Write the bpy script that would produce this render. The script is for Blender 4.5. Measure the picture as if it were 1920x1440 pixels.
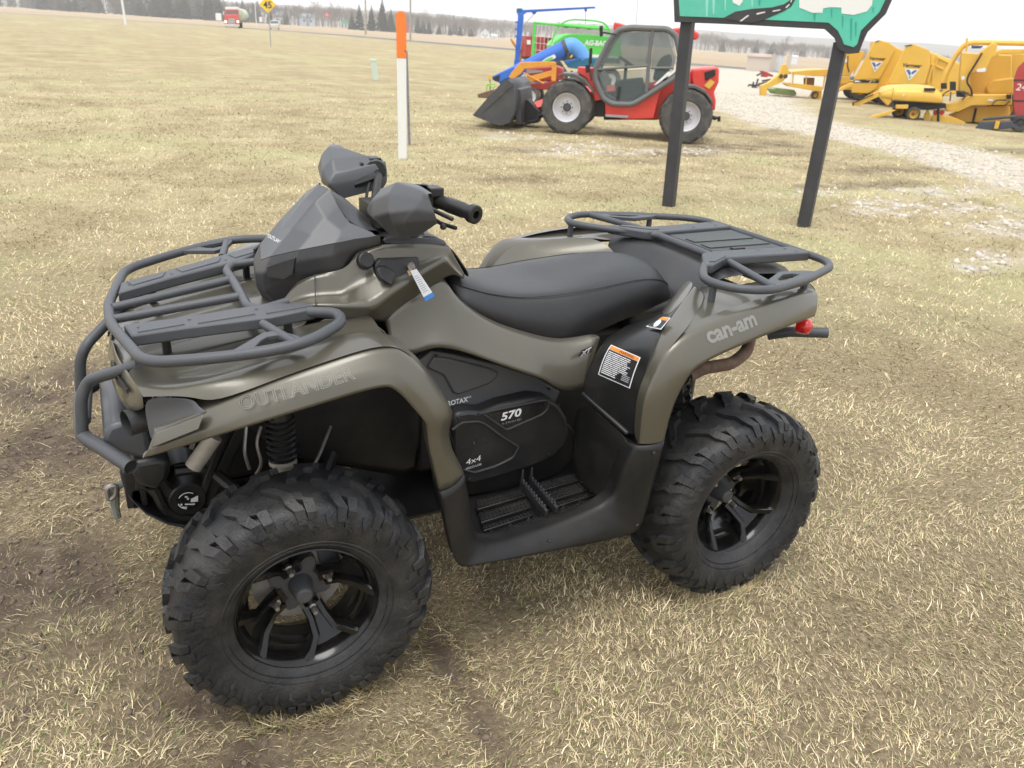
import bpy, bmesh, math, random
import numpy as np
from mathutils import Vector, Matrix, noise as mnoise
random.seed(7); rng = np.random.default_rng(7)
for o in list(bpy.data.objects): bpy.data.objects.remove(o)
S = bpy.context.scene
COL = S.collection
R = math.radians
PI = math.pi
# ------------------------------------------------------------------ camera
CAM_LOC = Vector((-0.3134, -2.0446, 1.5661))
YAW, PITCH, ROLL, FPX = 0.494900, 0.414386, 0.062564, 1479.12      # focal length in pixels of a 1920 px wide frame
fw = Vector((math.sin(YAW)*math.cos(PITCH), math.cos(YAW)*math.cos(PITCH), -math.sin(PITCH)))
r0 = Vector((math.cos(YAW), -math.sin(YAW), 0)); u0 = r0.cross(fw)
rt = r0*math.cos(ROLL) + u0*math.sin(ROLL); up = u0*math.cos(ROLL) - r0*math.sin(ROLL)
cd = bpy.data.cameras.new('camera'); cam = bpy.data.objects.new('camera', cd); COL.objects.link(cam)
cam.matrix_world = Matrix(((rt.x, up.x, -fw.x, CAM_LOC.x), (rt.y, up.y, -fw.y, CAM_LOC.y), (rt.z, up.z, -fw.z, CAM_LOC.z), (0, 0, 0, 1)))
cd.sensor_width = 36; cd.lens = FPX/1920*36; cd.clip_start = 0.05; cd.clip_end = 6000
cd.dof.use_dof = True; cd.dof.focus_distance = 2.15; cd.dof.aperture_fstop = 7.0
S.camera = cam
# ------------------------------------------------------------------ light: bright overcast
SUN_EL, SUN_AZ = R(72), R(228)
W = bpy.data.worlds.new('World'); S.world = W; W.use_nodes = True
nt = W.node_tree; nt.nodes.clear()
sky = nt.nodes.new('ShaderNodeTexSky'); sky.sky_type = 'NISHITA'; sky.sun_disc = False
sky.sun_elevation = SUN_EL; sky.sun_rotation = SUN_AZ; sky.dust_density = 6.0; sky.air_density = 1.4; sky.ozone_density = 1.0
hs = nt.nodes.new('ShaderNodeHueSaturation'); hs.inputs['Saturation'].default_value = 0.10
mixw = nt.nodes.new('ShaderNodeMix'); mixw.data_type = 'RGBA'; mixw.inputs[0].default_value = 0.6
mixw.inputs[7].default_value = (10.2, 10.6, 11.4, 1)
bg = nt.nodes.new('ShaderNodeBackground'); bg.inputs['Strength'].default_value = 0.125
wo = nt.nodes.new('ShaderNodeOutputWorld')
nt.links.new(sky.outputs[0], hs.inputs['Color']); nt.links.new(hs.outputs[0], mixw.inputs[6])
nt.links.new(mixw.outputs[2], bg.inputs['Color']); nt.links.new(bg.outputs[0], wo.inputs[0])
sd = bpy.data.lights.new('sun', 'SUN'); sd.energy = 1.2; sd.angle = R(30); sd.color = (1, 0.97, 0.92)
sun = bpy.data.objects.new('sun', sd); COL.objects.link(sun)
sun_from = Vector((-0.22, -0.20, 0.95)).normalized()
sun.rotation_euler = sun_from.to_track_quat('Z', 'Y').to_euler()
S.view_settings.view_transform = 'Standard'; S.view_settings.look = 'None'
S.view_settings.gamma = 1.0; S.view_settings.use_curve_mapping = False
S.view_settings.exposure = 0.52
S.cycles.volume_bounces = 3
# ------------------------------------------------------------------ survey: a sight line of the camera met with a plane
def ray(u, v): return fw + rt*((u-960)/FPX) - up*((v-720)/FPX)
def P(u, v, y): d = ray(u, v); return CAM_LOC + d*((y-CAM_LOC.y)/d.y)
def PX(u, v, x): d = ray(u, v); return CAM_LOC + d*((x-CAM_LOC.x)/d.x)
def PZ(u, v, z): d = ray(u, v); return CAM_LOC + d*((z-CAM_LOC.z)/d.z)
def G(u, v): return PZ(u, v, 0.0)
def PD(u, v, dist): d = ray(u, v); return CAM_LOC + d*(dist/math.hypot(d.x, d.y))
def HZ(p, u, v):                                                    # height of sight line (u,v) over the ground point p
    d = ray(u, v); k = math.hypot(p.x-CAM_LOC.x, p.y-CAM_LOC.y)/math.hypot(d.x, d.y); return CAM_LOC.z + d.z*k
# ------------------------------------------------------------------ materials
MATS = {}
def mat(name, col, rough=0.5, metal=0.0, coat=0.0, bump=0.0, bscale=60.0, var=0.0, vscale=6.0, spec=0.5, dirt=None, dscale=5.0, damt=0.5, trans=0.0, alpha=1.0, emit=0.0, flake=0.0):
    m = bpy.data.materials.new(name); m.use_nodes = True; MATS[name] = m
    t = m.node_tree; b = t.nodes['Principled BSDF']
    b.inputs['Roughness'].default_value = rough; b.inputs['Metallic'].default_value = metal
    b.inputs['Specular IOR Level'].default_value = spec
    b.inputs['Coat Weight'].default_value = coat; b.inputs['Coat Roughness'].default_value = 0.08
    b.inputs['Transmission Weight'].default_value = trans; b.inputs['Alpha'].default_value = alpha
    c4 = (*col, 1); b.inputs['Base Color'].default_value = c4
    if emit: b.inputs['Emission Color'].default_value = c4; b.inputs['Emission Strength'].default_value = emit
    tc = t.nodes.new('ShaderNodeTexCoord')
    src = None
    if var or flake:
        n = t.nodes.new('ShaderNodeTexNoise'); n.inputs['Scale'].default_value = vscale; n.inputs['Detail'].default_value = 6
        t.links.new(tc.outputs['Object'], n.inputs['Vector'])
        mr = t.nodes.new('ShaderNodeMapRange'); mr.inputs[1].default_value = 0.3; mr.inputs[2].default_value = 0.7
        mr.inputs[3].default_value = 1-var; mr.inputs[4].default_value = 1+var
        t.links.new(n.outputs[0], mr.inputs[0])
        mx = t.nodes.new('ShaderNodeMix'); mx.data_type = 'RGBA'; mx.blend_type = 'MULTIPLY'; mx.inputs[0].default_value = 1
        mx.inputs[6].default_value = c4; t.links.new(mr.outputs[0], mx.inputs[7]); src = mx.outputs[2]
    if dirt:
        n2 = t.nodes.new('ShaderNodeTexNoise'); n2.inputs['Scale'].default_value = dscale; n2.inputs['Detail'].default_value = 9; n2.inputs['Roughness'].default_value = 0.7
        t.links.new(tc.outputs['Object'], n2.inputs['Vector'])
        r2 = t.nodes.new('ShaderNodeMapRange'); r2.inputs[1].default_value = 0.42; r2.inputs[2].default_value = 0.72
        r2.inputs[3].default_value = 0; r2.inputs[4].default_value = damt
        t.links.new(n2.outputs[0], r2.inputs[0])
        m2 = t.nodes.new('ShaderNodeMix'); m2.data_type = 'RGBA'; t.links.new(r2.outputs[0], m2.inputs[0])
        if src: t.links.new(src, m2.inputs[6])
        else: m2.inputs[6].default_value = c4
        m2.inputs[7].default_value = (*dirt, 1); src = m2.outputs[2]
        rr = t.nodes.new('ShaderNodeMapRange'); rr.inputs[3].default_value = rough; rr.inputs[4].default_value = min(1, rough+0.45*damt+0.1)
        t.links.new(r2.outputs[0], rr.inputs[0]); t.links.new(rr.outputs[0], b.inputs['Roughness'])
    if src: t.links.new(src, b.inputs['Base Color'])
    if bump:
        n3 = t.nodes.new('ShaderNodeTexNoise'); n3.inputs['Scale'].default_value = bscale; n3.inputs['Detail'].default_value = 4
        t.links.new(tc.outputs['Object'], n3.inputs['Vector'])
        bp = t.nodes.new('ShaderNodeBump'); bp.inputs['Strength'].default_value = bump; bp.inputs['Distance'].default_value = 0.02
        t.links.new(n3.outputs[0], bp.inputs['Height']); t.links.new(bp.outputs[0], b.inputs['Normal'])
    return m
# ------------------------------------------------------------------ mesh helpers
def lerp(a, b, t): return a + (b-a)*t
def V(*a): return Vector(a)
def fillet(pts, r, n=5, closed=False):
    pts = [Vector(p) for p in pts]
    if r <= 0 or len(pts) < 3: return pts
    out = []; N = len(pts)
    for i, p in enumerate(pts):
        if not closed and i in (0, N-1): out.append(p); continue
        a = pts[i-1]; b = pts[(i+1) % N]
        da = (a-p); db = (b-p); d = min(r, da.length*0.48, db.length*0.48)
        if d < 1e-5: out.append(p); continue
        p0 = p + da.normalized()*d; p1 = p + db.normalized()*d
        for k in range(n+1):
            t = k/n; out.append(p0*(1-t)**2 + p*2*t*(1-t) + p1*t*t)
    return out
class MB:
    def __init__(s): s.v = []; s.f = []; s.c = {}
    def add(s, vs, fs):
        o = len(s.v); s.v += [Vector(v) for v in vs]; s.f += [tuple(i+o for i in f) for f in fs]; return o
    def grid(s, rows, crow=(), ccol=(), cval=0.85, closed=False, ring=False):
        n = len(rows[0]); m = len(rows); o = len(s.v)
        for r in rows: s.v += [Vector(p) for p in r]
        for i in range(m if ring else m-1):
            i2 = (i+1) % m
            for j in range(n if closed else n-1):
                j2 = (j+1) % n
                s.f.append((o+i*n+j, o+i*n+j2, o+i2*n+j2, o+i2*n+j))
        cv = lambda k, d: d[k] if isinstance(d, dict) else cval
        for i in crow:
            for j in range(n if closed else n-1): a, b = o+(i % m)*n+j, o+(i % m)*n+(j+1) % n; s.c[(min(a, b), max(a, b))] = cv(i, crow)
        for j in ccol:
            jj = j % n
            for i in range(m-1): a, b = o+i*n+jj, o+(i+1)*n+jj; s.c[(a, b)] = cv(j, ccol)
        return s
    def tube(s, pts, r, n=10, fil=0.0, closed=False, caps=True, fn=5, open_end=0.0):
        pts = fillet(pts, fil, fn, closed); N = len(pts); o = len(s.v)
        rad = r if callable(r) else (lambda t: r)
        T = []
        for i in range(N):
            a = pts[(i-1) % N] if (closed or i > 0) else pts[i]; b = pts[(i+1) % N] if (closed or i < N-1) else pts[i]
            T.append((b-a).normalized())
        ref = Vector((0, 0, 1)) if abs(T[0].z) < 0.9 else Vector((1, 0, 0))
        nrm = (ref - T[0]*ref.dot(T[0])).normalized()
        for i in range(N):
            if i: nrm = (nrm - T[i]*nrm.dot(T[i])).normalized()
            bn = T[i].cross(nrm); q = rad(i/(N-1) if N > 1 else 0)
            for k in range(n):
                a = 2*PI*k/n; s.v.append(pts[i] + nrm*(q*math.cos(a)) + bn*(q*math.sin(a)))
        for i in range(N if closed else N-1):
            i2 = (i+1) % N
            for k in range(n): s.f.append((o+i*n+k, o+i*n+(k+1) % n, o+i2*n+(k+1) % n, o+i2*n+k))
        if not closed and caps:
            s.f.append(tuple(o+k for k in range(n))[::-1]); s.f.append(tuple(o+(N-1)*n+k for k in range(n)))
        return s
    def box(s, c, d, M=None, taper=None):
        c = Vector(c); x, y, z = d[0]/2, d[1]/2, d[2]/2; tp = taper or 1
        vs = [Vector((sx*x*(tp if sz > 0 else 1), sy*y*(tp if sz > 0 else 1), sz*z)) for sz in (-1, 1) for sy in (-1, 1) for sx in (-1, 1)]
        if M is not None: vs = [M @ v for v in vs]
        s.add([v+c for v in vs], [(0, 2, 3, 1), (4, 5, 7, 6), (0, 1, 5, 4), (2, 6, 7, 3), (0, 4, 6, 2), (1, 3, 7, 5)]); return s
    def bar(s, a, b, w, h=None, upv=(0, 0, 1)):
        a = Vector(a); b = Vector(b); h = h or w; t = (b-a).normalized(); upv = Vector(upv)
        if abs(t.dot(upv)) > 0.97: upv = Vector((1, 0, 0))
        sd = t.cross(upv).normalized(); u = sd.cross(t)
        vs = [p + sd*(sx*w/2) + u*(sz*h/2) for p in (a, b) for sx, sz in ((-1, -1), (1, -1), (1, 1), (-1, 1))]
        s.add(vs, [(0, 1, 2, 3), (7, 6, 5, 4), (0, 4, 5, 1), (1, 5, 6, 2), (2, 6, 7, 3), (3, 7, 4, 0)]); return s
    def prism(s, poly, off, cap2=True):
        n = len(poly); off = Vector(off); A = [Vector(p) for p in poly]
        s.add(A + [p+off for p in A], ([tuple(range(n))[::-1]]) + ([tuple(range(n, 2*n))] if cap2 else []) + [(i, (i+1) % n, n+(i+1) % n, n+i) for i in range(n)]); return s
    def lathe(s, prof, org, axis, n=32, closed=False):
        ax = Vector(axis).normalized(); ref = Vector((0, 0, 1)) if abs(ax.z) < 0.9 else Vector((1, 0, 0))
        e1 = (ref-ax*ref.dot(ax)).normalized(); e2 = ax.cross(e1); org = Vector(org); o = len(s.v); m = len(prof)
        for k in range(n):
            a = 2*PI*k/n; d = e1*math.cos(a) + e2*math.sin(a)
            for h, r in prof: s.v.append(org + ax*h + d*r)
        for k in range(n):
            k2 = (k+1) % n
            for j in range(m if closed else m-1):
                j2 = (j+1) % m; s.f.append((o+k*m+j, o+k2*m+j, o+k2*m+j2, o+k*m+j2))
        return s
    def mirrored(s):
        q = MB(); q.v = [Vector((p.x, -p.y, p.z)) for p in s.v]; q.f = [f[::-1] for f in s.f]; q.c = dict(s.c); return q
    def mesh(s, name, m, smooth=True, angle=38):
        me = bpy.data.meshes.new(name); me.from_pydata([tuple(p) for p in s.v], [], s.f); me.validate(clean_customdata=False)
        if m is not None: me.materials.append(m if not isinstance(m, str) else MATS[m])
        if s.c:
            at = me.attributes.new('crease_edge', 'FLOAT', 'EDGE')
            for e in me.edges:
                k = (min(e.vertices), max(e.vertices))
                if k in s.c: at.data[e.index].value = s.c[k]
        bm = bmesh.new(); bm.from_mesh(me); bmesh.ops.recalc_face_normals(bm, faces=bm.faces); bm.to_mesh(me); bm.free()
        if smooth:
            me.shade_smooth()
            if angle: me.set_sharp_from_angle(angle=R(angle))
        return me
    def build(s, name, m, parent=None, sub=0, solid=0, bev=0, smooth=True, angle=38, soff=-1, label=None, bang=30, wn=False):
        me = s.mesh(name, m, smooth, None if sub else angle)
        o = bpy.data.objects.new(name, me); COL.objects.link(o)
        if solid:
            md = o.modifiers.new('solid', 'SOLIDIFY'); md.thickness = solid; md.offset = soff
        if bev:
            md = o.modifiers.new('bevel', 'BEVEL'); md.width = bev; md.segments = 2; md.limit_method = 'ANGLE'; md.angle_limit = R(bang)
            md.harden_normals = False
        if sub:
            md = o.modifiers.new('sub', 'SUBSURF'); md.levels = sub; md.render_levels = sub
        if wn: md = o.modifiers.new('wn', 'WEIGHTED_NORMAL'); md.keep_sharp = False
        setpar(o, parent)
        if label: o['label'] = label
        return o
    def both(s, name, m, parent=None, **k):
        a = s.build(name, m, parent, **k); b = s.mirrored().build(name, m, parent, **k); return a, b
def setpar(o, parent):
    if parent is not None:
        o.parent = parent
        if parent.get('_world'): o.matrix_parent_inverse = parent.matrix_world.inverted() if parent.type != 'EMPTY' else Matrix.Translation(-Vector(parent.location))
        # children of mesh parts share the part's own frame
def thing(name, label, cat, loc=(0, 0, 0), rz=0.0, group=None, world=False):
    o = bpy.data.objects.new(name, None); COL.objects.link(o); o.location = loc; o.rotation_euler = (0, 0, rz); o.empty_display_size = 0.2
    o['label'] = label; o['category'] = cat
    if group: o['group'] = group
    if world: o['_world'] = 1
    return o
def tag(o, label, cat, group=None):
    o['label'] = label; o['category'] = cat
    if group: o['group'] = group
    return o
def kind(o, k): o['kind'] = k; return o
def subpar(o, part):                                                # o becomes a sub-part of a mesh part in the same frame
    o.parent = part; o.matrix_parent_inverse = Matrix.Identity(4); return o
def text(name, s, org, right, upv, size, m, parent=None, thick=0.0008, align='LEFT', shear=0.0, sx=1.0, bold=0.0, outline=0.0):
    cu = bpy.data.curves.new(name, 'FONT'); cu.body = s; cu.size = 1; cu.align_x = align; cu.shear = shear; cu.offset = bold
    if outline:
        cu.fill_mode = 'NONE'; cu.bevel_depth = outline
    cu.resolution_u = 3
    ob = bpy.data.objects.new(name, cu); COL.objects.link(ob)
    dg = bpy.context.evaluated_depsgraph_get(); me = bpy.data.meshes.new_from_object(ob.evaluated_get(dg)); bpy.data.objects.remove(ob)
    r = Vector(right).normalized(); u = Vector(upv); u = (u - r*u.dot(r)).normalized(); n = r.cross(u)
    k = size
    M = Matrix(((r.x*k*sx, u.x*k, n.x*k, org[0]), (r.y*k*sx, u.y*k, n.y*k, org[1]), (r.z*k*sx, u.z*k, n.z*k, org[2]), (0, 0, 0, 1)))
    me.transform(M); me.materials.clear(); me.materials.append(MATS[m] if isinstance(m, str) else m)
    o = bpy.data.objects.new(name, me); COL.objects.link(o); setpar(o, parent); return o
def drape(o, target, n, off=0.0):                                   # lay a flat decal mesh onto the real surface of a panel
    from mathutils.bvhtree import BVHTree
    bpy.context.view_layer.update(); bvh = BVHTree.FromObject(target, bpy.context.evaluated_depsgraph_get()); n = Vector(n).normalized()
    me = o.data; base = min(v.co.dot(n) for v in me.vertices)
    for v in me.vertices:
        h = bvh.ray_cast(v.co + n*0.08, -n, 0.2)
        if h[0] is not None: v.co = h[0] + n*(off + v.co.dot(n) - base if off >= 0 else -off)
    me.update(); return o
def copy_tree(o, parent=None):
    c = o.copy(); COL.objects.link(c)
    if parent is not None: c.parent = parent
    for ch in list(o.children): copy_tree(ch, c)
    return c
# ================================================================== ground sheet, gravel and grass
def vnoise(x, y, seed=0):
    x = np.asarray(x, float); y = np.asarray(y, float); xi = np.floor(x).astype(np.int64); yi = np.floor(y).astype(np.int64); xf = x-xi; yf = y-yi
    def h(a, b):
        n = (a*374761393 + b*668265263 + seed*2147483647) & 0xffffffff; n = ((n ^ (n >> 13))*1274126177) & 0xffffffff; return ((n ^ (n >> 16)) & 0xffff)/65535.0
    u = xf*xf*(3-2*xf); v = yf*yf*(3-2*yf)
    return (h(xi, yi)*(1-u)+h(xi+1, yi)*u)*(1-v)+(h(xi, yi+1)*(1-u)+h(xi+1, yi+1)*u)*v
def fbm(x, y, seed=0, oct=4):
    s = 0; a = .5; t = 0
    for k in range(oct): s = s+a*vnoise(x*2**k, y*2**k, seed+k); t += a; a *= .5
    return s/t
def sstep(a, b, x): t = np.clip((x-a)/(b-a), 0, 1); return t*t*(3-2*t)
def segdist(x, y, poly):
    d = np.full(np.shape(x), 1e9)
    for (ax, ay), (bx_, by_) in zip(poly, poly[1:]):
        dx, dy = bx_-ax, by_-ay; t = np.clip(((x-ax)*dx+(y-ay)*dy)/(dx*dx+dy*dy), 0, 1); d = np.minimum(d, np.hypot(x-ax-t*dx, y-ay-t*dy))
    return d
DRIVE = [(11.5, 2.0), (13.4, 6.0), (14.4, 8.6), (14.8, 11.5), (16.8, 15.5), (20.5, 21.0), (28, 30), (42, 44), (60, 62)]
ROAD = [(75, -40), (62, 40), (52, 90), (47.5, 120), (42, 160), (30, 182), (0, 203), (-80, 235), (-260, 290)]
MUDS = [(-1.0, .9, .5, .7), (-.95, .1, .35, .5), (-.62, 1.0, .55, .42), (-.66, .35, .40, .30), (-.45, .15, .26, .22), (-.55, 1.75, .5, .4), (-.75, -.05, .3, .25), (-.34, -.12, .22, .16), (-.12, -.42, .30, .10), (.36, -.50, .05, .22), (.37, -.76, .06, .2), (-.28, -.62, .3, .1),
        (9.6, 9.1, 1.6, .5), (8.2, 8.4, 1.6, .35), (10.4, 8.2, 1.2, .3), (6.6, 11.3, 1.2, .4), (11.2, 9.4, 1.2, .5), (10.5, 6.6, 1.4, .35), (6.6, 7.6, 1.0, .25), (16.8, 8.3, 1.4, .5), (4.2, 6.6, .8, .3), (5.6, 8.9, 1.0, .35), (9.0, 5.4, 1.5, .3), (.15, 1.0, .35, .2), (12.5, 11.3, 1.5, .5)]
GRAV = [(g[0], g[1], g[2]*1.35, g[3]*2.0) for g in [(6.1, 10.4, .55, .22), (6.3, 9.0, .6, .2), (7.0, 9.3, .5, .2), (7.4, 8.6, .6, .18), (8.7, 8.6, .7, .18), (6.0, 8.5, .5, .18), (7.7, 5.0, .55, .16), (8.3, 4.3, .65, .22), (8.9, 3.9, .8, .22), (7.7, 4.0, .5, .15), (8.1, 2.9, .6, .2), (9.2, 3.2, .8, .25), (6.9, 2.2, .45, .12), (7.3, 1.75, .5, .15), (6.3, 1.95, .3, .1), (9.8, 4.8, 1.0, .25)]]
def blobs(x, y, L, seed):
    m = np.zeros(np.shape(x)); w = (fbm(x*3.1, y*3.1, seed)-.5)*1.5
    for cx, cy, rx, ry in L: m = np.maximum(m, sstep(1.25, .35, np.hypot((x-cx)/rx, (y-cy)/ry)+w))
    return m
def m_mud(x, y): return np.clip(blobs(x, y, MUDS, 3)*(.45+.55*sstep(.35, .6, fbm(x*6, y*6, 9)))*np.where(x > 3, .62, 1.0), 0, 1)
def m_grav(x, y):
    d = segdist(x, y, DRIVE); far = np.hypot(x, y); w = 1.35+sstep(20, 60, far)*4
    g = sstep(w+.35, w-.45, d+(fbm(x*1.3, y*1.3, 11)-.5)*1.1); lot = sstep(13, 8, np.hypot((x-36-.7*(y-36))*1.2, (y-40)/1.6))*.9
    return np.clip(np.maximum(np.maximum(g, lot), blobs(x, y, GRAV, 5)*.75*sstep(.30, .62, fbm(x*5, y*5, 15))), 0, 1)
def m_green(x, y): return np.clip(sstep(.52, .80, fbm(x*.55+3, y*.8, 21))*(.35+.65*fbm(x*4, y*4, 22)), 0, 1)
def m_field(x, y): d = segdist(x, y, ROAD); left = (x < np.interp(y, [p[1] for p in ROAD], [p[0] for p in ROAD])) & (y < 205-.4*x*0); far = np.where(y > 200, 1.0, np.where(x > np.interp(y, [-40, 40, 90, 120, 160, 182, 203], [75, 62, 52, 47.5, 42, 30, 0]), 1.0, 0.0)); return far
def gz_(x, y):
    r = np.hypot(x+.31, y+2.04); a = np.clip((r-1.0)/6, 0, 1)
    z = (fbm(x*.35, y*.35, 41, 3)-.5)*.10*np.clip((r-5)/15, 0, 1) + (fbm(x*2.2, y*2.2, 42, 3)-.5)*.022*(.35+.65*m_mud(x, y)) - .012*m_mud(x, y)
    z = z*np.clip((60-r)/30, 0, 1)
    return z - .004
def axis(c, fine, near, far, grow=1.13):
    L = [c]; s = fine
    while L[-1] < far:
        if L[-1]-c > near: s *= grow
        L.append(L[-1]+s)
    M_ = [c]; s = fine
    while M_[-1] > -far:
        if c-M_[-1] > near: s *= grow
        M_.append(M_[-1]-s)
    return np.array(sorted(set(M_+L)))
gx = axis(4.5, .09, 7.5, 3500); gy = axis(4.0, .09, 7.5, 3500)
X, Y = np.meshgrid(gx, gy, indexing='ij'); Zg = gz_(X, Y)
nx, ny = X.shape
gm = bpy.data.meshes.new('ground'); vv = np.stack([X, Y, Zg], -1).reshape(-1, 3)
idx = np.arange(nx*ny).reshape(nx, ny); q = np.stack([idx[:-1, :-1], idx[1:, :-1], idx[1:, 1:], idx[:-1, 1:]], -1).reshape(-1, 4)
gm.vertices.add(len(vv)); gm.vertices.foreach_set('co', vv.ravel()); gm.loops.add(q.size); gm.loops.foreach_set('vertex_index', q.ravel().astype(np.int32))
gm.polygons.add(len(q)); gm.polygons.foreach_set('loop_start', np.arange(0, q.size, 4, dtype=np.int32)); gm.update(calc_edges=True)
gm.shade_smooth()
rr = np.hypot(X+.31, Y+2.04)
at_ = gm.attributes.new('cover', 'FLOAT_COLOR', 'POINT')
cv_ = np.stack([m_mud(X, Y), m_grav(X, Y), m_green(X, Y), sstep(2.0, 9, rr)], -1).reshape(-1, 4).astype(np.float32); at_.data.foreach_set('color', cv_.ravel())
at2 = gm.attributes.new('field', 'FLOAT', 'POINT'); at2.data.foreach_set('value', m_field(X, Y).ravel().astype(np.float32))
def ground_material():
    m = bpy.data.materials.new('dry_lawn'); m.use_nodes = True; t = m.node_tree; b = t.nodes['Principled BSDF']; b.inputs['Roughness'].default_value = .95; b.inputs['Specular IOR Level'].default_value = .15
    N = t.nodes.new; L = t.links.new
    geo = N('ShaderNodeNewGeometry'); a = N('ShaderNodeAttribute'); a.attribute_name = 'cover'; sp = N('ShaderNodeSeparateColor'); L(a.outputs['Color'], sp.inputs[0])
    af = N('ShaderNodeAttribute'); af.attribute_name = 'field'
    def noise(sc, det=6, rough=.6, vec=None):
        n = N('ShaderNodeTexNoise'); n.inputs['Scale'].default_value = sc; n.inputs['Detail'].default_value = det; n.inputs['Roughness'].default_value = rough; L(vec or geo.outputs['Position'], n.inputs['Vector']); return n.outputs[0]
    def ramp(src, stops):
        r = N('ShaderNodeValToRGB'); e = r.color_ramp.elements
        while len(e) < len(stops): e.new(.5)
        for k, (p, c) in enumerate(stops): e[k].position = p; e[k].color = (*c, 1)
        L(src, r.inputs[0]); return r.outputs[0]
    def mix(f, a_, b_, bt='MIX'):
        x = N('ShaderNodeMix'); x.data_type = 'RGBA'; x.blend_type = bt
        if isinstance(f, float): x.inputs[0].default_value = f
        else: L(f, x.inputs[0])
        for s_, i in ((a_, 6), (b_, 7)):
            if isinstance(s_, tuple): x.inputs[i].default_value = (*s_, 1)
            else: L(s_, x.inputs[i])
        return x.outputs[2]
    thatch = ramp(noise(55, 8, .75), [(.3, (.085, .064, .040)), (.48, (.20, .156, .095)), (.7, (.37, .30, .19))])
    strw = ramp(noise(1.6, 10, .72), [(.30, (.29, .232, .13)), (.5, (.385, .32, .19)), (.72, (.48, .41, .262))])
    pat = ramp(noise(.55, 6, .65), [(.32, (.80, .78, .74)), (.68, (1.14, 1.14, 1.14))]); strw = mix(1.0, strw, pat, 'MULTIPLY'); fine = ramp(noise(26, 8, .8), [(.3, (.66, .66, .66)), (.7, (1.22, 1.22, 1.2))]); strw = mix(1.0, strw, fine, 'MULTIPLY')
    grn = ramp(noise(9, 6, .7), [(.3, (.34, .32, .165)), (.7, (.45, .42, .235))])
    strw = mix(sp.outputs[2], strw, grn)
    base = mix(a.outputs['Alpha'], thatch, strw)  # thatch to straw with distance; the paling also paints haze and lessened self-shade
    mud = ramp(noise(14, 10, .75), [(.3, (.058, .041, .030)), (.55, (.118, .087, .064)), (.75, (.24, .19, .142))])
    base = mix(sp.outputs[0], base, mud)
    gv = N('ShaderNodeTexVoronoi'); gv.inputs['Scale'].default_value = 28; L(geo.outputs['Position'], gv.inputs['Vector'])
    gcol = ramp(noise(7, 8, .75), [(.3, (.36, .31, .24)), (.5, (.50, .445, .36)), (.7, (.62, .565, .475))])
    gcol = mix(.35, gcol, gv.outputs['Color'], 'SOFT_LIGHT')
    base = mix(sp.outputs[1], base, gcol)
    fld = ramp(noise(.03, 8, .7), [(.3, (.33, .255, .17)), (.7, (.44, .35, .235))])
    base = mix(af.outputs['Fac'], base, fld)
    L(base, b.inputs['Base Color'])
    bp = N('ShaderNodeBump'); bp.inputs['Strength'].default_value = .8; bp.inputs['Distance'].default_value = .02; L(noise(40, 6, .7), bp.inputs['Height']); L(bp.outputs[0], b.inputs['Normal'])
    return m
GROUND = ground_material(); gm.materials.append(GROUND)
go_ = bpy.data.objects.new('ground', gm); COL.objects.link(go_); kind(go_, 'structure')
# asphalt highway with its painted edge
ROADM = mat('asphalt', (.13, .125, .12), .85, bump=.1, bscale=3, var=.1, vscale=.3); PAINT = mat('road_paint', (.7, .7, .66), .7)
def ribbon(poly, off, w, z):
    P_ = fillet([V(a, b, 0) for a, b in poly], 25, 8); rows = []
    for i, p in enumerate(P_):
        t = (P_[min(i+1, len(P_)-1)]-P_[max(i-1, 0)]).normalized(); n = V(-t.y, t.x, 0); rows.append([p+n*(off-w/2)+V(0, 0, z), p+n*(off+w/2)+V(0, 0, z)])
    return MB().grid(rows)
rdo = kind(ribbon(ROAD, 0, 9.0, .01).build('road', ROADM), 'structure')
for off in (-3.9, 3.9): kind(ribbon(ROAD, off, .16, .018).build('edge_line', PAINT, rdo), 'structure')

# ---- grass blades: one mass nobody could count
def scatter(n, r0, r1, flat, th0, th1):
    u = rng.random(n); A0 = (flat**2-r0**2)/2; A1 = flat**2*math.log(r1/flat); k = u*(A0+A1)
    r = np.where(k < A0, np.sqrt(np.maximum(r0**2+2*k, 0)), flat*np.exp((k-A0)/flat**2)); th = th0+(th1-th0)*rng.random(n)
    return CAM_LOC.x+r*np.sin(th), CAM_LOC.y+r*np.cos(th), r
NB = 800000
bx_, by_, br = scatter(NB, .75, 28, 2.4, YAW-R(50), YAW+R(52))
cov = np.maximum(m_mud(bx_, by_)*.66, m_grav(bx_, by_)*.985)
tuft = fbm(bx_*9, by_*9, 61, 3)
keep = (rng.random(NB) > np.maximum(cov, .45*sstep(.5, .25, tuft))) & (rng.random(NB) < 1-.93*sstep(11, 27, br)); bx_, by_, br, tuft = bx_[keep], by_[keep], br[keep], tuft[keep]
ex, ey = [], []                                                     # blades pushed up round the four tyres
for wx, wy in ((0, -.4534), (0, .4534), (1.295, -.4866), (1.295, .4866)):
    a = rng.random(2600)*6.283; k_ = 1+.30*rng.random(2600); ex.append(wx+np.cos(a)*.135*k_); ey.append(wy+np.sign(np.sin(a))*np.abs(np.sin(a))**.6*.105*k_)
ex = np.concatenate(ex); ey = np.concatenate(ey); nE = len(ex)
bx_ = np.concatenate([bx_, ex]); by_ = np.concatenate([by_, ey]); br = np.concatenate([br, np.full(nE, 2.0)]); tuft = np.concatenate([tuft, np.full(nE, .6)]); n = len(bx_)
grn = m_green(bx_, by_); bz_ = gz_(bx_, by_)-.003
sc_ = np.clip(br/2.4, 1, 20)
ln_ = (.010+.030*rng.random(n)**1.8)*(.75+.5*tuft)*sc_**.25; wd_ = (.0010+.0026*rng.random(n)**2.2)*sc_**.76
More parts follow.
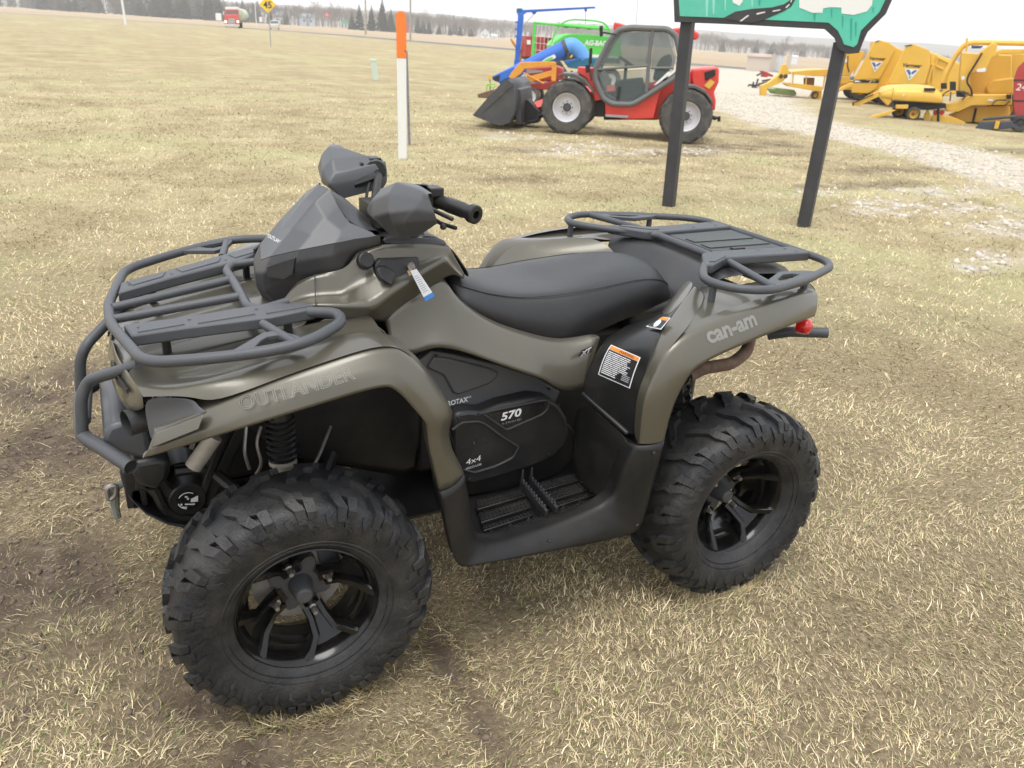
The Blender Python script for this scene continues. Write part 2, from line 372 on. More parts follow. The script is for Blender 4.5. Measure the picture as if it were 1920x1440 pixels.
flow = (fbm(bx_*1.1, by_*1.1, 71, 3)-.5)*14; az = flow+rng.normal(0, 1.0, n)
lean = np.clip(rng.normal(1.20, .25, n), .2, 1.52)
dx, dy = np.cos(az), np.sin(az); px, py = -dy, dx
tw = rng.normal(0, .5, n)
ln_ = np.where(rng.random(n) < .06, ln_*1.8, ln_); ln_[-nE:] *= 1.3; lean[-nE:] *= .72
mx_, mz_ = np.sin(lean*.92)*ln_*.5, np.cos(lean*.92)*ln_*.5
tx_, tz_ = mx_+np.sin(np.minimum(lean*1.14, 1.68))*ln_*.5, mz_+np.cos(np.minimum(lean*1.14, 1.68))*ln_*.5
o3 = np.stack([bx_, by_, bz_], -1); side = np.stack([px, py, tw*.3], -1)*wd_[:, None]*.5; d3 = np.stack([dx, dy, 0*dx], -1); up3 = np.array([0, 0, 1.0])
cur = np.stack([px, py, 0*px], -1)*(rng.normal(0, .12, n)*ln_)[:, None]
v0 = o3-side; v1 = o3+side; c_ = o3+d3*mx_[:, None]+up3*mz_[:, None]; v2 = c_-side*.85; v3 = c_+side*.85; v4 = o3+d3*tx_[:, None]+up3*tz_[:, None]+cur
bv = np.stack([v0, v1, v3, v2, v4], 1).reshape(-1, 3)
b0 = np.arange(n)*5; quads = np.stack([b0, b0+1, b0+2, b0+3], -1); tris = np.stack([b0+3, b0+2, b0+4], -1)
loops = np.concatenate([quads, tris], 1).ravel().astype(np.int32)
bm2 = bpy.data.meshes.new('dry_grass'); bm2.vertices.add(len(bv)); bm2.vertices.foreach_set('co', bv.ravel()); bm2.loops.add(len(loops)); bm2.loops.foreach_set('vertex_index', loops)
st_ = np.empty(2*n, np.int32); st_[0::2] = np.arange(n)*7; st_[1::2] = np.arange(n)*7+4; bm2.polygons.add(2*n); bm2.polygons.foreach_set('loop_start', st_); bm2.update(calc_edges=True)
pal = np.array([(.52, .425, .25), (.61, .51, .32), (.42, .325, .18), (.68, .59, .40), (.27, .20, .115)])
pc = pal[rng.choice(5, n, p=[.30, .22, .22, .06, .20])]; gp_ = np.array([(.22, .235, .075), (.30, .31, .12), (.17, .20, .07)])[rng.choice(3, n)]
isg = rng.random(n) < np.clip(.15+.36*grn, 0, .5); pc = np.where(isg[:, None], gp_, pc)*1.13*(.66+.68*rng.random((n, 1)))*(.78+.44*fbm(bx_*13, by_*13, 91, 3))[:, None]*(.80+.40*fbm(bx_*.9, by_*1.4, 92, 4))[:, None]
dirty = m_mud(bx_, by_)[:, None]; pc = pc*(1-.45*dirty)
ca = np.concatenate([np.repeat(pc, 5, 0), np.ones((5*n, 1))], 1).astype(np.float32); aa = bm2.attributes.new('tint', 'FLOAT_COLOR', 'POINT'); aa.data.foreach_set('color', ca.ravel())
gmat = bpy.data.materials.new('grass_blade'); gmat.use_nodes = True; t_ = gmat.node_tree; b_ = t_.nodes['Principled BSDF']; a_ = t_.nodes.new('ShaderNodeAttribute'); a_.attribute_name = 'tint'
t_.links.new(a_.outputs['Color'], b_.inputs['Base Color']); b_.inputs['Roughness'].default_value = .6; b_.inputs['Specular IOR Level'].default_value = .3
bm2.materials.append(gmat); gro = bpy.data.objects.new('dry_grass', bm2); COL.objects.link(gro); kind(gro, 'stuff'); tag(gro, 'straw coloured dry lawn grass covering the ground', 'grass')
# ---- gravel stones
def rocks(name, n, sampler, smin, smax, m, label):
    ico = [V(0, 0, 1), V(.9, 0, .3), V(.28, .85, .3), V(-.72, .53, .3), V(-.72, -.53, .3), V(.28, -.85, .3), V(.7, .5, -.4), V(-.27, .82, -.4), V(-.87, 0, -.4), V(-.27, -.82, -.4), V(.7, -.5, -.4)]
    base = np.array([tuple(p) for p in ico]); F_ = [(0, 1, 2), (0, 2, 3), (0, 3, 4), (0, 4, 5), (0, 5, 1), (1, 6, 2), (2, 7, 3), (3, 8, 4), (4, 9, 5), (5, 10, 1), (2, 6, 7), (3, 7, 8), (4, 8, 9), (5, 9, 10), (1, 10, 6)]
    x, y = sampler(n); n = len(x); s = smin+(smax-smin)*rng.random(n)**2.2; z = gz_(x, y)+s*.25
    a = rng.random(n)*6.28; jit = 1+.35*rng.normal(0, 1, (n, 11, 3)).clip(-1.2, 1.2)*.6
    p = base[None]*jit*s[:, None, None]*np.array([1, .8, .6])[None, None]
    ca_, sa_ = np.cos(a)[:, None], np.sin(a)[:, None]; px_ = p[..., 0]*ca_-p[..., 1]*sa_; py_ = p[..., 0]*sa_+p[..., 1]*ca_
    vs = np.stack([px_+x[:, None], py_+y[:, None], p[..., 2]+z[:, None]], -1).reshape(-1, 3); f = (np.array(F_)[None]+np.arange(n)[:, None, None]*11).reshape(-1, 3)
    me = bpy.data.meshes.new(name); me.vertices.add(len(vs)); me.vertices.foreach_set('co', vs.ravel()); me.loops.add(f.size); me.loops.foreach_set('vertex_index', f.ravel().astype(np.int32)); me.polygons.add(len(f)); me.polygons.foreach_set('loop_start', np.arange(0, f.size, 3, dtype=np.int32)); me.update(calc_edges=True)
    me.materials.append(m); o = bpy.data.objects.new(name, me); COL.objects.link(o); kind(o, 'stuff'); tag(o, label, 'gravel'); return o
LIME = mat('limestone_gravel', (.54, .49, .41), .9, var=.25, vscale=9)
def gsamp(n):
    x = rng.uniform(4.5, 26, n*9); y = rng.uniform(1, 24, n*9); p = m_grav(x, y); r = np.hypot(x+.3, y+2)
    k = rng.random(len(x)) < p*np.clip(9/r, .1, 1)**1.5; return x[k][:n], y[k][:n]
rocks('gravel', 15000, gsamp, .010, .045, LIME, 'pale limestone gravel spilled over the drive and lawn edge')
def msamp(n):
    x = np.concatenate([rng.uniform(-1.6, 1.2, n*4), rng.uniform(4, 12, n*4)]); y = np.concatenate([rng.uniform(-1.2, 2.6, n*4), rng.uniform(5, 12, n*4)]); k = rng.random(len(x)) < m_mud(x, y)*.6; i = rng.permutation(np.nonzero(k)[0])[:n]; return x[i], y[i]
rocks('soil_clods', 3500, msamp, .003, .014, mat('soil', (.14, .108, .08), .95, var=.3, vscale=20), 'small clods of dark soil in the bare patches')
# ================================================================== the quad bike
OLV = mat('olive_paint', (0.098, 0.090, 0.068), 0.34, 0.4, 0.45, var=0.05, vscale=3, dirt=(0.16, 0.14, 0.10), dscale=4, damt=0.16)
GRYP = mat('grey_plastic', (0.070, 0.073, 0.079), 0.40, bump=0.05, bscale=700, dirt=(0.11, 0.10, 0.09), dscale=7, damt=0.22)
DGRY = mat('dark_plastic', (0.027, 0.028, 0.031), 0.38, bump=0.05, bscale=600, dirt=(0.10, 0.085, 0.065), dscale=8, damt=0.3)
BLKP = mat('black_plastic', (0.011, 0.011, 0.012), 0.40, bump=0.05, bscale=500, dirt=(0.07, 0.06, 0.048), dscale=9, damt=0.30)
GUARD = mat('foot_guard_plastic', (0.009, 0.009, 0.009), 0.42, bump=0.03, bscale=300, spec=0.32, dirt=(0.045, 0.038, 0.03), dscale=10, damt=0.35)
BLKG = mat('gloss_black_plastic', (0.012, 0.012, 0.012), 0.22, dirt=(0.05, 0.045, 0.035), dscale=9, damt=0.25)
PWD = mat('powder_coat', (0.060, 0.064, 0.071), 0.45, bump=0.12, bscale=900, dirt=(0.10, 0.09, 0.075), dscale=12, damt=0.2)
VINYL = mat('seat_vinyl', (0.012, 0.012, 0.0135), 0.36, bump=0.16, bscale=420, dirt=(0.035, 0.034, 0.033), dscale=5, damt=0.25)
RUB = mat('tyre_rubber', (0.013, 0.0138, 0.016), 0.46, bump=0.2, bscale=160, var=0.2, vscale=14, spec=0.42, dirt=(0.11, 0.10, 0.085), dscale=11, damt=0.36)
RIMB = mat('rim_gloss_black', (0.004, 0.004, 0.004), 0.13, spec=0.4, dirt=(0.06, 0.05, 0.04), dscale=14, damt=0.18)
STEEL = mat('dull_steel', (0.36, 0.34, 0.31), 0.42, 0.8, dirt=(0.16, 0.11, 0.07), dscale=12, damt=0.6)
DISC = mat('brake_steel', (.40, .37, .33), .45, .3, dirt=(.2, .15, .10), dscale=16, damt=.6)
ALU = mat('cast_aluminium', (0.075, 0.078, 0.085), 0.5, 0.3, dirt=(0.10, 0.085, 0.065), dscale=14, damt=0.5)
RUST = mat('rusty_pipe', (0.19, 0.125, 0.09), 0.75, 0.3, var=0.3, vscale=30, dirt=(0.10, 0.05, 0.03), dscale=20, damt=0.5)
BEIG = mat('pale_metal', (0.42, 0.38, 0.31), 0.5, 0.2, dirt=(0.2, 0.17, 0.13), dscale=14, damt=0.5)
WHT = mat('white_print', (0.72, 0.73, 0.74), 0.5)
SILV = mat('silver_decal', (0.22, 0.225, 0.225), 0.45)
FADE = mat('faded_decal', (0.19, 0.185, 0.165), 0.45)
ORG = mat('orange_print', (0.80, 0.25, 0.03), 0.5)
BLUEP = mat('blue_print', (0.04, 0.22, 0.62), 0.5)
LENSR = mat('red_lens', (0.62, 0.02, 0.02), 0.15, coat=0.6)
AMB = mat('amber_lens', (0.75, 0.22, 0.03), 0.2, coat=0.5)
GLASSY = mat('lamp_glass', (0.45, 0.47, 0.48), 0.08, 0.6, coat=1.0)
ROPE = mat('grey_rope', (0.22, 0.23, 0.20), 0.9, bump=0.5, bscale=400)

atv = thing('quad_bike', 'olive metallic four-wheel quad bike with black racks parked on dry lawn', 'quad bike', (0.65, 0, 0), world=True)
def pts(L): return [P(*q) for q in L]
# ---------------- wheels
def tyre_profile(R_, w, rl):
    # half cross-section sampled by s in -1..1 (arc position): returns list (axial, radius)
    hw = w/2
    base = [(-0.66*hw, rl-0.006), (-0.77*hw, rl+0.006), (-0.93*hw, rl+0.036), (-0.985*hw, rl+0.074), (-0.94*hw, R_-0.045), (-0.80*hw, R_-0.026), (-0.5*hw, R_-0.017), (0, R_-0.014)]
    return base + [(-a, r) for a, r in base[-2::-1]]
def catmull(L, n):
    out = []; L = [Vector((a, b, 0)) for a, b in L]
    for i in range(len(L)-1):
        p0 = L[max(i-1, 0)]; p1 = L[i]; p2 = L[i+1]; p3 = L[min(i+2, len(L)-1)]
        for k in range(n):
            t = k/n; q = 0.5*((2*p1)+(p2-p0)*t+(2*p0-5*p1+4*p2-p3)*t*t+(3*p1-p0-3*p2+p3)*t**3); out.append((q.x, q.y))
    out.append((L[-1].x, L[-1].y)); return out
def make_tyre(R_, w, rl):
    prof = catmull(tyre_profile(R_, w, rl), 3); L = [0]
    for a, b in zip(prof, prof[1:]): L.append(L[-1]+math.hypot(b[0]-a[0], b[1]-a[1]))
    tot = L[-1]
    def at(s):                                                       # s in -1..1 over the whole section
        d = (s*0.5+0.5)*tot; i = max(0, min(len(L)-2, next((k for k in range(len(L)-1) if L[k+1] >= d), len(L)-2)))
        t = (d-L[i])/(L[i+1]-L[i]); a = prof[i]; b = prof[i+1]; tx, ty = b[0]-a[0], b[1]-a[1]; l = math.hypot(tx, ty)
        return a[0]+tx*t, a[1]+ty*t, -ty/l, tx/l
    m = MB(); m.lathe(prof, (0, 0, 0), (0, 1, 0), 64)
    def pt(th, s, h):
        a, r, na, nr = at(s); r += nr*h; a += na*h; return Vector((r*math.sin(th), a, r*math.cos(th)))
    def lug(cs, ws, h, hb=None):                                     # cs: [(theta, s)], ws: half widths (rad)
        n = len(cs); o = len(m.v)
        for i, ((th, s), w_) in enumerate(zip(cs, ws)):
            hh = h[i] if isinstance(h, (list, tuple)) else h
            for dth, hg in ((-w_*1.12, -0.003), (-w_, hh), (w_, hh), (w_*1.12, -0.003)): m.v.append(pt(th+dth, s, hg))
        for i in range(n-1):
            for k in range(3): a = o+i*4+k; m.f.append((a, a+1, a+5, a+4))
        m.f.append((o, o+3, o+2, o+1)); e = o+(n-1)*4; m.f.append((e, e+1, e+2, e+3))
    N = 19; pitch = 2*PI/N
    for k in range(N):
        for sg, off in ((-1, 0.0), (1, 0.5)):
            t0 = (k+off)*pitch; jt = 0.02*math.sin(k*2.3+sg)
            # long curved chevron bar from the crown out over the shoulder
            c = [(t0+jt, sg*0.03), (t0+0.04, sg*0.13), (t0+0.11, sg*0.24), (t0+0.12, sg*0.34), (t0+0.17, sg*0.42), (t0+0.18, sg*0.54)]
            lug(c, [0.034, 0.037, 0.039, 0.041, 0.040, 0.034], [0.014, 0.015, 0.015, 0.015, 0.012, 0.005])
            # stepped shoulder block between the bars
            c = [(t0+pitch*0.52, sg*0.22), (t0+pitch*0.56, sg*0.31), (t0+pitch*0.74, sg*0.34), (t0+pitch*0.78, sg*0.44), (t0+pitch*0.80, sg*0.50)]
            lug(c, [0.034, 0.038, 0.038, 0.037, 0.032], [0.014, 0.015, 0.015, 0.012, 0.005])
            c = [(t0+pitch*0.18, sg*0.47), (t0+pitch*0.24, sg*0.55), (t0+pitch*0.34, sg*0.60), (t0+pitch*0.36, sg*0.67)]
            lug(c, [0.020, 0.026, 0.024, 0.012], [0.003, 0.006, 0.005, 0.0015])
            c = [(t0+pitch*0.70, sg*0.52), (t0+pitch*0.78, sg*0.60), (t0+pitch*0.92, sg*0.63), (t0+pitch*0.94, sg*0.69)]
            lug(c, [0.018, 0.026, 0.022, 0.010], [0.003, 0.006, 0.005, 0.0015])
    # raised bead rings on the sidewall
    for sg in (-1, 1):
        for sr in (0.80, 0.86):
            rows = [[pt(2*PI*i/64, sg*(sr-0.008), 0.0) for i in range(64)], [pt(2*PI*i/64, sg*sr, 0.0022) for i in range(64)], [pt(2*PI*i/64, sg*(sr+0.008), 0.0) for i in range(64)]]
            m.grid(rows, closed=True)
    return m
RW = 0.3137; RLIP = 0.1687
def make_wheel(w, lip, disc):
    W_ = bpy.data.objects.new('wheel', None); COL.objects.link(W_); W_.empty_display_size = 0.2
    ty = make_tyre(RW, w, RLIP+0.001).build('tyre', RUB, W_, angle=32)
    hw = w/2; yl = -lip
    m = MB(); m.lathe([(hw*0.74, RLIP), (hw*0.74, RLIP-0.010), (0.03, 0.128), (-0.01, 0.128), (-0.012, 0.138), (-0.03, 0.138), (-0.032, 0.147), (-0.05, 0.148), (yl+0.012, 0.155), (yl+0.002, 0.160), (yl-0.004, 0.165), (yl-0.002, RLIP), (yl+0.01, RLIP+0.001), (yl+0.02, RLIP-0.006)], (0, 0, 0), (0, 1, 0), 56)
    rim = m.build('rim', RIMB, W_, angle=30)
    # four forked spokes
    for k in range(4):
        a0 = PI/2*k + R(10); sp = MB()
        rad = lambda a: Vector((math.cos(a), 0, math.sin(a)))
        for sg in (-1, 1):
            a1 = a0 + sg*0.06; a2 = a0 + sg*0.30; a3 = a0 + sg*0.36
            cen = [rad(a0+sg*0.30)*0.056, rad(a0+sg*0.21)*0.084, rad(a0+sg*0.22)*0.116, rad(a0+sg*0.34)*0.140, rad(a0+sg*0.40)*0.160]
            ysurf = [0.004, -0.010, yl+0.036, yl+0.020, yl+0.008]; wd = [0.0095, 0.0095, 0.0105, 0.0115, 0.014]
            rows = []
            for i, c in enumerate(cen):
                t = (cen[min(i+1, 4)]-cen[max(i-1, 0)]).normalized(); s_ = Vector((-t.z, 0, t.x)); y = ysurf[i]
                rows.append([c+s_*wd[i]+Vector((0, y+0.022, 0)), c+s_*wd[i]+Vector((0, y+0.002, 0)), c+s_*wd[i]*0.6+Vector((0, y-0.005, 0)), c-s_*wd[i]*0.6+Vector((0, y-0.005, 0)), c-s_*wd[i]+Vector((0, y+0.002, 0)), c-s_*wd[i]+Vector((0, y+0.022, 0))])
            sp.grid(rows)
        # the recessed web with the nut seat
        sp.grid([[rad(a0+s_*.44)*.046+V(0, .020, 0) for s_ in (-1, 0, 1)], [rad(a0+s_*.20)*.088+V(0, .010, 0) for s_ in (-1, 0, 1)], [rad(a0+s_*.24)*.118+V(0, yl+.055, 0) for s_ in (-1, 0, 1)], [rad(a0+s_*.36)*.158+V(0, yl+.030, 0) for s_ in (-1, 0, 1)]])
        o = sp.build('spoke', RIMB, rim, angle=35)
        n = MB(); n.lathe([(-0.026, 0.0001), (-0.026, 0.0055), (-0.018, 0.0075), (-0.006, 0.0085), (-0.004, 0.013), (0.012, 0.013)], rad(a0)*0.069+V(0, 0.006, 0), (0, 1, 0), 8)
        n.build('wheel_nut', STEEL, rim, angle=25)
    h = MB(); q = []
    for i in range(32):
        a = 2*PI*i/32; lob = 0.5+0.5*math.cos(4*(a-R(55))); q.append(Vector((math.cos(a), 0, math.sin(a)))*(0.045+0.036*lob**1.5))
    h.prism([p+V(0, 0.026, 0) for p in q], (0, 0.03, 0)); h.lathe([(-0.030, 0.0001), (-0.030, 0.017), (-0.026, 0.021), (0.0, 0.027), (0.026, 0.030)], (0, 0, 0), (0, 1, 0), 20)
    h.box((0.0, -0.031, -0.003), (0.030, 0.003, 0.0035), Matrix.Rotation(R(-18), 3, 'Y'))
    h.build('hub_cap', ALU, W_, bev=0.002)
    if disc:
        d = MB(); d.lathe([(0.048, 0.055), (0.048, 0.112), (0.053, 0.112), (0.053, 0.055)], (0, 0, 0), (0, 1, 0), 48, closed=True)
        for i in range(8):
            a = 2*PI*i/8; d.lathe([(0.0465, 0.0001), (0.0465, 0.005)], Vector((math.cos(a)*0.094, 0, math.sin(a)*0.094)), (0, 1, 0), 8)
        d.build('brake_disc', DISC, W_)
        c = MB(); c.box((0.085, 0.062, 0.045), (0.05, 0.05, 0.085)); c.build('brake_caliper', ALU, W_, bev=0.006)
    return W_
def place_wheel(W_, x, y, rz):
    W_.parent = atv; W_.matrix_parent_inverse = Matrix.Translation(-Vector(atv.location))
    W_.location = (x, y, RW-0.012); W_.rotation_euler = (0, 0, rz)
wf = make_wheel(0.215, 0.0767, True); place_wheel(wf, 0.0, -0.4534, R(-1.8))
wr = make_wheel(0.255, 0.0813, False); place_wheel(wr, 1.295, -0.4866, 0)
def wheel_copy(w, x, y, rz, spin):
    c = copy_tree(w, atv); place_wheel(c, x, y, rz); c.rotation_euler = (0, spin, rz); return c
wheel_copy(wf, 0.0, 0.4534, PI+R(-1.8), 0.7); wheel_copy(wr, 1.295, 0.4866, PI, 1.9)
wr.rotation_euler = (0, R(-35), 0); wf.rotation_euler = (0, R(-12), R(-1.8))

# ---------------- front fenders
band = MB()
Bf = [(268, 860, -.41), (330, 842, -.455), (395, 822, -.49), (514, 785, -.53), (607, 757, -.55), (690, 731, -.56), (728, 725, -.565), (747, 734, -.565), (775, 765, -.565), (800, 795, -.565), (803, 822, -.56), (806, 847, -.56), (825, 922, -.55)]
Af = [(290, 810, -.40), (335, 791, -.43), (388, 768, -.46), (520, 712, -.49), (626, 676, -.51), (700, 652, -.515), (744, 651, -.515), (777, 674, -.52), (808, 708, -.525), (851, 774, -.53), (842, 812, -.53), (848, 845, -.53), (871, 890, -.525)]
B = pts(Bf); A = pts(Af)
mid = [lerp(b, a, 0.42)+V(0, -0.009, 0) for a, b in zip(A, B)]
inn = []
for i, a in enumerate(A):
    inn.append(a + (V(0, 0.05, 0.004) if i < 7 else V(0.012, 0.06, 0.0)))
lipi = [b+V(0, 0.030, 0.004) for b in B]
band.grid([lipi, B, mid, A, inn], crow={1: 0.9, 2: 0.75, 3: 0.9}, ccol={0: 1, 6: 0.3, 9: 0.5, 10: 0.4, 12: 1})
# fender top between scoop/crease and the hood
T0 = pts([(268, 744, -.375), (318, 742, -.41), (366, 744, -.44), (400, 757, -.462), (520, 709, -.491), (626, 673, -.511), (700, 649, -.516), (744, 648, -.516), (772, 668, -.51)])
xs = [p.x for p in T0]
def hump(x, y):                                                      # height of the fender and hood sheet
    zc = np.interp(x, [-.36, -.33, -.29, -.2, -.1, 0, .08, .16, .3], [.80, .83, .852, .868, .885, .902, .915, .925, .93])
    zh = np.interp(x, [-.34, -.27, -.2, -.1, 0, .08, .14, .19, .24, .29], [.80, .852, .868, .888, .911, .934, .947, .948, .935, .89])
    zt = np.interp(x, [-.34, -.27, -.1, .05, .15, .3], [.79, .835, .852, .872, .885, .88])
    a = abs(y)
    return float(np.interp(a, [0, .05, .08, .16, .22, .30, .34, .405, .44, .48], [zc, zc-.004, zc-.012, zc-.004, zc-.016, zt, zt+.012, zh-.006, zh, zh-.012]))
rows = [T0]
for k, yy in enumerate((-.445, -.405, -.345, -.30, -.225)):
    row = []
    for i, p in enumerate(T0):
        y = max(yy, p.y+0.02*(k+1)); x = p.x + (0.006*k if i == 1 else 0)
        if i == 0: x = float(np.interp(-y, [.18, .26, .36, .38], [-.324, -.308, -.290, -.287]))
        row.append(Vector((x, y, hump(x, y) if i else .842)))
    rows.append(row)
band.grid(rows, crow={0: 0.6, 2: 0.2}, ccol={0: 1, 8: 1})
band.grid([[rows[j][-1] for j in range(5)], [rows[j][-1]+V(0.02, 0.01 if j else 0.03, -0.05-0.02*j) for j in range(5)]], ccol={0: .5})
# facet pressed into the tip of the band
fend = band.both('front_fender', OLV, atv, sub=2)
MB().prism(pts([(284, 842, -.434), (292, 813, -.424), (383, 777, -.481), (373, 806, -.496)]), (0, 0.012, 0.0)).both('fender_tip', OLV, atv, bev=.004)
# outline lettering on both bands
o0, o1 = P(453, 771, -.517), P(652, 701, -.553)
dirx = (o1-o0); upv = (P(520, 712, -.49)-P(514, 785, -.53))
drape(text('lettering', 'OUTLANDER', o0+V(0, -0.03, 0), dirx, upv, 0.034, FADE, fend[0], shear=0.10, sx=dirx.length/0.034/5.75, outline=0.016), fend[0], (0, -1, .12))
# amber side marker
MB().prism(pts([(705, 640, -.45), (711, 652, -.45), (715, 650, -.45), (708, 637, -.45)]), (0, 0.02, 0)).build('side_marker', AMB, fend[0])
# ---------------- hood
hood = MB(); hx = [-.345, -.33, -.30, -.24, -.15, -.05, .03, .10]; hy = [0, .05, .08, .16, .19, .225]
hy = [-y for y in hy[::-1]] + hy[1:]
hood.grid([[V(x + 0.10*abs(y)**1.5*(1 if x < -.28 else .3), y, hump(x, y) - (0.03 if x < -.34 else 0)) for y in hy] for x in hx], ccol={2: .5, 4: .5, 6: .5, 8: .5}, crow={1: .4})
hood.build('hood', OLV, atv, sub=2, solid=0.004)
MB().grid([[V(-.05+.0, -.155, hump(-.03, -.155)+.004), V(.01, -.155, hump(.01, -.155)+.004)], [V(-.05, -.125, hump(-.03, -.125)+.004), V(.01, -.125, hump(.01, -.125)+.004)]]).build('warning_label', WHT, atv)
MB().grid([[V(-.03, -.154, hump(-.03, -.154)+.0055), V(.009, -.154, hump(.009, -.154)+.0055)], [V(-.03, -.126, hump(-.03, -.126)+.0055), V(.009, -.126, hump(.009, -.126)+.0055)]]).build('warning_label', ORG, atv)
# ---------------- nose with lamps
nose = MB()
n0 = [V(-.345+.10*abs(y)**1.5+.000, y, hump(-.345, y)-.03) for y in (0, -.08, -.16, -.225)] + [P(268, 744, -.375)]
n1 = pts([(206, 700, -.10), (207, 712, -.18), (222, 708, -.25), (268, 697, -.30), (268, 744, -.375)])
nA = [V(-.338, 0, .815), V(-.335, -.09, .812), V(-.326, -.19, .812), V(-.312, -.28, .818), V(-.290, -.365, .835)]
nB = [V(-.348, 0, .772), V(-.346, -.10, .768), V(-.338, -.20, .768), V(-.322, -.30, .778), V(-.290, -.372, .812)]
nC = [V(-.335, 0, .735), V(-.335, -.11, .732), V(-.328, -.215, .742), V(-.312, -.305, .766), V(-.288, -.370, .80)]
top = [V(-.334, 0, .842), V(-.331, -.09, .84), V(-.322, -.18, .838), V(-.306, -.26, .84), V(-.286, -.36, .845)]
nose.grid([top, nA, nB, nC], crow={1: .7, 2: .9})
nz = nose.both('nose_panel', OLV, atv, sub=2, solid=0.006)
slot = MB().prism([V(-.341, -.10, .803), V(-.333, -.22, .803), V(-.316, -.30, .812), V(-.316, -.30, .822), V(-.331, -.21, .818), V(-.339, -.10, .815)], (.004, 0, 0)).both('nose_slot', BLKP, atv)
lampm = MB(); lampm.grid([[V(-.330, -.10, .738), V(-.322, -.20, .745), V(-.304, -.30, .768)], [V(-.322, -.11, .700), V(-.318, -.20, .705), V(-.298, -.30, .735)], [V(-.29, -.12, .68), V(-.29, -.2, .685), V(-.275, -.29, .71)]], crow={1: .3})
lampm.both('headlight', GLASSY, atv, sub=2, solid=0.004)
MB().lathe([(-.03, .0001), (-.03, .026), (-.026, .029), (.03, .029)], P(262, 787, -.30), (-1, -.35, 0), 18).both('lamp_socket', DGRY, atv, angle=35)
hs_ = MB(); hs_.prism([P(a, b, -.19) for a, b in [(192, 820), (200, 800), (228, 790), (262, 798), (278, 815), (286, 850), (270, 864), (226, 852), (200, 842)]], (0, .38, 0)); hs_.build('bumper_fascia', GRYP, atv, bev=.014)
MB().prism([P(a, b, -.20) for a, b in [(246, 868), (300, 858), (322, 868), (318, 900), (296, 922), (262, 915), (250, 895)]], (0, .40, 0)).build('bumper_mount', BLKP, atv, bev=.015)
sc = MB(); sc.grid([pts([(268, 746, -.372), (318, 745, -.405), (366, 748, -.437)]), pts([(269, 775, -.360), (320, 765, -.395), (368, 762, -.44)]), pts([(277, 818, -.375), (325, 795, -.41), (386, 770, -.458)]), pts([(284, 834, -.38), (327, 806, -.42), (386, 775, -.462)])], ccol={2: .6})
sc.both('side_scoop', GRYP, atv, sub=2, solid=0.004)
# ---------------- front bumper tubes
bm_ = MB(); e0, c0 = P(246, 876, -.30), P(155, 812, -.125)
low = [e0, lerp(e0, c0, .6)+V(0, 0, -.004), c0+V(-.004, 0, -.006)]; low = low + [V(p.x, -p.y, p.z) for p in low[::-1]]
bm_.tube(low, 0.0165, 14, fil=.07, caps=False)
bmp = bm_.build('front_bumper', PWD, atv)
MB().lathe([(0, .0001), (0, .0145)], lerp(e0, c0, .03), (e0-c0), 14).build('tube_bore', BLKP, bmp)
hoop = MB().tube([P(262, 684, -.235), P(165, 713, -.12), P(152, 745, -.122), P(154, 812, -.125)], 0.0135, 12, fil=.045)
hoop.both('bumper_hoop', PWD, atv)
MB().tube([P(160, 790, -.10), V(-.405, 0, .665)+V(0, .11, 0)], 0.012, 10).build('bumper_brace', PWD, atv)
# ---------------- winch, skid plate and chassis in the front
wc = P(352, 938, -.13)
w1 = MB().lathe([(0, .0001), (0, .043), (.004, .047), (.10, .047), (.11, .055), (.20, .055)], wc, (0, 1, 0), 28).build('winch', BLKP, atv, angle=35)
MB().lathe([(-.0015, .0001), (-.0015, .029)], wc, (0, 1, 0), 24).build('winch_decal', BLKG, w1)
for a0, a1, rr in ((0.9, 2.6, .025), (3.3, 4.5, .025)):
    MB().grid([[wc+V(math.cos(t)*q, -.0025, math.sin(t)*q) for t in np.linspace(a0, a1, 10)] for q in (rr, rr-.0025)]).build('decal_ring', WHT, w1)
MB().prism([wc+V(.008, -.0025, .004), wc+V(.026, -.0025, .010), wc+V(.024, -.0025, -.008), wc+V(.006, -.0025, -.006)], (0, .0004, 0)).build('decal_mark', WHT, w1)
for a_, b_, w_ in (((-.019, -.008), (-.014, -.008), .005), ((-.008, -.009), (.016, -.014), .0035), ((-.016, -.016), (-.004, -.019), .003), ((-.002, .006), (.003, .006), .005), ((-.006, .013), (.000, .012), .004)): MB().bar(wc+V(a_[0], -.0026, a_[1]), wc+V(b_[0], -.0026, b_[1]), .001, w_).build('decal_mark', WHT, w1)
wcr = MB(); wcr.tube([wc+V(-.075, .01, .05), wc+V(-.055, .01, -.03), wc+V(.0, .01, -.066), wc+V(.07, .01, -.055)], .013, 8, fil=.03); wcr.tube([wc+V(-.02, .03, .075), wc+V(.05, .03, .07), wc+V(.09, .03, .0)], .015, 8, fil=.03); wcr.build('winch_cradle', BLKP, atv)
ch = MB()
ch.grid([[V(-.36, -.10, .47), V(-.33, -.15, .40), V(-.22, -.17, .335), V(-.05, -.18, .30), V(.3, -.18, .285)], [V(-.37, 0, .46), V(-.34, 0, .39), V(-.22, 0, .325), V(-.05, 0, .29), V(.3, 0, .28)], [V(-.36, .10, .47), V(-.33, .15, .40), V(-.22, .17, .335), V(-.05, .18, .30), V(.3, .18, .285)]])
ch.build('skid_plate', BLKP, atv, sub=1, solid=.008)
MB().prism([V(.28, -.24, .285), V(.95, -.24, .285), V(1.5, -.16, .32), V(1.5, .16, .32), V(.95, .24, .285), V(.28, .24, .285)], (0, 0, .008)).build('belly_light_block', BLKP, atv)  # unseen plate added to block light and deepen the shade underneath
fr = MB()
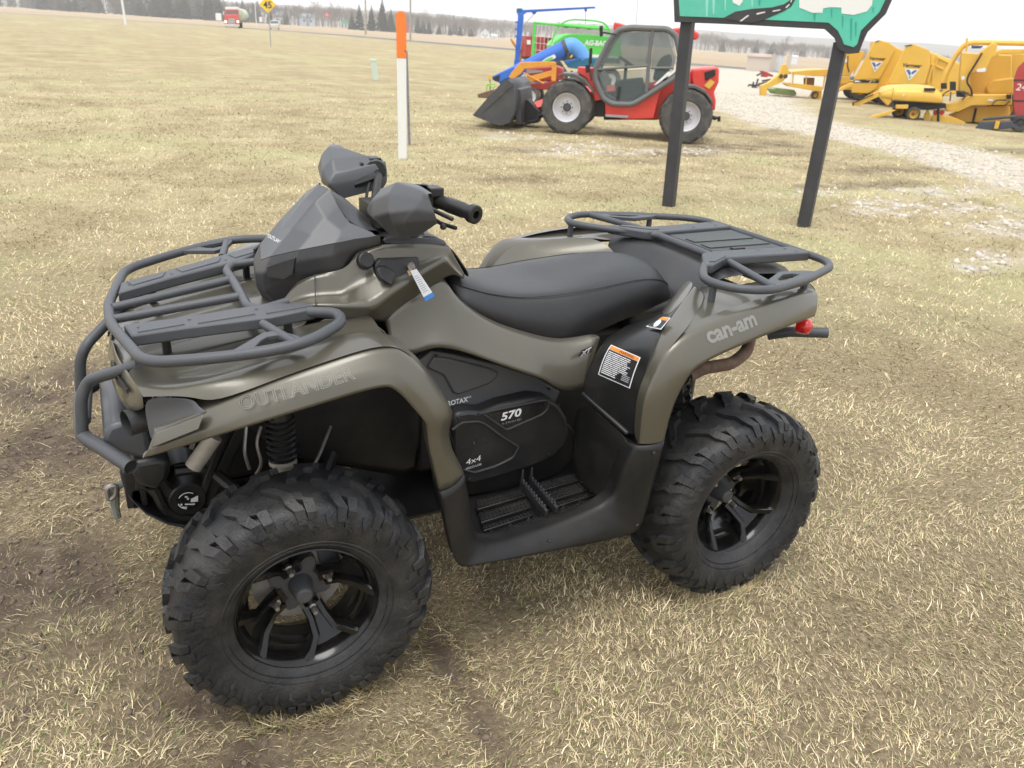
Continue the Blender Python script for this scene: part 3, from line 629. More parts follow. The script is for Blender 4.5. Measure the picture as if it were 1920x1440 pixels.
for sy in (-1, 1):
    fr.bar(V(-.30, sy*.10, .50), V(-.22, sy*.10, .34), .03, .05); fr.bar(V(-.24, sy*.10, .36), V(.05, sy*.10, .34), .035, .04)
    fr.bar(V(-.05, sy*.11, .62), V(-.17, sy*.10, .38), .03, .03)
    fr.bar(V(-.10, sy*.11, .60), V(-.20, sy*.10, .36), .045, .02); fr.bar(V(.10, sy*.11, .70), V(.12, sy*.11, .32), .035); fr.bar(V(-.2, sy*.10, .7), V(.2, sy*.10, .72), .035)
    fr.bar(V(-.30, sy*.10, .46), V(-.28, sy*.10, .70), .03, .06)
fr.bar(V(-.22, -.11, .36), V(-.22, .11, .36), .04); fr.bar(V(-.28, -.11, .62), V(-.28, .11, .62), .05); fr.box((-.33, 0, .46), (.05, .2, .11))
fr.build('front_frame', BLKP, atv, bev=.004)
MB().tube([P(402, 818, -.20), P(362, 876, -.20)], .021, 14).both('side_canister', BEIG, atv)
tub = MB()
for L_ in ([(490, 800, -.22), (480, 830, -.24), (492, 870, -.25), (480, 890, -.24)], [(462, 800, -.2), (458, 850, -.22), (468, 880, -.22)], [(620, 800, -.2), (600, 850, -.3), (585, 880, -.36)]): tub.tube(pts(L_), .0045, 6, fil=.02)
tub.build('brake_hose', STEEL, atv)
# fairlead, rope and hook
hk = MB(); hc = P(216, 925, 0.0); hk.box(hc+V(.05, 0, .03), (.03, .20, .06)); hk.build('fairlead', BLKP, atv, bev=.006)
MB().tube([hc+V(.04, 0, .03), hc+V(.0, 0, .02), hc+V(-.006, 0, -.03), hc+V(-.004, 0, -.075)], lambda t: .009+.004*math.sin(PI*t), 8, fil=.02).build('winch_rope', ROPE, atv)
MB().tube([hc+V(0, -.012, .0), hc+V(-.018, -.012, -.01), hc+V(-.016, -.012, .03), hc+V(.006, -.012, .032)], .007, 8, fil=.02, closed=True).build('winch_hook', STEEL, atv)
# suspension
for sy in (-1, 1):
    s0 = P(524, 772, -.27) if sy < 0 else None; s1 = P(533, 905, -.29)
    s0 = s0 or V(P(524, 772, -.27).x, .27, P(524, 772, -.27).z); s1 = s1 if sy < 0 else V(s1.x, -s1.y, s1.z)
    ax = (s1-s0); L_ = ax.length
    sh = MB().lathe([(0, .022), (.0, .03), (.03, .03), (.032, .026), (L_*.62, .026), (L_*.63, .032), (L_*.66, .032), (L_*.66, .02)], s0, ax, 18).build('shock_absorber', BLKP, atv, angle=35)
    MB().lathe([(L_*.665, .02), (L_*.665, .034), (L_*.72, .034), (L_*.73, .027), (L_*.86, .026), (L_*.86, .010)], s0, ax, 18).build('shock_collar', BEIG, sh, angle=35)
    cs = MB(); turns = 7
    cs.tube([s0+ax*(.05+.57*t) + (ax.orthogonal().normalized()*math.cos(t*2*PI*turns)+ax.cross(ax.orthogonal()).normalized()*math.sin(t*2*PI*turns))*.033 for t in np.linspace(0, 1, turns*12)], .005, 6).build('shock_spring', BLKP, sh)
    arm = MB()
    for z0, z1 in ((.36, .27), (.50, .40)):
        for xx in (-.14, .16): arm.tube([V(xx, sy*.17, z0), V(0.01, sy*.40, z1)], .015, 8)
    arm.tube([V(.06, sy*.1, .47), V(.07, sy*.38, .34)], .010, 8); arm.lathe([(0, .03), (0, .06), (.10, .06), (.10, .03)], V(0, sy*.40, .30), (0, -sy, 0), 14)
    arm.build('suspension_arm', BLKP, atv)
# inner wheel wells and black core of the machine
wl = MB()
wl.grid([[V(.38, -.20, .77), V(.385, -.34, .75), V(.36, -.48, .70)], [V(.40, -.20, .68), V(.405, -.34, .68), V(.375, -.51, .66)], [V(.43, -.20, .50), V(.425, -.34, .49), V(.40, -.50, .50)], [V(.44, -.20, .32), V(.43, -.34, .32), V(.42, -.50, .33)]])
wl.both('wheel_well_liner', BLKP, atv, sub=1, solid=.005)
wl2 = MB(); wl2.grid([[V(-.12, -.20, .78), V(.1, -.19, .84), V(.3, -.19, .86), V(.42, -.19, .84)], [V(-.08, -.18, .62), V(.1, -.175, .62), V(.3, -.17, .60), V(.42, -.17, .6)], [V(.06, -.17, .50), V(.15, -.165, .46), V(.3, -.16, .40), V(.43, -.16, .33)]])
wl2.grid([[V(-.26, -.44, .79), V(-.1, -.47, .82), V(.1, -.48, .86), V(.25, -.48, .84)], [V(-.24, -.22, .80), V(-.1, -.20, .82), V(.1, -.2, .85), V(.3, -.2, .84)]])
wl2.both('inner_fender_liner', BLKP, atv, sub=1, solid=.005)
core = MB(); core.box((.62, 0, .58), (.42, .30, .42)); core.box((1.1, 0, .55), (.7, .26, .40)); core.box((.1, 0, .62), (.5, .22, .36)); core.box((.48, 0, .84), (.3, .16, .14)); core.box((1.35, 0, .76), (.5, .36, .14))
core.build('engine_block', BLKP, atv, bev=.02)
# ---------------- pod
pod = MB()
K = [[(597, 345, 0), (617, 354, -.045), (633, 385, -.072), (652, 416, -.10), (698, 436, -.135)],
     [(572, 372, 0), (590, 378, -.055), (610, 408, -.090), (640, 432, -.120), (702, 440, -.142)],
     [(529, 428, 0), (548, 428, -.062), (583, 440, -.108), (635, 448, -.138), (707, 443, -.150)],
     [(489, 487, 0), (506, 481, -.065), (558, 469, -.122), (630, 455, -.148), (712, 441, -.155)]]
Kp = [pts(r) for r in K]
mir = lambda L: [V(p.x, -p.y, p.z) for p in L[:0:-1]] + L
pod.grid([mir(r) for r in Kp], crow={0: 1, 3: .8}, ccol={2: .95, 3: 1, 5: 1, 6: .95, 1: .6, 7: .6})
pd = pod.build('instrument_pod', GRYP, atv, bev=.007, bang=6, angle=None, wn=True)
gz = MB()
g0 = [mir(pts([(597, 346, 0), (617, 355, -.044), (633, 386, -.071), (652, 417, -.098), (698, 437, -.133)]))]
g0.append([lerp(p, V(.36, 0, 1.10), .35) for p in g0[0]]); g0.append([lerp(p, V(.40, 0, 1.06), .8)+V(0, 0, -.02) for p in g0[0]])
gz.grid(g0, crow={1: .6}); gz.build('gauge_shroud', DGRY, atv, sub=1, solid=.004)
lowr = MB()
top = [(489, 488, 0), (506, 482, -.067), (558, 470, -.125), (630, 456, -.150), (664, 448, -.155), (712, 442, -.158)]
mid_ = [(478, 512, 0), (493, 512, -.068), (553, 492, -.132), (625, 480, -.152), (655, 465, -.156), (713, 448, -.158)]
bot = [(481, 538, 0), (496, 545, -.065), (556, 512, -.130), (640, 503, -.150), (664, 472, -.156), (714, 457, -.158)]
und = [(500, 575, .0), (530, 585, -.07), (556, 560, -.105), (640, 520, -.125), (664, 490, -.13), (714, 466, -.13)]
lowr.grid([mir(pts(top)), mir(pts(mid_)), mir(pts(bot)), mir(pts(und))], crow={0: 1, 2: .9}, ccol={4: .7, 6: .7, 3: .8, 7: .8, 2: .5, 8: .5, 1: .7, 9: .7})
lw = lowr.build('pod_base', DGRY, atv, bev=.006, bang=8, angle=None, wn=True)
MB().prism([p+V(-.004, -.006, 0) for p in pts([(503, 499, -.085), (555, 483, -.130), (550, 512, -.131), (534, 522, -.118), (503, 517, -.085)])], (.004, .006, 0)).both('pod_vent', BLKP, atv)
text('lettering', 'OUTLANDER', P(505, 446, -.012)+V(-.006, -.006, .004), P(538, 463, -.055)-P(508, 447, -.012), (0.3, 0, 1), .0135, WHT, pd, sx=.75, bold=.02)
# key tag hangs from the ignition
# ---------------- handlebar, guards and steering
hb = MB(); gE, gI = V(.476, -.395, 1.178), V(.418, -.225, 1.190)
hb.tube([gI, V(.405, -.16, 1.185), V(.36, -.07, 1.12), V(.36, .07, 1.12), V(.405, .16, 1.185), V(gI.x, -gI.y, gI.z)], .0115, 10, fil=.05)
hb.tube([V(.36, 0, 1.12), V(.30, 0, .95)], .03, 12); hb.box((.355, 0, 1.115), (.07, .15, .05))
hb.build('handlebar', BLKP, atv)
d_ = (gE-gI).normalized()
g = MB().lathe([(0, .0115), (0, .0215), (.01, .0215), (.012, .0175), (.05, .0170), (.055, .0185), (.11, .0185), (.115, .0172), (.135, .0172), (.137, .0225), (.152, .0225), (.154, .019), (.154, .010), (.12, .009)], gI, d_, 20)
g.both('grip', BLKP, atv, angle=30)
sw = MB(); sw.tube([gI-d_*.045, gI+d_*.004], .030, 12); sw.box(gI+V(-.004, -.012, .022), (.036, .045, .022)); sw.box(gI+V(-.035, -.006, -.005), (.05, .045, .04)); sw.tube([gI+V(-.02, .02, -.03), gI+V(0, -.04, -.05), gI+V(.02, -.10, -.05)], .006, 6, fil=.02)
sw.tube([gI+V(-.05, .03, .02), gI+V(-.05, -.1, .0), gI+V(-.02, -.17, -.012)], .006, 6, fil=.02)
sw.both('switch_housing', BLKP, atv, bev=.005)
MB().lathe([(0, .0001), (0, .006), (.006, .008), (.012, .006), (.014, .0001)], P(829, 424, -.36), (0, -1, 0), 10).both('lever_tip', BLKP, atv)
gu = MB()
gk = [[(706, 372, -.185), (716, 352, -.22), (742, 340, -.29), (797, 358, -.385), (801, 363, -.400)],
      [(694, 388, -.175), (702, 376, -.225), (736, 362, -.30), (789, 373, -.388), (808, 381, -.408)],
      [(694, 398, -.175), (705, 408, -.235), (735, 400, -.318), (774, 394, -.386), (815, 400, -.415)],
      [(702, 410, -.180), (716, 422, -.235), (735, 421, -.295), (752, 418, -.358), (820, 415, -.412)],
      [(718, 428, -.185), (735, 443, -.23), (752, 447, -.28), (786, 442, -.34), (820, 419, -.400)]]
gp = [pts(r) for r in gk]
gp[1] = [p+V(-.008 if i < 3 else 0, 0, 0) for i, p in enumerate(gp[1])]; gp[2] = [p+V(-.010 if i < 3 else 0, 0, 0) for i, p in enumerate(gp[2])]
ic = [V(.432, -.185, 1.222), V(.435, -.18, 1.20), V(.435, -.175, 1.18), V(.432, -.172, 1.16), V(.42, -.17, 1.145)]
gp = [[i_]+r_ for i_, r_ in zip(ic, gp)]
gp.insert(0, [V(.436, -.19, 1.208), V(.430, -.20, 1.214), V(.395, -.235, 1.226), V(.345, -.285, 1.240), V(.342, -.335, 1.244), V(.350, -.385, 1.236)])
gu.grid(gp, crow={1: .8, 4: 1, 5: 1}, ccol={0: 1, 1: .9, 4: .97, 5: 1})
gu.both('hand_guard', GRYP, atv, bev=.006, bang=8, angle=None, wn=True)
MB().tube([V(.40, -.16, 1.18), V(.33, -.19, 1.15), V(.31, -.24, 1.15)], .012, 8, fil=.02).both('guard_bracket', BLKP, atv)
stc = MB(); stc.grid([[P(712, 440, -.14), P(760, 446, -.15), P(812, 442, -.15), P(836, 448, -.12)], [P(712, 460, -.15), P(760, 459, -.16), P(812, 459, -.16), P(842, 463, -.15)]]); stc.grid([[P(712, 440, -.14), P(760, 446, -.15), P(812, 442, -.15), P(836, 448, -.12)], [V(.28, -.0, 1.05), V(.33, 0, 1.08), V(.38, 0, 1.08), V(.43, 0, 1.06)]])
stc.both('steering_cover', BLKP, atv, sub=1, solid=.003)
# ---------------- console ridge and body sides
rd = MB()
R1 = [V(.42, -.075, 1.085), V(.46, -.072, 1.07), V(.52, -.066, 1.02), V(.565, -.062, .965), V(.575, -.055, .935)]
R2 = [V(.42, 0, 1.10), V(.465, 0, 1.085), V(.525, 0, 1.035), V(.57, 0, .975), V(.58, 0, .94)]
Ro = pts([(812, 458, -.155), (845, 460, -.145), (862, 487, -.135), (880, 512, -.125), (879, 522, -.12)])
Rm = [lerp(a, b, .5)+V(0, 0, .012) for a, b in zip(R1, Ro)]
rd.grid([Ro, Rm, R1, R2, [V(p.x, -p.y, p.z) for p in R1], [V(p.x, -p.y, p.z) for p in Rm], [V(p.x, -p.y, p.z) for p in Ro]], crow={0: 1, 1: .4, 5: .4, 6: 1})
rd.build('console_cover', DGRY, atv, sub=2, solid=.004)
sp_ = MB()
T = [(523, 573, -.12), (557, 528, -.125), (590, 513, -.14), (648, 507, -.15), (668, 473, -.152), (720, 458, -.158), (810, 456, -.163), (843, 463, -.158), (857, 490, -.15), (873, 516, -.14)]
S1 = [(523, 575, -.125), (560, 561, -.145), (591, 553, -.158), (640, 551, -.170), (682, 517, -.168), (715, 502, -.170), (775, 500, -.174), (836, 478, -.172), (852, 500, -.160), (870, 520, -.148)]
S2 = [(525, 577, -.15), (560, 573, -.205), (591, 571, -.235), (650, 573, -.248), (697, 575, -.25), (740, 545, -.237), (785, 513, -.215), (833, 484, -.19), (850, 505, -.172), (870, 522, -.152)]
K2 = [(525, 582, -.15), (560, 584, -.20), (595, 590, -.225), (650, 598, -.235), (722, 606, -.205), (748, 575, -.192), (794, 546, -.182), (838, 518, -.172), (853, 514, -.166), (870, 524, -.15)]
sp_.grid([pts(T), pts(S1), pts(S2), pts(K2)], crow={0: 1, 1: 1, 2: 1, 3: .9}, ccol={0: 1, 1: .8, 3: .95, 4: .95, 5: .5, 7: .8, 9: 1})
kn = [[(722, 600, -.20), (728, 622, -.205), (735, 652, -.225)], [(760, 568, -.188), (765, 620, -.20), (772, 670, -.23)], [(794, 545, -.18), (800, 600, -.197), (812, 650, -.25)], [(838, 517, -.17), (844, 590, -.205), (852, 655, -.265)],
      [(849, 558, -.165), (868, 618, -.222), (894, 668, -.28)], [(922, 613, -.205), (935, 648, -.252), (950, 689, -.29)], [(1000, 635, -.228), (1005, 668, -.272), (1022, 712, -.305)], [(1060, 651, -.245), (1060, 690, -.287), (1058, 740, -.298)], [(1125, 633, -.265), (1112, 674, -.29), (1100, 724, -.298)]]
KN = [pts(r) for r in kn]
KN = [[r[0]+V(0, .03, .01)] + r + [r[-1]+V(0, .03, -.002)] for r in KN]
sp_.grid(KN, ccol={1: .5, 3: .85}, crow={0: 1, 6: .5, 8: 1})
sp_.grid([pts([(590, 590, -.225), (650, 600, -.235), (722, 606, -.205), (735, 652, -.225)]), [p+V(0, .0, -.07) for p in pts([(590, 590, -.215), (650, 600, -.225), (722, 606, -.20), (735, 652, -.22)])]])
sides = sp_.both('side_panel', OLV, atv, sub=2, solid=.004)
MB().bar(P(590, 514, -.143)+V(0, -.002, 0), P(591, 574, -.24)+V(0, -.003, 0), .003, .003).build('panel_gap', BLKP, sides[0])
MB().prism([p+V(0, -.004, 0) for p in pts([(1083, 668, -.297), (1090, 656, -.291), (1111, 647, -.287), (1109, 659, -.291)])], (0, .003, 0)).build('model_badge', BLKP, sides[0])
text('badge_lettering', 'XT', P(1087, 667, -.296)+V(0, -.0055, 0), P(1110, 655, -.291)-P(1087, 667, -.296), (0, -.2, 1), .020, WHT, sides[0], shear=.4, sx=1.25, outline=.03)
sk = MB().lathe([(.012, .0001), (.012, .017), (.008, .021), (-.006, .022)], P(685, 489, -.172), (.1, -1, .45), 20).build('power_socket', BLKP, atv, angle=30)
ib = MB(); ib.prism(pts([(702, 497, -.183), (712, 487, -.182), (786, 483, -.178), (786, 505, -.186), (732, 542, -.222), (708, 520, -.2)]), (0.0, .03, 0)); ib.build('ignition_pocket', BLKP, atv, bev=.003)
MB().prism(pts([(706, 503, -.205), (722, 500, -.20), (742, 512, -.215), (736, 537, -.235), (712, 522, -.22)]), (.004, .02, 0)).build('pocket_lid', BLKP, atv, bev=.004)
MB().lathe([(.012, .0001), (.012, .008), (-.01, .009)], P(768, 500, -.19), (0, -1, .3), 12).build('ignition_switch', STEEL, atv)
# ---------------- seat
seat = MB()
st = [  # x, half profile (y, z) from centre down to the lower edge
 (.520, [(0, .965), (.05, .958), (.085, .935), (.12, .912), (.125, .895)]),
 (.545, [(0, .960), (.07, .955), (.115, .930), (.152, .902), (.15, .875)]),
 (.62, [(0, .925), (.08, .922), (.135, .905), (.172, .865), (.168, .828)]),
 (.72, [(0, .896), (.09, .897), (.155, .890), (.195, .840), (.19, .790)]),
 (.83, [(0, .892), (.10, .896), (.170, .893), (.218, .820), (.215, .757)]),
 (.88, [(0, .897), (.10, .902), (.175, .898), (.220, .825), (.215, .757)]),
 (.98, [(0, .915), (.10, .920), (.175, .905), (.212, .850), (.205, .785)]),
 (1.10, [(0, .936), (.10, .937), (.165, .915), (.198, .87), (.19, .81)]),
 (1.19, [(0, .942), (.09, .938), (.150, .908), (.182, .87), (.175, .825)]),
 (1.255, [(0, .925), (.075, .917), (.125, .885), (.155, .855), (.15, .825)]),
 (1.285, [(0, .885), (.06, .876), (.10, .858), (.12, .84), (.118, .822)])]
SR = []
for x, h in st:
    L_ = [V(x, y, z) for y, z in h]; SR.append([V(x, -y, z) for y, z in h[:0:-1]] + L_)
seat.grid([[lerp(p, V(.53, 0, .90), .35) for p in SR[0]]] + SR + [[lerp(p, V(1.27, 0, .84), .4) for p in SR[-1]]], ccol={2: .28, 6: .28}, crow={})
so = seat.build('seat', VINYL, atv, sub=3)
sm = MB()
for sg in (-1, 1):
    for j in (2,):
        path = [V(x+(0 if i else .0), sg*(h[2][0]+.0015), h[2][1]-.002) for i, (x, h) in enumerate(st)]
        sm.tube(fillet(path, .04, 4), .0014, 5)
sm.build('seam', BLKP, so)
# ---------------- engine covers on the side, seen over the footwell
ec = MB(); Q = lambda L, y: [P(a, b, y) for a, b in L]
ec.prism(Q([(772, 690), (784, 678), (809, 658), (846, 663), (934, 684), (1002, 706), (1050, 735), (1040, 760), (1000, 742), (934, 748), (850, 772), (800, 760)], -.205), (0, .05, 0))
eo = ec.both('engine_cover', GRYP, atv, bev=.004)
e2 = MB().prism(Q([(800, 690), (815, 668), (846, 672), (918, 690), (936, 698), (930, 712), (915, 722), (860, 741), (850, 738), (832, 705)], -.212), (0, .012, 0)); e2.build('cover_facet', GRYP, eo[0], bev=.006)
text('lettering', 'ROTAX', P(838, 761, -.207)+V(0, -.002, 0), P(882, 751, -.207)-P(838, 761, -.207), (0, 0, 1), .0215, WHT, eo[0], sx=.86, bold=.02)
text('lettering', 'POWER', P(869, 748, -.207)+V(0, -.002, 0), P(882, 745, -.207)-P(869, 748, -.207), (0, 0, 1), .0085, WHT, eo[0], sx=.8)
cv = MB()
outl = [(846, 790), (858, 774), (880, 770), (905, 772), (940, 758), (1000, 744), (1030, 748), (1050, 762), (1064, 785), (1069, 812), (1060, 838), (1040, 858), (1000, 876), (940, 896), (885, 910), (850, 900)]
cv.prism(Q(outl, -.255), (0, .06, 0)); co = cv.both('transmission_cover', BLKP, atv, bev=.012)
ln = MB()
for L_ in ([(848, 806), (866, 792), (898, 790), (912, 797), (940, 818), (972, 838)], [(898, 776), (912, 772), (1020, 750), (1028, 752), (1028, 764), (1018, 776), (950, 806), (940, 800), (905, 776)], [(868, 880), (890, 886), (930, 874), (962, 858), (972, 838)]): ln.tube(Q(L_, -.258), .0036, 8, fil=.01)
ln.both('cover_rib', DGRY, atv)
MB().prism(Q([(906, 778), (1018, 754), (1022, 764), (1012, 774), (950, 802), (942, 798)], -.2575), (0, .004, 0)).build('badge_plate', BLKG, co[0])
text('lettering', '570', P(939, 789, -.260), P(995, 774, -.260)-P(939, 789, -.260), (.08, 0, 1), .0335, WHT, co[0], shear=.15, sx=1.28, bold=.03)
text('lettering', 'V-TWIN EFI', P(941, 797, -.260), P(995, 783, -.260)-P(941, 797, -.260), (0, 0, 1), .0092, SILV, co[0], sx=1.35)
text('lettering', '4x4', P(873, 872, -.259)+V(0, -.0015, 0), P(915, 858, -.259)-P(873, 872, -.259), (.08, 0, 1), .0255, WHT, co[0], shear=.15, sx=1.25)
text('lettering', 'VISCO-LOK', P(873, 881, -.259)+V(0, -.0015, 0), P(915, 867, -.259)-P(873, 881, -.259), (0, 0, 1), .0098, WHT, co[0], sx=1.0)
text('lettering', 'ROTAX', P(864, 843, -.2565)+V(0, -.0012, 0), P(912, 826, -.2565)-P(864, 843, -.2565), (0, 0, 1), .020, DGRY, co[0], sx=1.2, bold=.02)
# ---------------- footwells
ft = MB()
oA = pts([(872, 892, -.535), (880, 935, -.535), (893, 1012, -.528), (920, 1022, -.525), (1050, 985, -.525), (1128, 950, -.525), (1152, 930, -.53), (1172, 870, -.54), (1192, 836, -.545)])
oB = pts([(826, 924, -.565), (838, 985, -.575), (852, 1050, -.58), (866, 1066, -.575), (1040, 1034, -.565), (1185, 1004, -.56), (1206, 985, -.565), (1228, 900, -.575), (1247, 828, -.57)])
iA = [p+V(0, .05, -.002) for p in oA]; iB = [p+V(0, .04, .0) for p in oB]
md_ = [lerp(a, b, .5)+V(0, -.012, 0) for a, b in zip(oA, oB)]
ft.grid([iA, oA, md_, oB, iB], crow={1: .7, 3: .8}, ccol={0: 1, 2: .4, 3: .4, 5: .4, 6: .4, 8: 1})
# front and rear inner walls of the well
ft.grid([pts([(880, 950, -.53), (896, 1012, -.52)]), [V(.44, -.40, .42), V(.48, -.42, .31)], [V(.44, -.24, .42), V(.48, -.24, .31)]])
ft.grid([[V(.40, -.235, .50), V(.70, -.235, .48), V(.90, -.235, .56)], [V(.42, -.225, .30), V(.70, -.225, .29), V(.95, -.225, .30)]])
ft.grid([pts([(1197, 834, -.54), (1160, 900, -.52), (1132, 948, -.50)]), pts([(1150, 800, -.42), (1120, 860, -.38), (1100, 915, -.38)]), pts([(1082, 735, -.27), (1075, 810, -.265), (1072, 884, -.262)])], ccol={0: .6})
ft.both('foot_guard', GUARD, atv, sub=2, solid=.005)
MB().bar(P(1092, 737, -.30), P(1177, 813, -.49), .010, .010).both('guard_rib', DGRY, atv, bev=.003)
zf = .335
fl = MB(); F = lambda u, v, dz=0: PZ(u, v, zf+dz)
c4_ = [F(890, 938), F(1078, 886), F(1136, 944), F(915, 1022)]
def fq(s, t, dz=0): return lerp(lerp(c4_[0], c4_[1], s), lerp(c4_[3], c4_[2], s), t)+V(0, 0, dz)
fl.prism([fq(-.05, -.35, -.035), fq(1.05, -.35, -.035), fq(1.05, 1.02, -.035), fq(-.05, 1.02, -.035)], (0, 0, .004))
fo = fl.both('footwell_floor', BLKP, atv)
for t0, t1, s0, s1 in ((.02, .22, 0, .46), (.02, .22, .54, 1), (.30, .52, 0, .44), (.30, .52, .56, 1), (.60, .70, .0, .42), (.60, .70, .58, 1), (.78, .99, 0, 1)):
    tr = MB(); tr.prism([fq(s0, t0, -.012), fq(s1, t0, -.012), fq(s1, t1, -.012), fq(s0, t1, -.012)], (0, 0, .012)); a, b = tr.both('tread_plate', BLKP, atv, bev=.002)
    kn_ = MB(); n = int((s1-s0)*34)
    for i in range(n):
        for tt in np.linspace(t0+.03, t1-.03, 3): kn_.box(fq(s0+(s1-s0)*(i+.5)/n, tt, .001), (.004, .006, .005))
    kn_.both('tread_studs', BLKP, atv)
for s in (.47, .56):                                                # toothed pegs across the floor
    pg = MB(); pg.bar(fq(s-.02, .02, .012), fq(s+.03, .86, .012), .010, .024)
    for i in range(9): q = fq(s-.02+.05*(i+.5)/9, .06+.8*i/9, .028); pg.box(q, (.010, .010, .012), taper=.4)
    pg.box(fq(s-.02, .0, .03), (.012, .012, .06), taper=.4)
    pg.both('foot_peg', DGRY, atv, bev=.0015)
for s in np.linspace(.05, .97, 7): MB().box(fq(s, .80, .004), (.014, .010, .016), taper=.2).build('grip_tooth', DGRY, atv)
for u, v in ((1108, 905), (1122, 925), (1090, 888)): MB().lathe([(.012, .0001), (.012, .006), (.006, .008), (0, .008)], F(u, v), (0, 0, 1), 8).build('bolt', STEEL, atv)
# ---------------- rear fenders
rf = MB()
Br = pts([(1246, 827, -.565), (1256, 780, -.57), (1273, 736, -.575), (1297, 698, -.578), (1322, 678, -.575), (1413, 638, -.555), (1500, 604, -.505), (1527, 594, -.47)])
Ar = pts([(1198, 832, -.55), (1202, 780, -.548), (1208, 736, -.545), (1243, 669, -.54), (1276, 628, -.535), (1400, 580, -.515), (1503, 550, -.465), (1532, 548, -.43)])
Cr = pts([(1195, 834, -.535), (1199, 780, -.53), (1204, 731, -.52), (1217, 680, -.50), (1233, 637, -.48)])
mr_ = [lerp(b, a, .5)+V(0, -.010, 0) for a, b in zip(Ar, Br)]
rf.grid([[b+V(.01, .03, .004) for b in Br], Br, mr_, Ar, [a+V(.006, .035, .004) for a in Ar]], crow={1: .9, 3: .75}, ccol={0: 1, 7: 1, 3: .3})
top1 = Cr + pts([(1256, 597, -.435), (1302, 537, -.315)])
A2 = Ar[:5] + pts([(1292, 611, -.505), (1326, 556, -.36)])
rf.grid([A2, [lerp(a, c, .55)+V(-.004, -.004, .004) for a, c in zip(A2, top1)], top1, [p+V(.012, .02, -.006) for p in top1]], crow={0: .5, 2: .85}, ccol={0: 1})
rf.grid([top1[1:], [p+V(.03, .05, .0) for p in top1[1:]], [p+V(.06, .12, -.02) for p in top1[1:]], [p+V(.08, .16, -.08) for p in top1[1:]]], crow={0: .6})
d1 = [q+V(.004, .012, -.006) for q in (Ar[4], lerp(Ar[4], Ar[5], .45), Ar[5], Ar[6], Ar[7])]
d2 = [A2[5], V(1.16, -.478, .893), V(1.36, -.46, .905), V(1.55, -.42, .905), V(1.63, -.38, .905)]
d3 = [A2[6], V(1.26, -.395, .915), V(1.38, -.395, .918), V(1.55, -.37, .92), V(1.64, -.33, .915)]
d4 = [top1[6]+V(.02, .02, -.004), V(1.30, -.31, .912), V(1.42, -.28, .905), V(1.56, -.26, .905), V(1.66, -.24, .90)]
rf.grid([d1, d2, d3, d4], crow={0: .6, 2: .3}, ccol={0: .9, 4: 1})
rf.grid([[V(p.x+.004, p.y, p.z) for p in (d1[4], d2[4], d3[4], d4[4])], [V(p.x+.02, p.y+.02, p.z-.07) for p in (d1[4], d2[4], d3[4], d4[4])]])
rfo = rf.both('rear_fender', OLV, atv, sub=2)
c0_, c1_ = P(1333, 643, -.562), P(1436, 604, -.542)
drape(text('lettering', 'can-am', c0_+V(0, -.03, 0), c1_-c0_, Ar[5]-Br[5], .058, FADE, rfo[0], sx=(c1_-c0_).length/.058/3.15, bold=.035), rfo[0], (.05, -1, .1), -.0012)
rl_ = MB()
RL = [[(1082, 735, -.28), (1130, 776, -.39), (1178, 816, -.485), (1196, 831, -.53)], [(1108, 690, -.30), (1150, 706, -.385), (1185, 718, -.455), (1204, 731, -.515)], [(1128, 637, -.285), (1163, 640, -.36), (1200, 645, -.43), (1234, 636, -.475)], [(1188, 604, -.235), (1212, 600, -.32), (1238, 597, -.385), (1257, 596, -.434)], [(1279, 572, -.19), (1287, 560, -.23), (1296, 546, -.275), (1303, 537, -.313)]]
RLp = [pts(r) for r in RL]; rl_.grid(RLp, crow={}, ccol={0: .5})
rlo = rl_.both('rear_inner_panel', BLKG, atv, sub=2, solid=.004); rlo[1].data.materials[0] = OLV  # far panel coloured olive to imitate reflections on its gloss black
def label_on(q, name, nlines, head, m0):
    # q: four corners TL, TR, BR, BL of a sticker laid onto the inner panel
    nn = (q[1]-q[0]).cross(q[3]-q[0]).normalized(); nn = nn if nn.y < 0 else -nn
    f = lambda s, t: lerp(lerp(q[0], q[1], s), lerp(q[3], q[2], s), t) + nn*.03
    def patch(s0, t0, s1, t1, nm, m_, par, off, n=8):
        g = MB().grid([[f(s0+(s1-s0)*i/n, t0+(t1-t0)*k/n) for i in range(n+1)] for k in range(n+1)]).build(nm, m_, par)
        return drape(g, rlo[0], nn, -off)
    lb = patch(0, 0, 1, 1, name, WHT, atv, .0012); patch(.03, head, .97, .975, 'label_field', m0, lb, .0018); patch(.03, .025, .97, head-.012, 'label_header', ORG, lb, .0018)
    t = MB()
    for i in range(nlines):
        tt = head+.05+(.88-head)*i/nlines; s1 = random.uniform(.70, .93) if i < nlines*.62 else random.uniform(.45, .60); s = .07
        while s < s1:
            e = min(s1, s+random.uniform(.12, .34)); t.grid([[f(s, tt), f(e, tt)], [f(s, tt+.026), f(e, tt+.026)]]); s = e+.014
    if nlines:
        for i in range(4): tt = .70+.05*i; t.grid([[f(.68, tt), f(.92, tt)], [f(.68, tt+.012), f(.92, tt+.012)]])
        drape(t.build('label_print', WHT, lb), rlo[0], nn, -.0024)
    return lb, f, nn
lb, f_, nn_ = label_on([P(1143, 645, -.322), P(1208, 673, -.448), P(1185, 730, -.455), P(1121, 702, -.335)], 'warning_label', 13, .15, BLKP)
drape(text('label_lettering', 'WARNING', f_(.36, .125), f_(1, 0)-f_(0, 0), f_(0, 0)-f_(0, 1), .0125, BLKP, lb, sx=1.0), rlo[0], nn_, -.0024)
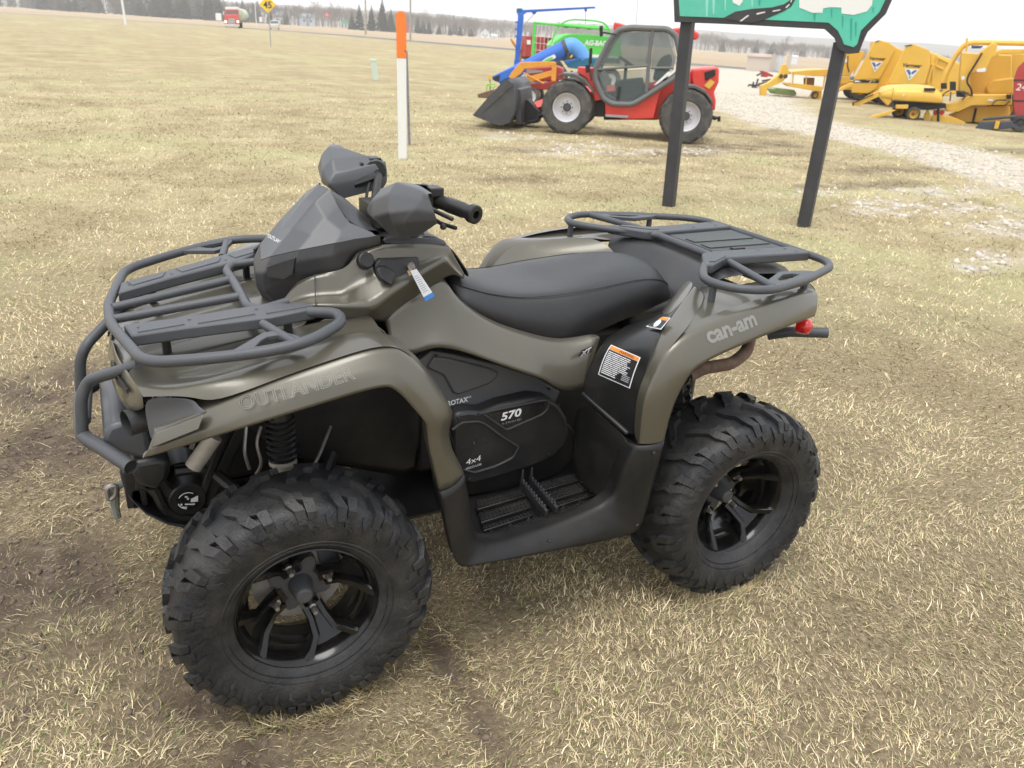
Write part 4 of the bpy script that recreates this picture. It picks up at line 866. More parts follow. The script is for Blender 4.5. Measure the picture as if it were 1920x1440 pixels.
q2 = pts([(1244, 594, -.425), (1257, 596, -.455), (1239, 618, -.465), (1211, 612, -.385)]); nq = (q2[1]-q2[3]).cross(q2[2]-q2[0]).normalized(); nq = nq if nq.dot(CAM_LOC-q2[0]) > 0 else -nq; g2 = lambda s, t, n=0: lerp(lerp(q2[0], q2[1], s), lerp(q2[3], q2[2], s), t)+nq*n
lb2 = MB().prism([g2(0, 0), g2(1, 0), g2(1, 1), g2(0, 1)], -nq*.0006).build('warning_label', WHT, atv)
MB().prism([g2(.05, .32, .0016), g2(.95, .32, .0016), g2(.95, .93, .0016), g2(.08, .93, .0016)], nq*.0004).build('label_field', BLKP, lb2)
MB().prism([g2(.05, .05, .0016), g2(.95, .05, .0016), g2(.95, .28, .0016), g2(.05, .28, .0016)], nq*.0004).build('label_header', ORG, lb2)
MB().lathe([(0, .0001), (.001, .013)], g2(.5, .64, .0026), nq, 14).build('label_print', WHT, lb2)
# deck and wall behind the seat
dk = MB(); dk.grid([[V(1.24, y, .80) for y in (-.20, -.1, 0, .1, .20)], [V(1.33-.05*(abs(y)/.3), y, .875) for y in (-.26, -.13, 0, .13, .26)], [V(1.39-.10*(abs(y)/.3)**2, y, .94) for y in (-.30, -.15, 0, .15, .30)], [V(1.44, y, .938) for y in (-.28, -.14, 0, .14, .28)], [V(1.70, y, .92) for y in (-.26, -.13, 0, .13, .26)], [V(1.72, y, .82) for y in (-.26, -.13, 0, .13, .26)]], crow={2: .5, 4: .6})
dk.build('rear_deck', DGRY, atv, sub=2, solid=.005)
# ---------------- racks
def RP(u, v, dz=0):
    d = ray(u, v); t = (.905+.14*(CAM_LOC.x+.26)-CAM_LOC.z)/(d.z-.14*d.x); p = CAM_LOC+d*t; return p+V(0, 0, dz)
fz = lambda x, y, dz=0: V(x, y, .905+.14*(x+.26)+dz)
fk = thing  # (kept short)
fr1 = MB(); half = [fz(-.328, -.075), fz(-.275, -.365), fz(-.146, -.428), fz(-.03, -.462), fz(.05, -.460), fz(.135, -.400), fz(.142, -.335), fz(.085, -.288)]
fr1.tube([V(p.x, -p.y, p.z) for p in half[::-1]] + half, .0125, 12, fil=.055, fn=6)
rack = fr1.build('front_rack', PWD, atv)
for sy in (-1, 1):
    MB().tube([fz(-.318, sy*.045), fz(-.03, sy*.075)], .0115, 10).build('rack_tube', PWD, rack)
    MB().tube([fz(-.02, sy*.298), fz(.018, sy*.455)], .0105, 10).build('rack_tube', PWD, rack)
    rail = MB(); q = [fz(-.302, sy*.125), fz(-.17, sy*.165), fz(.02, sy*.198), fz(.10, sy*.270), fz(.098, sy*.300), fz(0, sy*.292), fz(-.18, sy*.238), fz(-.290, sy*.212)]
    rail.prism([p+V(0, 0, -.018) for p in q], (0, 0, .029)); ro = rail.build('rack_rail', PWD, rack, bev=.005)
    for (xa, xb) in ((-.265, -.19), (-.14, -.04), (.005, .08)):
        ca = np.interp(xa, [-.3, .1], [.175, .272]); cb = np.interp(xb, [-.3, .1], [.175, .272])
        MB().prism([fz(xa, sy*(ca-.024), .010), fz(xb, sy*(cb-.020), .010), fz(xb+.012, sy*(cb+.018), .010), fz(xa-.012, sy*(ca+.02), .010)], (0, 0, .0035)).build('rail_pad', PWD, ro, bev=.0015)
    for xa in (-.272, -.165, -.02):
        ca = np.interp(xa, [-.3, .1], [.165, .25]); MB().lathe([(0, .0001), (0, .0045)], fz(xa, sy*ca, .0118), (0, 0, 1), 8).build('rail_hole', BLKP, ro)
    cl = MB(); outer = [fz(-.125, sy*.436), fz(-.05, sy*.452), fz(.035, sy*.462), fz(.03, sy*.43), fz(.0, sy*.372), fz(-.032, sy*.362), fz(-.06, sy*.385)]
    inn_ = [fz(-.065, sy*.436), fz(-.045, sy*.440), fz(.005, sy*.444), fz(.004, sy*.425), fz(-.008, sy*.395), fz(-.028, sy*.392), fz(-.045, sy*.405)]
    n = len(outer)
    for dz0, dz1 in ((-.006, .006),):
        cl.grid([[p+V(0, 0, dz1) for p in outer], [p+V(0, 0, dz1) for p in inn_], [p+V(0, 0, dz0) for p in inn_], [p+V(0, 0, dz0) for p in outer]], closed=True, ring=True)
    cl.build('tie_down_cleat', PWD, rack, bev=.002)
    for xx, yy in ((-.22, .19), (.04, .272)):
        MB().tube([fz(xx, sy*yy, -.012), V(xx, sy*yy, hump(xx, yy)-.01)], .010, 8).build('rack_post', BLKP, rack)
lp = [fz(.06, -.19), fz(-.005, -.205), fz(-.030, -.165), fz(-.028, -.06)]
MB().tube(lp[:1] + lp[1:] + [V(p.x, -p.y, p.z) for p in lp[::-1]], .0115, 10, fil=.035).build('rack_tube', PWD, rack)
# rear rack
ZR = .962
rk = MB(); hr = [V(1.405, -.0, ZR), V(1.405, -.135, ZR), V(1.375, -.165, ZR), V(1.245, -.295, ZR), V(1.190, -.375, ZR), V(1.225, -.465, ZR), V(1.315, -.505, ZR), V(1.50, -.455, ZR), V(1.70, -.365, ZR), V(1.752, -.30, ZR), V(1.755, -.0, ZR)]
full = hr + [V(p.x, -p.y, p.z) for p in hr[-2:0:-1]]
rk.tube(full, .0125, 12, fil=.05, closed=True, fn=5)
rr_ = rk.build('rear_rack', PWD, atv)
pl = MB(); pl.prism([V(1.435, -.115, ZR-.012), V(1.725, -.13, ZR-.012), V(1.725, .13, ZR-.012), V(1.435, .115, ZR-.012)], (0, 0, .018)); plo = pl.build('rack_lid', DGRY, rr_, bev=.004)
for yy in (-.06, .02): MB().box((1.58, yy, ZR+.0075), (.26, .05, .003)).build('lid_panel', DGRY, plo, bev=.001)
MB().box((1.54, -.115, ZR+.008), (.05, .02, .008)).build('lid_latch', BLKP, plo, bev=.002)
for sy in (-1, 1):
    rl2 = MB(); q = [V(1.36, sy*.150, ZR), V(1.42, sy*.135, ZR), V(1.74, sy*.150, ZR), V(1.745, sy*.235, ZR), V(1.60, sy*.225, ZR), V(1.40, sy*.215, ZR), V(1.30, sy*.275, ZR), V(1.275, sy*.262, ZR)]
    rl2.prism([p+V(0, 0, -.016) for p in q], (0, 0, .029)); ro = rl2.build('rack_rail', PWD, rr_, bev=.005)
    for xa, ya in ((1.42, .17), (1.58, .165), (1.69, .175), (1.70, .215)): MB().lathe([(0, .0001), (0, .005)], V(xa, sy*ya, ZR+.0142), (0, 0, 1), 8).build('rail_hole', BLKP, ro)
    MB().prism([V(1.31, sy*.245, ZR+.012), V(1.40, sy*.165, ZR+.012), V(1.43, sy*.165, ZR+.012), V(1.41, sy*.205, ZR+.012), V(1.33, sy*.25, ZR+.012)], (0, 0, .004)).build('rail_pad', PWD, ro, bev=.0015)
    MB().tube([V(1.41, sy*.225, ZR), V(1.345, sy*.488, ZR)], .0115, 10).build('rack_tube', PWD, rr_)
    cl = MB(); outer = [V(1.36, sy*.44, ZR), V(1.345, sy*.487, ZR), V(1.44, sy*.468, ZR), V(1.60, sy*.405, ZR), V(1.56, sy*.385, ZR), V(1.47, sy*.375, ZR)]
    inn_ = [V(1.405, sy*.435, ZR), V(1.40, sy*.452, ZR), V(1.445, sy*.446, ZR), V(1.515, sy*.415, ZR), V(1.50, sy*.402, ZR), V(1.46, sy*.402, ZR)]
    cl.grid([[p+V(0, 0, .007) for p in outer], [p+V(0, 0, .007) for p in inn_], [p+V(0, 0, -.006) for p in inn_], [p+V(0, 0, -.006) for p in outer]], closed=True, ring=True); cl.build('tie_down_cleat', PWD, rr_, bev=.002)
    for xx, yy in ((1.205, .395), (1.56, .40)): MB().tube([V(xx, sy*yy, ZR), V(xx-.0, sy*yy, .89)], .0105, 8).build('rack_post', PWD, rr_)
# ---------------- tail
tl = P(1515, 613, -.40)
MB().lathe([(.012, .0001), (.010, .014), (.003, .023), (-.004, .0255), (-.03, .0255), (-.03, .01)], tl, (.35, -.93, .05), 20).both('tail_lamp', LENSR, atv, angle=35)
MB().tube([P(1440, 628, -.25), P(1480, 622, -.30), P(1552, 624, -.37)], .0175, 14).both('rear_bumper', PWD, atv)
MB().tube([V(1.68, -.22, .76), V(1.68, .22, .76)], .0165, 10).build('rear_cross_tube', PWD, atv)
MB().tube(pts([(1290, 706, -.26), (1320, 690, -.25), (1372, 682, -.23), (1400, 660, -.20), (1408, 630, -.17)]), .021, 12, fil=.03).build('exhaust_pipe', RUST, atv)
MB().lathe([(0, .03), (0, .075), (.26, .075), (.28, .05), (.28, .03)], V(1.40, .05, .70), (1, 0, .05), 20).build('muffler', STEEL, atv)
MB().box((1.45, -.02, .79), (.42, .52, .05)).build('rear_underpanel', BLKP, atv, bev=.01)
for sy in (-1, 1):
    s0, s1 = V(1.17, sy*.30, .78), V(1.24, sy*.33, .40); ax = s1-s0
    sh = MB().tube([s0, s1], .018, 12).build('shock_absorber', BLKP, atv); cs = MB()
    e1 = ax.orthogonal().normalized(); e2 = ax.cross(e1).normalized()
    cs.tube([s0+ax*(.08+.6*t)+(e1*math.cos(t*14*PI)+e2*math.sin(t*14*PI))*.036 for t in np.linspace(0, 1, 84)], .0055, 6).build('shock_spring', BLKP, sh)
    arm = MB()
    for xx in (1.15, 1.42):
        for z0, z1 in ((.34, .26), (.46, .38)): arm.tube([V(xx, sy*.12, z0), V(1.295, sy*.40, z1)], .015, 8)
    arm.lathe([(0, .03), (0, .065), (.1, .065), (.1, .03)], V(1.295, sy*.43, .30), (0, -sy, 0), 14); arm.tube([V(1.295, sy*.1, .34), V(1.295, sy*.42, .31)], .02, 10)
    arm.build('suspension_arm', BLKP, atv)
# push rivets that hold the panels
def rivet(u, v, y, n=(0, -1, .3), r=.0052, par=None):
    MB().lathe([(.0025, .0001), (.0022, r*.6), (.001, r), (-.004, r)], P(u, v, y), n, 10).build('push_rivet', BLKP, par or atv)
for a in ((846, 1040, -.59), (1195, 985, -.585), (1030, 1015, -.578), (1226, 850, -.582)): rivet(*a)
for a in ((820, 668, -.215), (1030, 730, -.215), (1048, 760, -.262), (1030, 852, -.262), (880, 898, -.262), (860, 785, -.262)): rivet(*a, n=(0, -1, 0), r=.004)
# cables at the handlebar
cb = MB()
for L_ in ([V(.40, -.19, 1.19), V(.37, -.16, 1.13), V(.38, -.10, 1.06), V(.36, -.06, .98)], [V(.42, -.20, 1.17), V(.40, -.15, 1.10), V(.40, -.08, 1.04)], [V(.40, .19, 1.19), V(.36, .14, 1.14), V(.34, .06, 1.08), V(.33, 0, 1.0)]): cb.tube(L_, .0045, 6, fil=.04)
cb.build('control_cable', BLKP, atv)
# ---------------- price tag on a wire (hangs from the ignition: a thing of its own)
tgq = [P(769, 508, -.232), P(781, 504, -.232), P(815, 555, -.245), P(798, 565, -.245)]
tg_ = thing('price_tag', 'white and blue paper tag wired to the ignition key of the quad bike', 'tag', tgq[0], world=True)
nn = (tgq[1]-tgq[0]).cross(tgq[3]-tgq[0]).normalized(); nn = nn if nn.y < 0 else -nn
ff = lambda s, t, n=0: lerp(lerp(tgq[0], tgq[1], s), lerp(tgq[3], tgq[2], s), t) + nn*n
MB().prism([ff(0, 0), ff(1, 0), ff(1, .86), ff(0, .86)], nn*.001).build('tag_card', WHT, tg_)
MB().prism([ff(0, .86), ff(1, .86), ff(1, 1), ff(0, 1)], nn*.001).build('tag_stripe', BLUEP, tg_)
tl_ = MB()
for i in range(9):
    t = .2+.065*i; tl_.prism([ff(.15, t, .0012), ff(random.uniform(.6, .85), t, .0012), ff(random.uniform(.6, .85), t+.018, .0012), ff(.15, t+.018, .0012)], nn*.0002)
tl_.build('tag_print', mat('tag_ink', (.28, .29, .32), .7), tg_)
MB().tube([P(772, 512, -.233), P(764, 500, -.226), P(772, 490, -.215), P(779, 500, -.226), P(775, 511, -.233)], .0012, 6, fil=.01).build('tag_wire', STEEL, tg_)
MB().prism(pts([(763, 508, -.226), (771, 503, -.226), (777, 512, -.229), (767, 517, -.229)]), nn*.002).build('ignition_key', mat('brass_key', (.42, .28, .16), .4, .6), tg_)
# ================================================================== survey frames for the machines standing behind
class Fr:
    def __init__(s, o, d):
        s.o = Vector((o.x, o.y, 0)); d = Vector((d[0], d[1], 0)).normalized(); s.d = d; s.n = Vector((-d.y, d.x, 0)); s.rz = math.atan2(d.y, d.x)
    def p(s, u, v, ly=0.0):
        r = ray(u, v); t = (ly-(CAM_LOC-s.o).dot(s.n))/r.dot(s.n); q = CAM_LOC+r*t-s.o; return Vector((q.dot(s.d), ly, q.z))
    def ps(s, L, ly=0.0): return [s.p(a, b, ly) for a, b in L]
def crop(x0, y0, k): return lambda X, Y: (x0+X/k, y0+Y/k)
REDM = mat('machine_red', (.66, .042, .032), .38, coat=.2, var=.06, vscale=3, dirt=(.35, .12, .08), dscale=3, damt=.25)
DRED = mat('faded_red', (.38, .045, .045), .5, var=.1, vscale=3)
CHAR = mat('charcoal_steel', (.055, .056, .060), .5, 0.1, dirt=(.13, .12, .11), dscale=4, damt=.4)
CABG = mat('cab_grey', (.13, .135, .135), .5)
PALE = mat('pale_rim', (.56, .55, .57), .45, .1, dirt=(.38, .35, .30), dscale=6, damt=.3)
AGT = mat('farm_tyre', (.055, .055, .056), .85, bump=.3, bscale=40, dirt=(.22, .19, .15), dscale=5, damt=.55)
GLS = mat('cab_glass', (.16, .20, .20), .04, alpha=.34, spec=.6)
YEL = mat('machine_yellow', (.70, .42, .055), .45, coat=.15, var=.07, vscale=1.5, dirt=(.50, .33, .10), dscale=2, damt=.35)
YELR = mat('yellow_rim', (.62, .36, .04), .5)
ORNG = mat('loader_orange', (.66, .29, .035), .5, var=.1, vscale=4)
BLUE = mat('machine_blue', (.030, .135, .52), .42, coat=.1, var=.08, vscale=2)
LBLUE = mat('pale_blue', (.10, .30, .68), .5)
TEAL = mat('teal_steel', (.012, .13, .22), .5)
GRNM = mat('bagger_green', (.10, .56, .085), .45, var=.06, vscale=2)
WHTM = mat('white_enamel', (.74, .74, .72), .5)
BLK = mat('matt_black', (.015, .015, .016), .6)
GRYM = mat('galvanised_grey', (.36, .37, .38), .5, .4)
LETB = mat('letter_black', (.02, .02, .03), .6); LOGB = mat('logo_blue', (.05, .12, .35), .6); LOGG = mat('logo_green', (.12, .28, .18), .6)
def ag_wheel(parent, c, Rw, w, rr, rimm, lugs=14, hubm=None, spin=0.0):
    W_ = bpy.data.objects.new('wheel', None); COL.objects.link(W_); W_.parent = parent; W_.location = c; W_.rotation_euler = (0, spin, 0); W_.empty_display_size = .1
    t = MB(); t.lathe([(-w*.40, rr), (-w*.5, rr+.04*Rw), (-w*.5, Rw*.86), (-w*.42, Rw*.95), (0, Rw*.965), (w*.42, Rw*.95), (w*.5, Rw*.86), (w*.5, rr+.04*Rw), (w*.40, rr)], (0, 0, 0), (0, 1, 0), 40)
    for k in range(lugs):
        for sg, of in ((-1, 0), (1, .5)):
            a = 2*PI*(k+of)/lugs; da = .32
            f = lambda th, r_, y: V(r_*math.sin(th), y, r_*math.cos(th)); hw = .09
            q = []
            for th, y, r1 in ((a, sg*w*.02, Rw), (a+da*.6, sg*w*.30, Rw*.99), (a+da, sg*w*.49, Rw*.94), (a+da*1.1, sg*w*.515, Rw*.86)): q.append([f(th-hw, r1-.05*Rw, y), f(th-hw*.8, r1, y), f(th+hw*.8, r1, y), f(th+hw, r1-.05*Rw, y)])
            t.grid(q); o = len(t.v); t.f.append((o-4, o-3, o-2, o-1)); t.f.append((o-16, o-13, o-14, o-15))
    t.build('tyre', AGT, W_, angle=30)
    r_ = MB().lathe([(-w*.40, rr), (-w*.46, rr*.98), (-w*.44, rr*.93), (-w*.36, rr*.88), (-w*.20, rr*.80), (-w*.16, rr*.62), (-w*.22, rr*.45), (-w*.22, rr*.02), (w*.1, rr*.02), (w*.3, rr*.88), (w*.4, rr)], (0, 0, 0), (0, 1, 0), 32).build('rim', rimm, W_, angle=30)
    h = MB().lathe([(-w*.34, .0001), (-w*.34, rr*.22), (-w*.22, rr*.30), (-w*.2, rr*.30)], (0, 0, 0), (0, 1, 0), 14)
    for k in range(8): a = 2*PI*k/8; h.lathe([(-w*.27, .0001), (-w*.27, rr*.045), (-w*.2, rr*.05)], V(math.sin(a)*rr*.40, 0, math.cos(a)*rr*.40), (0, 1, 0), 6)
    h.build('hub', hubm or CHAR, r_, angle=30)
    return W_
# ------------------------------------------------------------------ telehandler
K = crop(860, 0, 3.692)
F = Fr(G(1060, 251), (9.176-7.456, 9.585-10.904)); kk = lambda L, ly=0.0: [F.p(*K(a, b), ly) for a, b in L]
tele = thing('telehandler', 'red telehandler with grey cab and black bucket parked behind the quad bike', 'telehandler', F.o, F.rz)
c1 = F.p(*K(746, 742)); c2 = F.p(*K(1572, 812)); Rw = c1.z+.012
for c, ly in ((c1, .17), (c2, .17), (c1, 1.55), (c2, 1.55)):
    ag_wheel(tele, (c.x, ly, Rw-.02), Rw, .36, Rw*.54, PALE, spin=c.x)
MB().prism(kk([(1012, 712), (1186, 722), (1405, 596), (1385, 680), (1352, 822), (1180, 826), (1014, 806)], .12), (0, .25, 0)).build('lower_body', REDM, tele, bev=.02)
MB().prism(kk([(1014, 792), (1172, 800), (1172, 818), (1014, 810)], .10), (0, .12, 0)).build('step', GRYM, tele, bev=.008)
MB().prism(kk([(822, 462), (940, 470), (950, 560), (1005, 690), (940, 700), (915, 610), (880, 540), (824, 505)], .15), (0, .3, 0)).build('front_cowl', REDM, tele, bev=.02)
MB().prism(kk([(945, 700), (1012, 690), (1014, 810), (945, 808)], .25), (0, .4, 0)).build('battery_box', BLK, tele, bev=.01)
MB().prism(kk([(1352, 822), (1380, 650), (1420, 585), (1560, 480), (1620, 500), (1600, 640), (1500, 700), (1400, 830)], .35), (0, 1.1, 0)).build('rear_chassis', REDM, tele, bev=.02)
MB().prism(kk([(1612, 482), (1700, 470), (1785, 463), (1805, 478), (1800, 570), (1768, 640), (1782, 700), (1774, 768), (1730, 760), (1640, 640), (1612, 560)], .30), (0, 1.1, 0)).build('engine_cover', REDM, tele, bev=.03)
MB().prism(kk([(1700, 592), (1742, 548), (1774, 570), (1734, 618)], .285), (0, .02, 0)).build('reflector_plate', YEL, tele)
MB().prism(kk([(1702, 500), (1775, 478), (1778, 520), (1706, 560)], .27), (0, .06, 0)).build('rear_lamp', BLK, tele, bev=.01)
MB().prism(kk([(1005, 730), (1400, 720), (1380, 830), (1005, 830)], .5), (0, .8, 0)).build('chassis', BLK, tele)
for L_ in ([(688, 520), (720, 505), (800, 510), (870, 545), (915, 600), (935, 640)], [(1580, 585), (1640, 592), (1710, 630), (1755, 690), (1762, 712)]):
    m = MB(); a = kk(L_, .0); m.grid([[p+V(0, 0, -.05) for p in a], a, [p+V(0, .42, .01) for p in a], [p+V(0, .42, -.05) for p in a]]); m.build('mudguard', CABG, tele, solid=.02)
# cab: frame, panes, interior
cabout = [(1108, 205), (1190, 190), (1445, 200), (1505, 245), (1536, 400), (1528, 505), (1485, 545), (1222, 712), (1190, 722), (1060, 718), (1002, 680), (942, 545), (945, 480), (1042, 285)]
fr_ = MB(); a = kk(cabout, .06); fr_.tube(a, .048, 8, fil=.06, closed=True); fr_.tube([p+V(0, 1.0, 0) for p in a], .045, 8, fil=.06, closed=True)
for i in (0, 2, 3, 5, 8, 9, 12): fr_.tube([a[i], a[i]+V(0, 1.0, 0)], .04, 8)
fr_.tube(kk([(1345, 205), (1325, 330), (1300, 640)], .06), .034, 8); fr_.tube(kk([(965, 480), (1310, 455)], .05), .022, 8); fr_.tube(kk([(1330, 470), (1490, 470)], .05), .022, 8)
fr_.build('cab_frame', CABG, tele)
for L_ in ([(1112, 225), (1325, 218), (1310, 450), (985, 460), (1050, 300)], [(1360, 220), (1440, 222), (1482, 255), (1510, 400), (1490, 460), (1335, 462)], [(965, 500), (1305, 475), (1290, 640), (1200, 700), (1065, 698), (1010, 660)], [(1330, 480), (1500, 480), (1310, 600)]):
    MB().prism(kk(L_, .055), (0, .008, 0)).build('window_pane', GLS, tele)
MB().prism(kk([(1112, 225), (1440, 222), (1500, 400), (1490, 460), (985, 460)], 1.02), (0, .008, 0)).build('window_pane', GLS, tele)
MB().prism(kk([(1080, 560), (1270, 540), (1290, 640), (1200, 690), (1085, 690)], .3), (0, .5, 0)).build('dashboard', BLK, tele, bev=.03)
m = MB(); m.prism(kk([(1340, 560), (1360, 470), (1400, 395), (1470, 370), (1480, 420), (1440, 560)], .35), (0, .45, 0)); m.build('driver_seat', BLK, tele, bev=.05)
MB().tube(kk([(1150, 550), (1160, 440)], .5), .03, 8).build('steering_column', BLK, tele); MB().lathe([(0, .16), (.02, .18), (.04, .16), (.02, .14)], kk([(1158, 435)], .55)[0], (.5, 0, 1), 18, closed=True).build('steering_wheel', BLK, tele)
MB().prism(kk([(1350, 590), (1450, 495), (1480, 500), (1370, 585)], .05), (0, .02, 0)).build('door_decal', WHTM, tele)
MB().prism(kk([(1090, 690), (1105, 600), (1125, 600), (1110, 695)], .04), (0, .02, 0)).build('grab_handle', BLK, tele)
MB().prism(kk([(1068, 200), (1074, 152), (1110, 158), (1180, 180), (1225, 192), (1110, 212), (1080, 215)], .1), (0, .9, 0)).build('roof_visor', REDM, tele, bev=.02)
MB().prism(kk([(1110, 205), (1190, 182), (1300, 178), (1440, 190), (1470, 205)], .1), (0, .9, 0)).build('cab_roof', CABG, tele, bev=.02)
MB().prism(kk([(1455, 200), (1560, 186), (1640, 215), (1668, 235), (1660, 262), (1640, 280), (1600, 262), (1540, 290), (1500, 245)], .75), (0, .45, 0)).build('boom', REDM, tele, bev=.03)
m = MB(); m.tube([kk([(1640, 540)], 1.1)[0], kk([(1300, 620)], 1.15)[0], kk([(820, 640)], 1.1)[0], kk([(500, 760)], .9)[0]], .11, 4); m.build('boom_arm', REDM, tele)
# bucket and carriage
bk = MB(); bk.prism(kk([(98, 796), (180, 700), (310, 560), (340, 548), (380, 590), (396, 700), (388, 770), (350, 850), (290, 870), (235, 855), (112, 806)], -.12), (0, .03, 0))
prof = kk([(98, 796), (235, 855), (290, 870), (350, 850), (388, 770), (396, 700), (380, 590), (340, 548)], -.10); bk.grid([prof, [p+V(0, 1.85, 0) for p in prof]]); bo = bk.build('bucket', CHAR, tele, solid=.02)
bk2 = MB(); bk2.prism(kk([(98, 796), (180, 700), (310, 560), (340, 548), (380, 590), (396, 700), (388, 770), (350, 850), (290, 870), (235, 855)], 1.73), (0, .03, 0)); bk2.build('bucket_side', CHAR, bo)
MB().bar(*kk([(172, 770), (385, 575)], -.125), .02, .02).build('bucket_rib', CHAR, bo)
MB().prism(kk([(370, 600), (430, 620), (440, 700), (430, 860), (390, 860), (400, 700)], .2), (0, 1.2, 0)).build('carriage', CHAR, tele, bev=.01)
m = MB(); m.prism(kk([(420, 690), (480, 690), (560, 780), (550, 850), (460, 860), (430, 800)], .6), (0, .35, 0)); m.tube(kk([(440, 770), (560, 800), (720, 740)], .8), .06, 8); m.tube(kk([(480, 850), (540, 835), (560, 790)], .5), .03, 8); m.build('boom_head', BLK, tele, bev=.01)
for L_ in ([(920, 560), (905, 470), (915, 340)], [(1090, 240), (1005, 225), (985, 240)], [(985, 180), (985, 250)]): MB().tube(kk(L_, -.05), .014, 6).build('mirror_arm', BLK, tele)
MB().prism(kk([(905, 335), (925, 330), (922, 440), (898, 445)], -.06), (0, .05, 0)).build('mirror', BLK, tele, bev=.01)
MB().prism(kk([(974, 180), (998, 176), (996, 252), (976, 254)], -.06), (0, .05, 0)).build('mirror', BLK, tele, bev=.01)
MB().prism(kk([(875, 450), (910, 445), (905, 500), (880, 505)], .0), (0, .08, 0)).build('head_lamp', BLK, tele, bev=.01)
MB().tube(kk([(1640, 760), (1775, 820), (1805, 815), (1800, 840)], .8), .035, 8).build('tow_hitch', BLK, tele)
MB().tube([F.p(1192, 52, 1.0), F.p(1197, -14, 1.0)], .006, 5).build('radio_whip', GRYM, tele)
# ------------------------------------------------------------------ old tractor with orange loader (behind the bucket)
K4 = crop(880, 0, 6.0)
F2 = Fr(G(993, 199), (1, -.72)); k2 = lambda L, ly=0.0: [F2.p(*K4(a, b), ly) for a, b in L]
trc = thing('loader_tractor', 'old red tractor with orange loader arms and white wheel behind black bucket', 'tractor', F2.o, F2.rz)
c = k2([(682, 1085)])[0]; Rt = c.z
for ly in (.06, 1.05): ag_wheel(trc, (c.x, ly, Rt), Rt, .13, Rt*.66, PALE, lugs=0 if 0 else 10, hubm=RUST)
rwx = k2([(1180, 1040)])[0].x
for ly in (.0, 1.1): ag_wheel(trc, (rwx+.35, ly+.1, .5), .5, .3, .28, PALE)
MB().prism(k2([(590, 950), (860, 930), (980, 900), (980, 1000), (860, 1010), (570, 1010)], .25), (0, .6, 0)).build('chassis', DRED, trc, bev=.02)
MB().prism(k2([(640, 770), (980, 740), (1050, 770), (1050, 900), (640, 930)], .35), (0, .45, 0)).build('hood', DRED, trc, bev=.03)
MB().prism(k2([(640, 800), (650, 782), (820, 790), (830, 812), (650, 830)], .335), (0, .02, 0)).build('grille', GRYM, trc)
MB().prism(k2([(585, 850), (610, 838), (650, 850), (650, 880), (590, 884)], .30), (0, .03, 0)).build('head_lamp', WHTM, trc, bev=.005)
for ly in (0.0, .9):
    MB().prism(k2([(570, 702), (610, 698), (950, 690), (978, 712), (970, 740), (940, 740), (620, 775), (580, 830), (490, 890), (440, 870), (470, 820)], ly), (0, .07, 0)).build('loader_arm', ORNG, trc, bev=.01)
    MB().prism(k2([(930, 745), (980, 730), (972, 910), (920, 910)], ly+.005), (0, .06, 0)).build('loader_post', ORNG, trc, bev=.008)
    MB().prism(k2([(545, 905), (600, 880), (930, 790), (940, 850), (600, 950), (560, 945)], ly+.01), (0, .05, 0)).build('loader_brace', ORNG, trc, bev=.008)
    MB().tube(k2([(610, 820), (840, 940)], ly-.02), .018, 8).build('loader_ram', ORNG, trc)
# ------------------------------------------------------------------ blue auger and crane mast
F3 = Fr(G(1000, 178), (1, -.62)); k3 = lambda L, ly=0.0: [F3.p(*K4(a, b), ly) for a, b in L]
aug = thing('grain_auger', 'large blue auger tube sloping up to a capped spout behind orange loader', 'auger', F3.o, F3.rz)
a0_, a1_ = k3([(330, 900), (1090, 545)], .5); tr_ = (k3([(1045, 470)], .5)[0]-k3([(1120, 600)], .5)[0]).length/2
tr_ *= 1.3; MB().tube([a0_, a1_], lambda t: tr_*(.72+.28*t), 20).build('auger_tube', BLUE, aug)
MB().tube([lerp(a0_, a1_, .97), lerp(a0_, a1_, 1.02)], tr_*1.06, 20).build('tube_collar', CHAR, aug)
d_ = (a1_-a0_).normalized()
MB().tube([a1_, a1_+d_*.16+V(0, 0, .02), a1_+d_*.42+V(0, 0, -.22), a1_+d_*.62+V(0, 0, -.55)], lambda t: tr_*(1.0-.12*t), 18, fil=.12).build('spout', LBLUE, aug)
MB().prism(k3([(240, 865), (500, 750), (600, 770), (430, 880), (330, 930), (270, 900)], .2), (0, .5, 0)).build('intake_hopper', BLUE, aug, bev=.02)
MB().prism(k3([(250, 880), (345, 840), (335, 915), (290, 915)], .19), (0, .02, 0)).build('hopper_screen', BLK, aug)
MB().prism(k3([(815, 690), (860, 655), (955, 610), (975, 640), (960, 660), (880, 690)], .5-tr_*1.02), (0, .01, 0)).build('decal', WHTM, aug)
MB().prism(k3([(830, 690), (870, 662), (930, 640), (950, 655), (880, 688)], .5-tr_*1.05), (0, .006, 0)).build('decal', GRNM, aug)
MB().tube(k3([(1115, 590), (1110, 660)], .2), .03, 8).build('hydraulic_motor', CHAR, aug); MB().prism(k3([(1128, 635), (1158, 612), (1168, 632), (1140, 655)], .2), (0, .03, 0)).build('warning_tag', YEL, aug)
m = MB(); m.tube([lerp(a0_, a1_, .6), V(lerp(a0_, a1_, .6).x, .3, 0)], .05, 8); m.tube([lerp(a0_, a1_, .6), V(lerp(a0_, a1_, .6).x, 1.1, 0)], .05, 8); m.tube([lerp(a0_, a1_, .15), V(lerp(a0_, a1_, .15).x, .5, 0)], .05, 8); m.build('support_leg', BLUE, aug)
mst = thing('crane_mast', 'tall blue swing crane mast with long horizontal arm against the sky', 'crane', F3.o+F3.n*1.2, F3.rz)
F3b = Fr(F3.o+F3.n*1.2, F3.d); k3b = lambda L, ly=0.0: [F3b.p(*K4(a, b), ly) for a, b in L]
m0, m1 = k3b([(535, 690), (575, 150)], .1); m0 = V(m0.x, .1, 0)
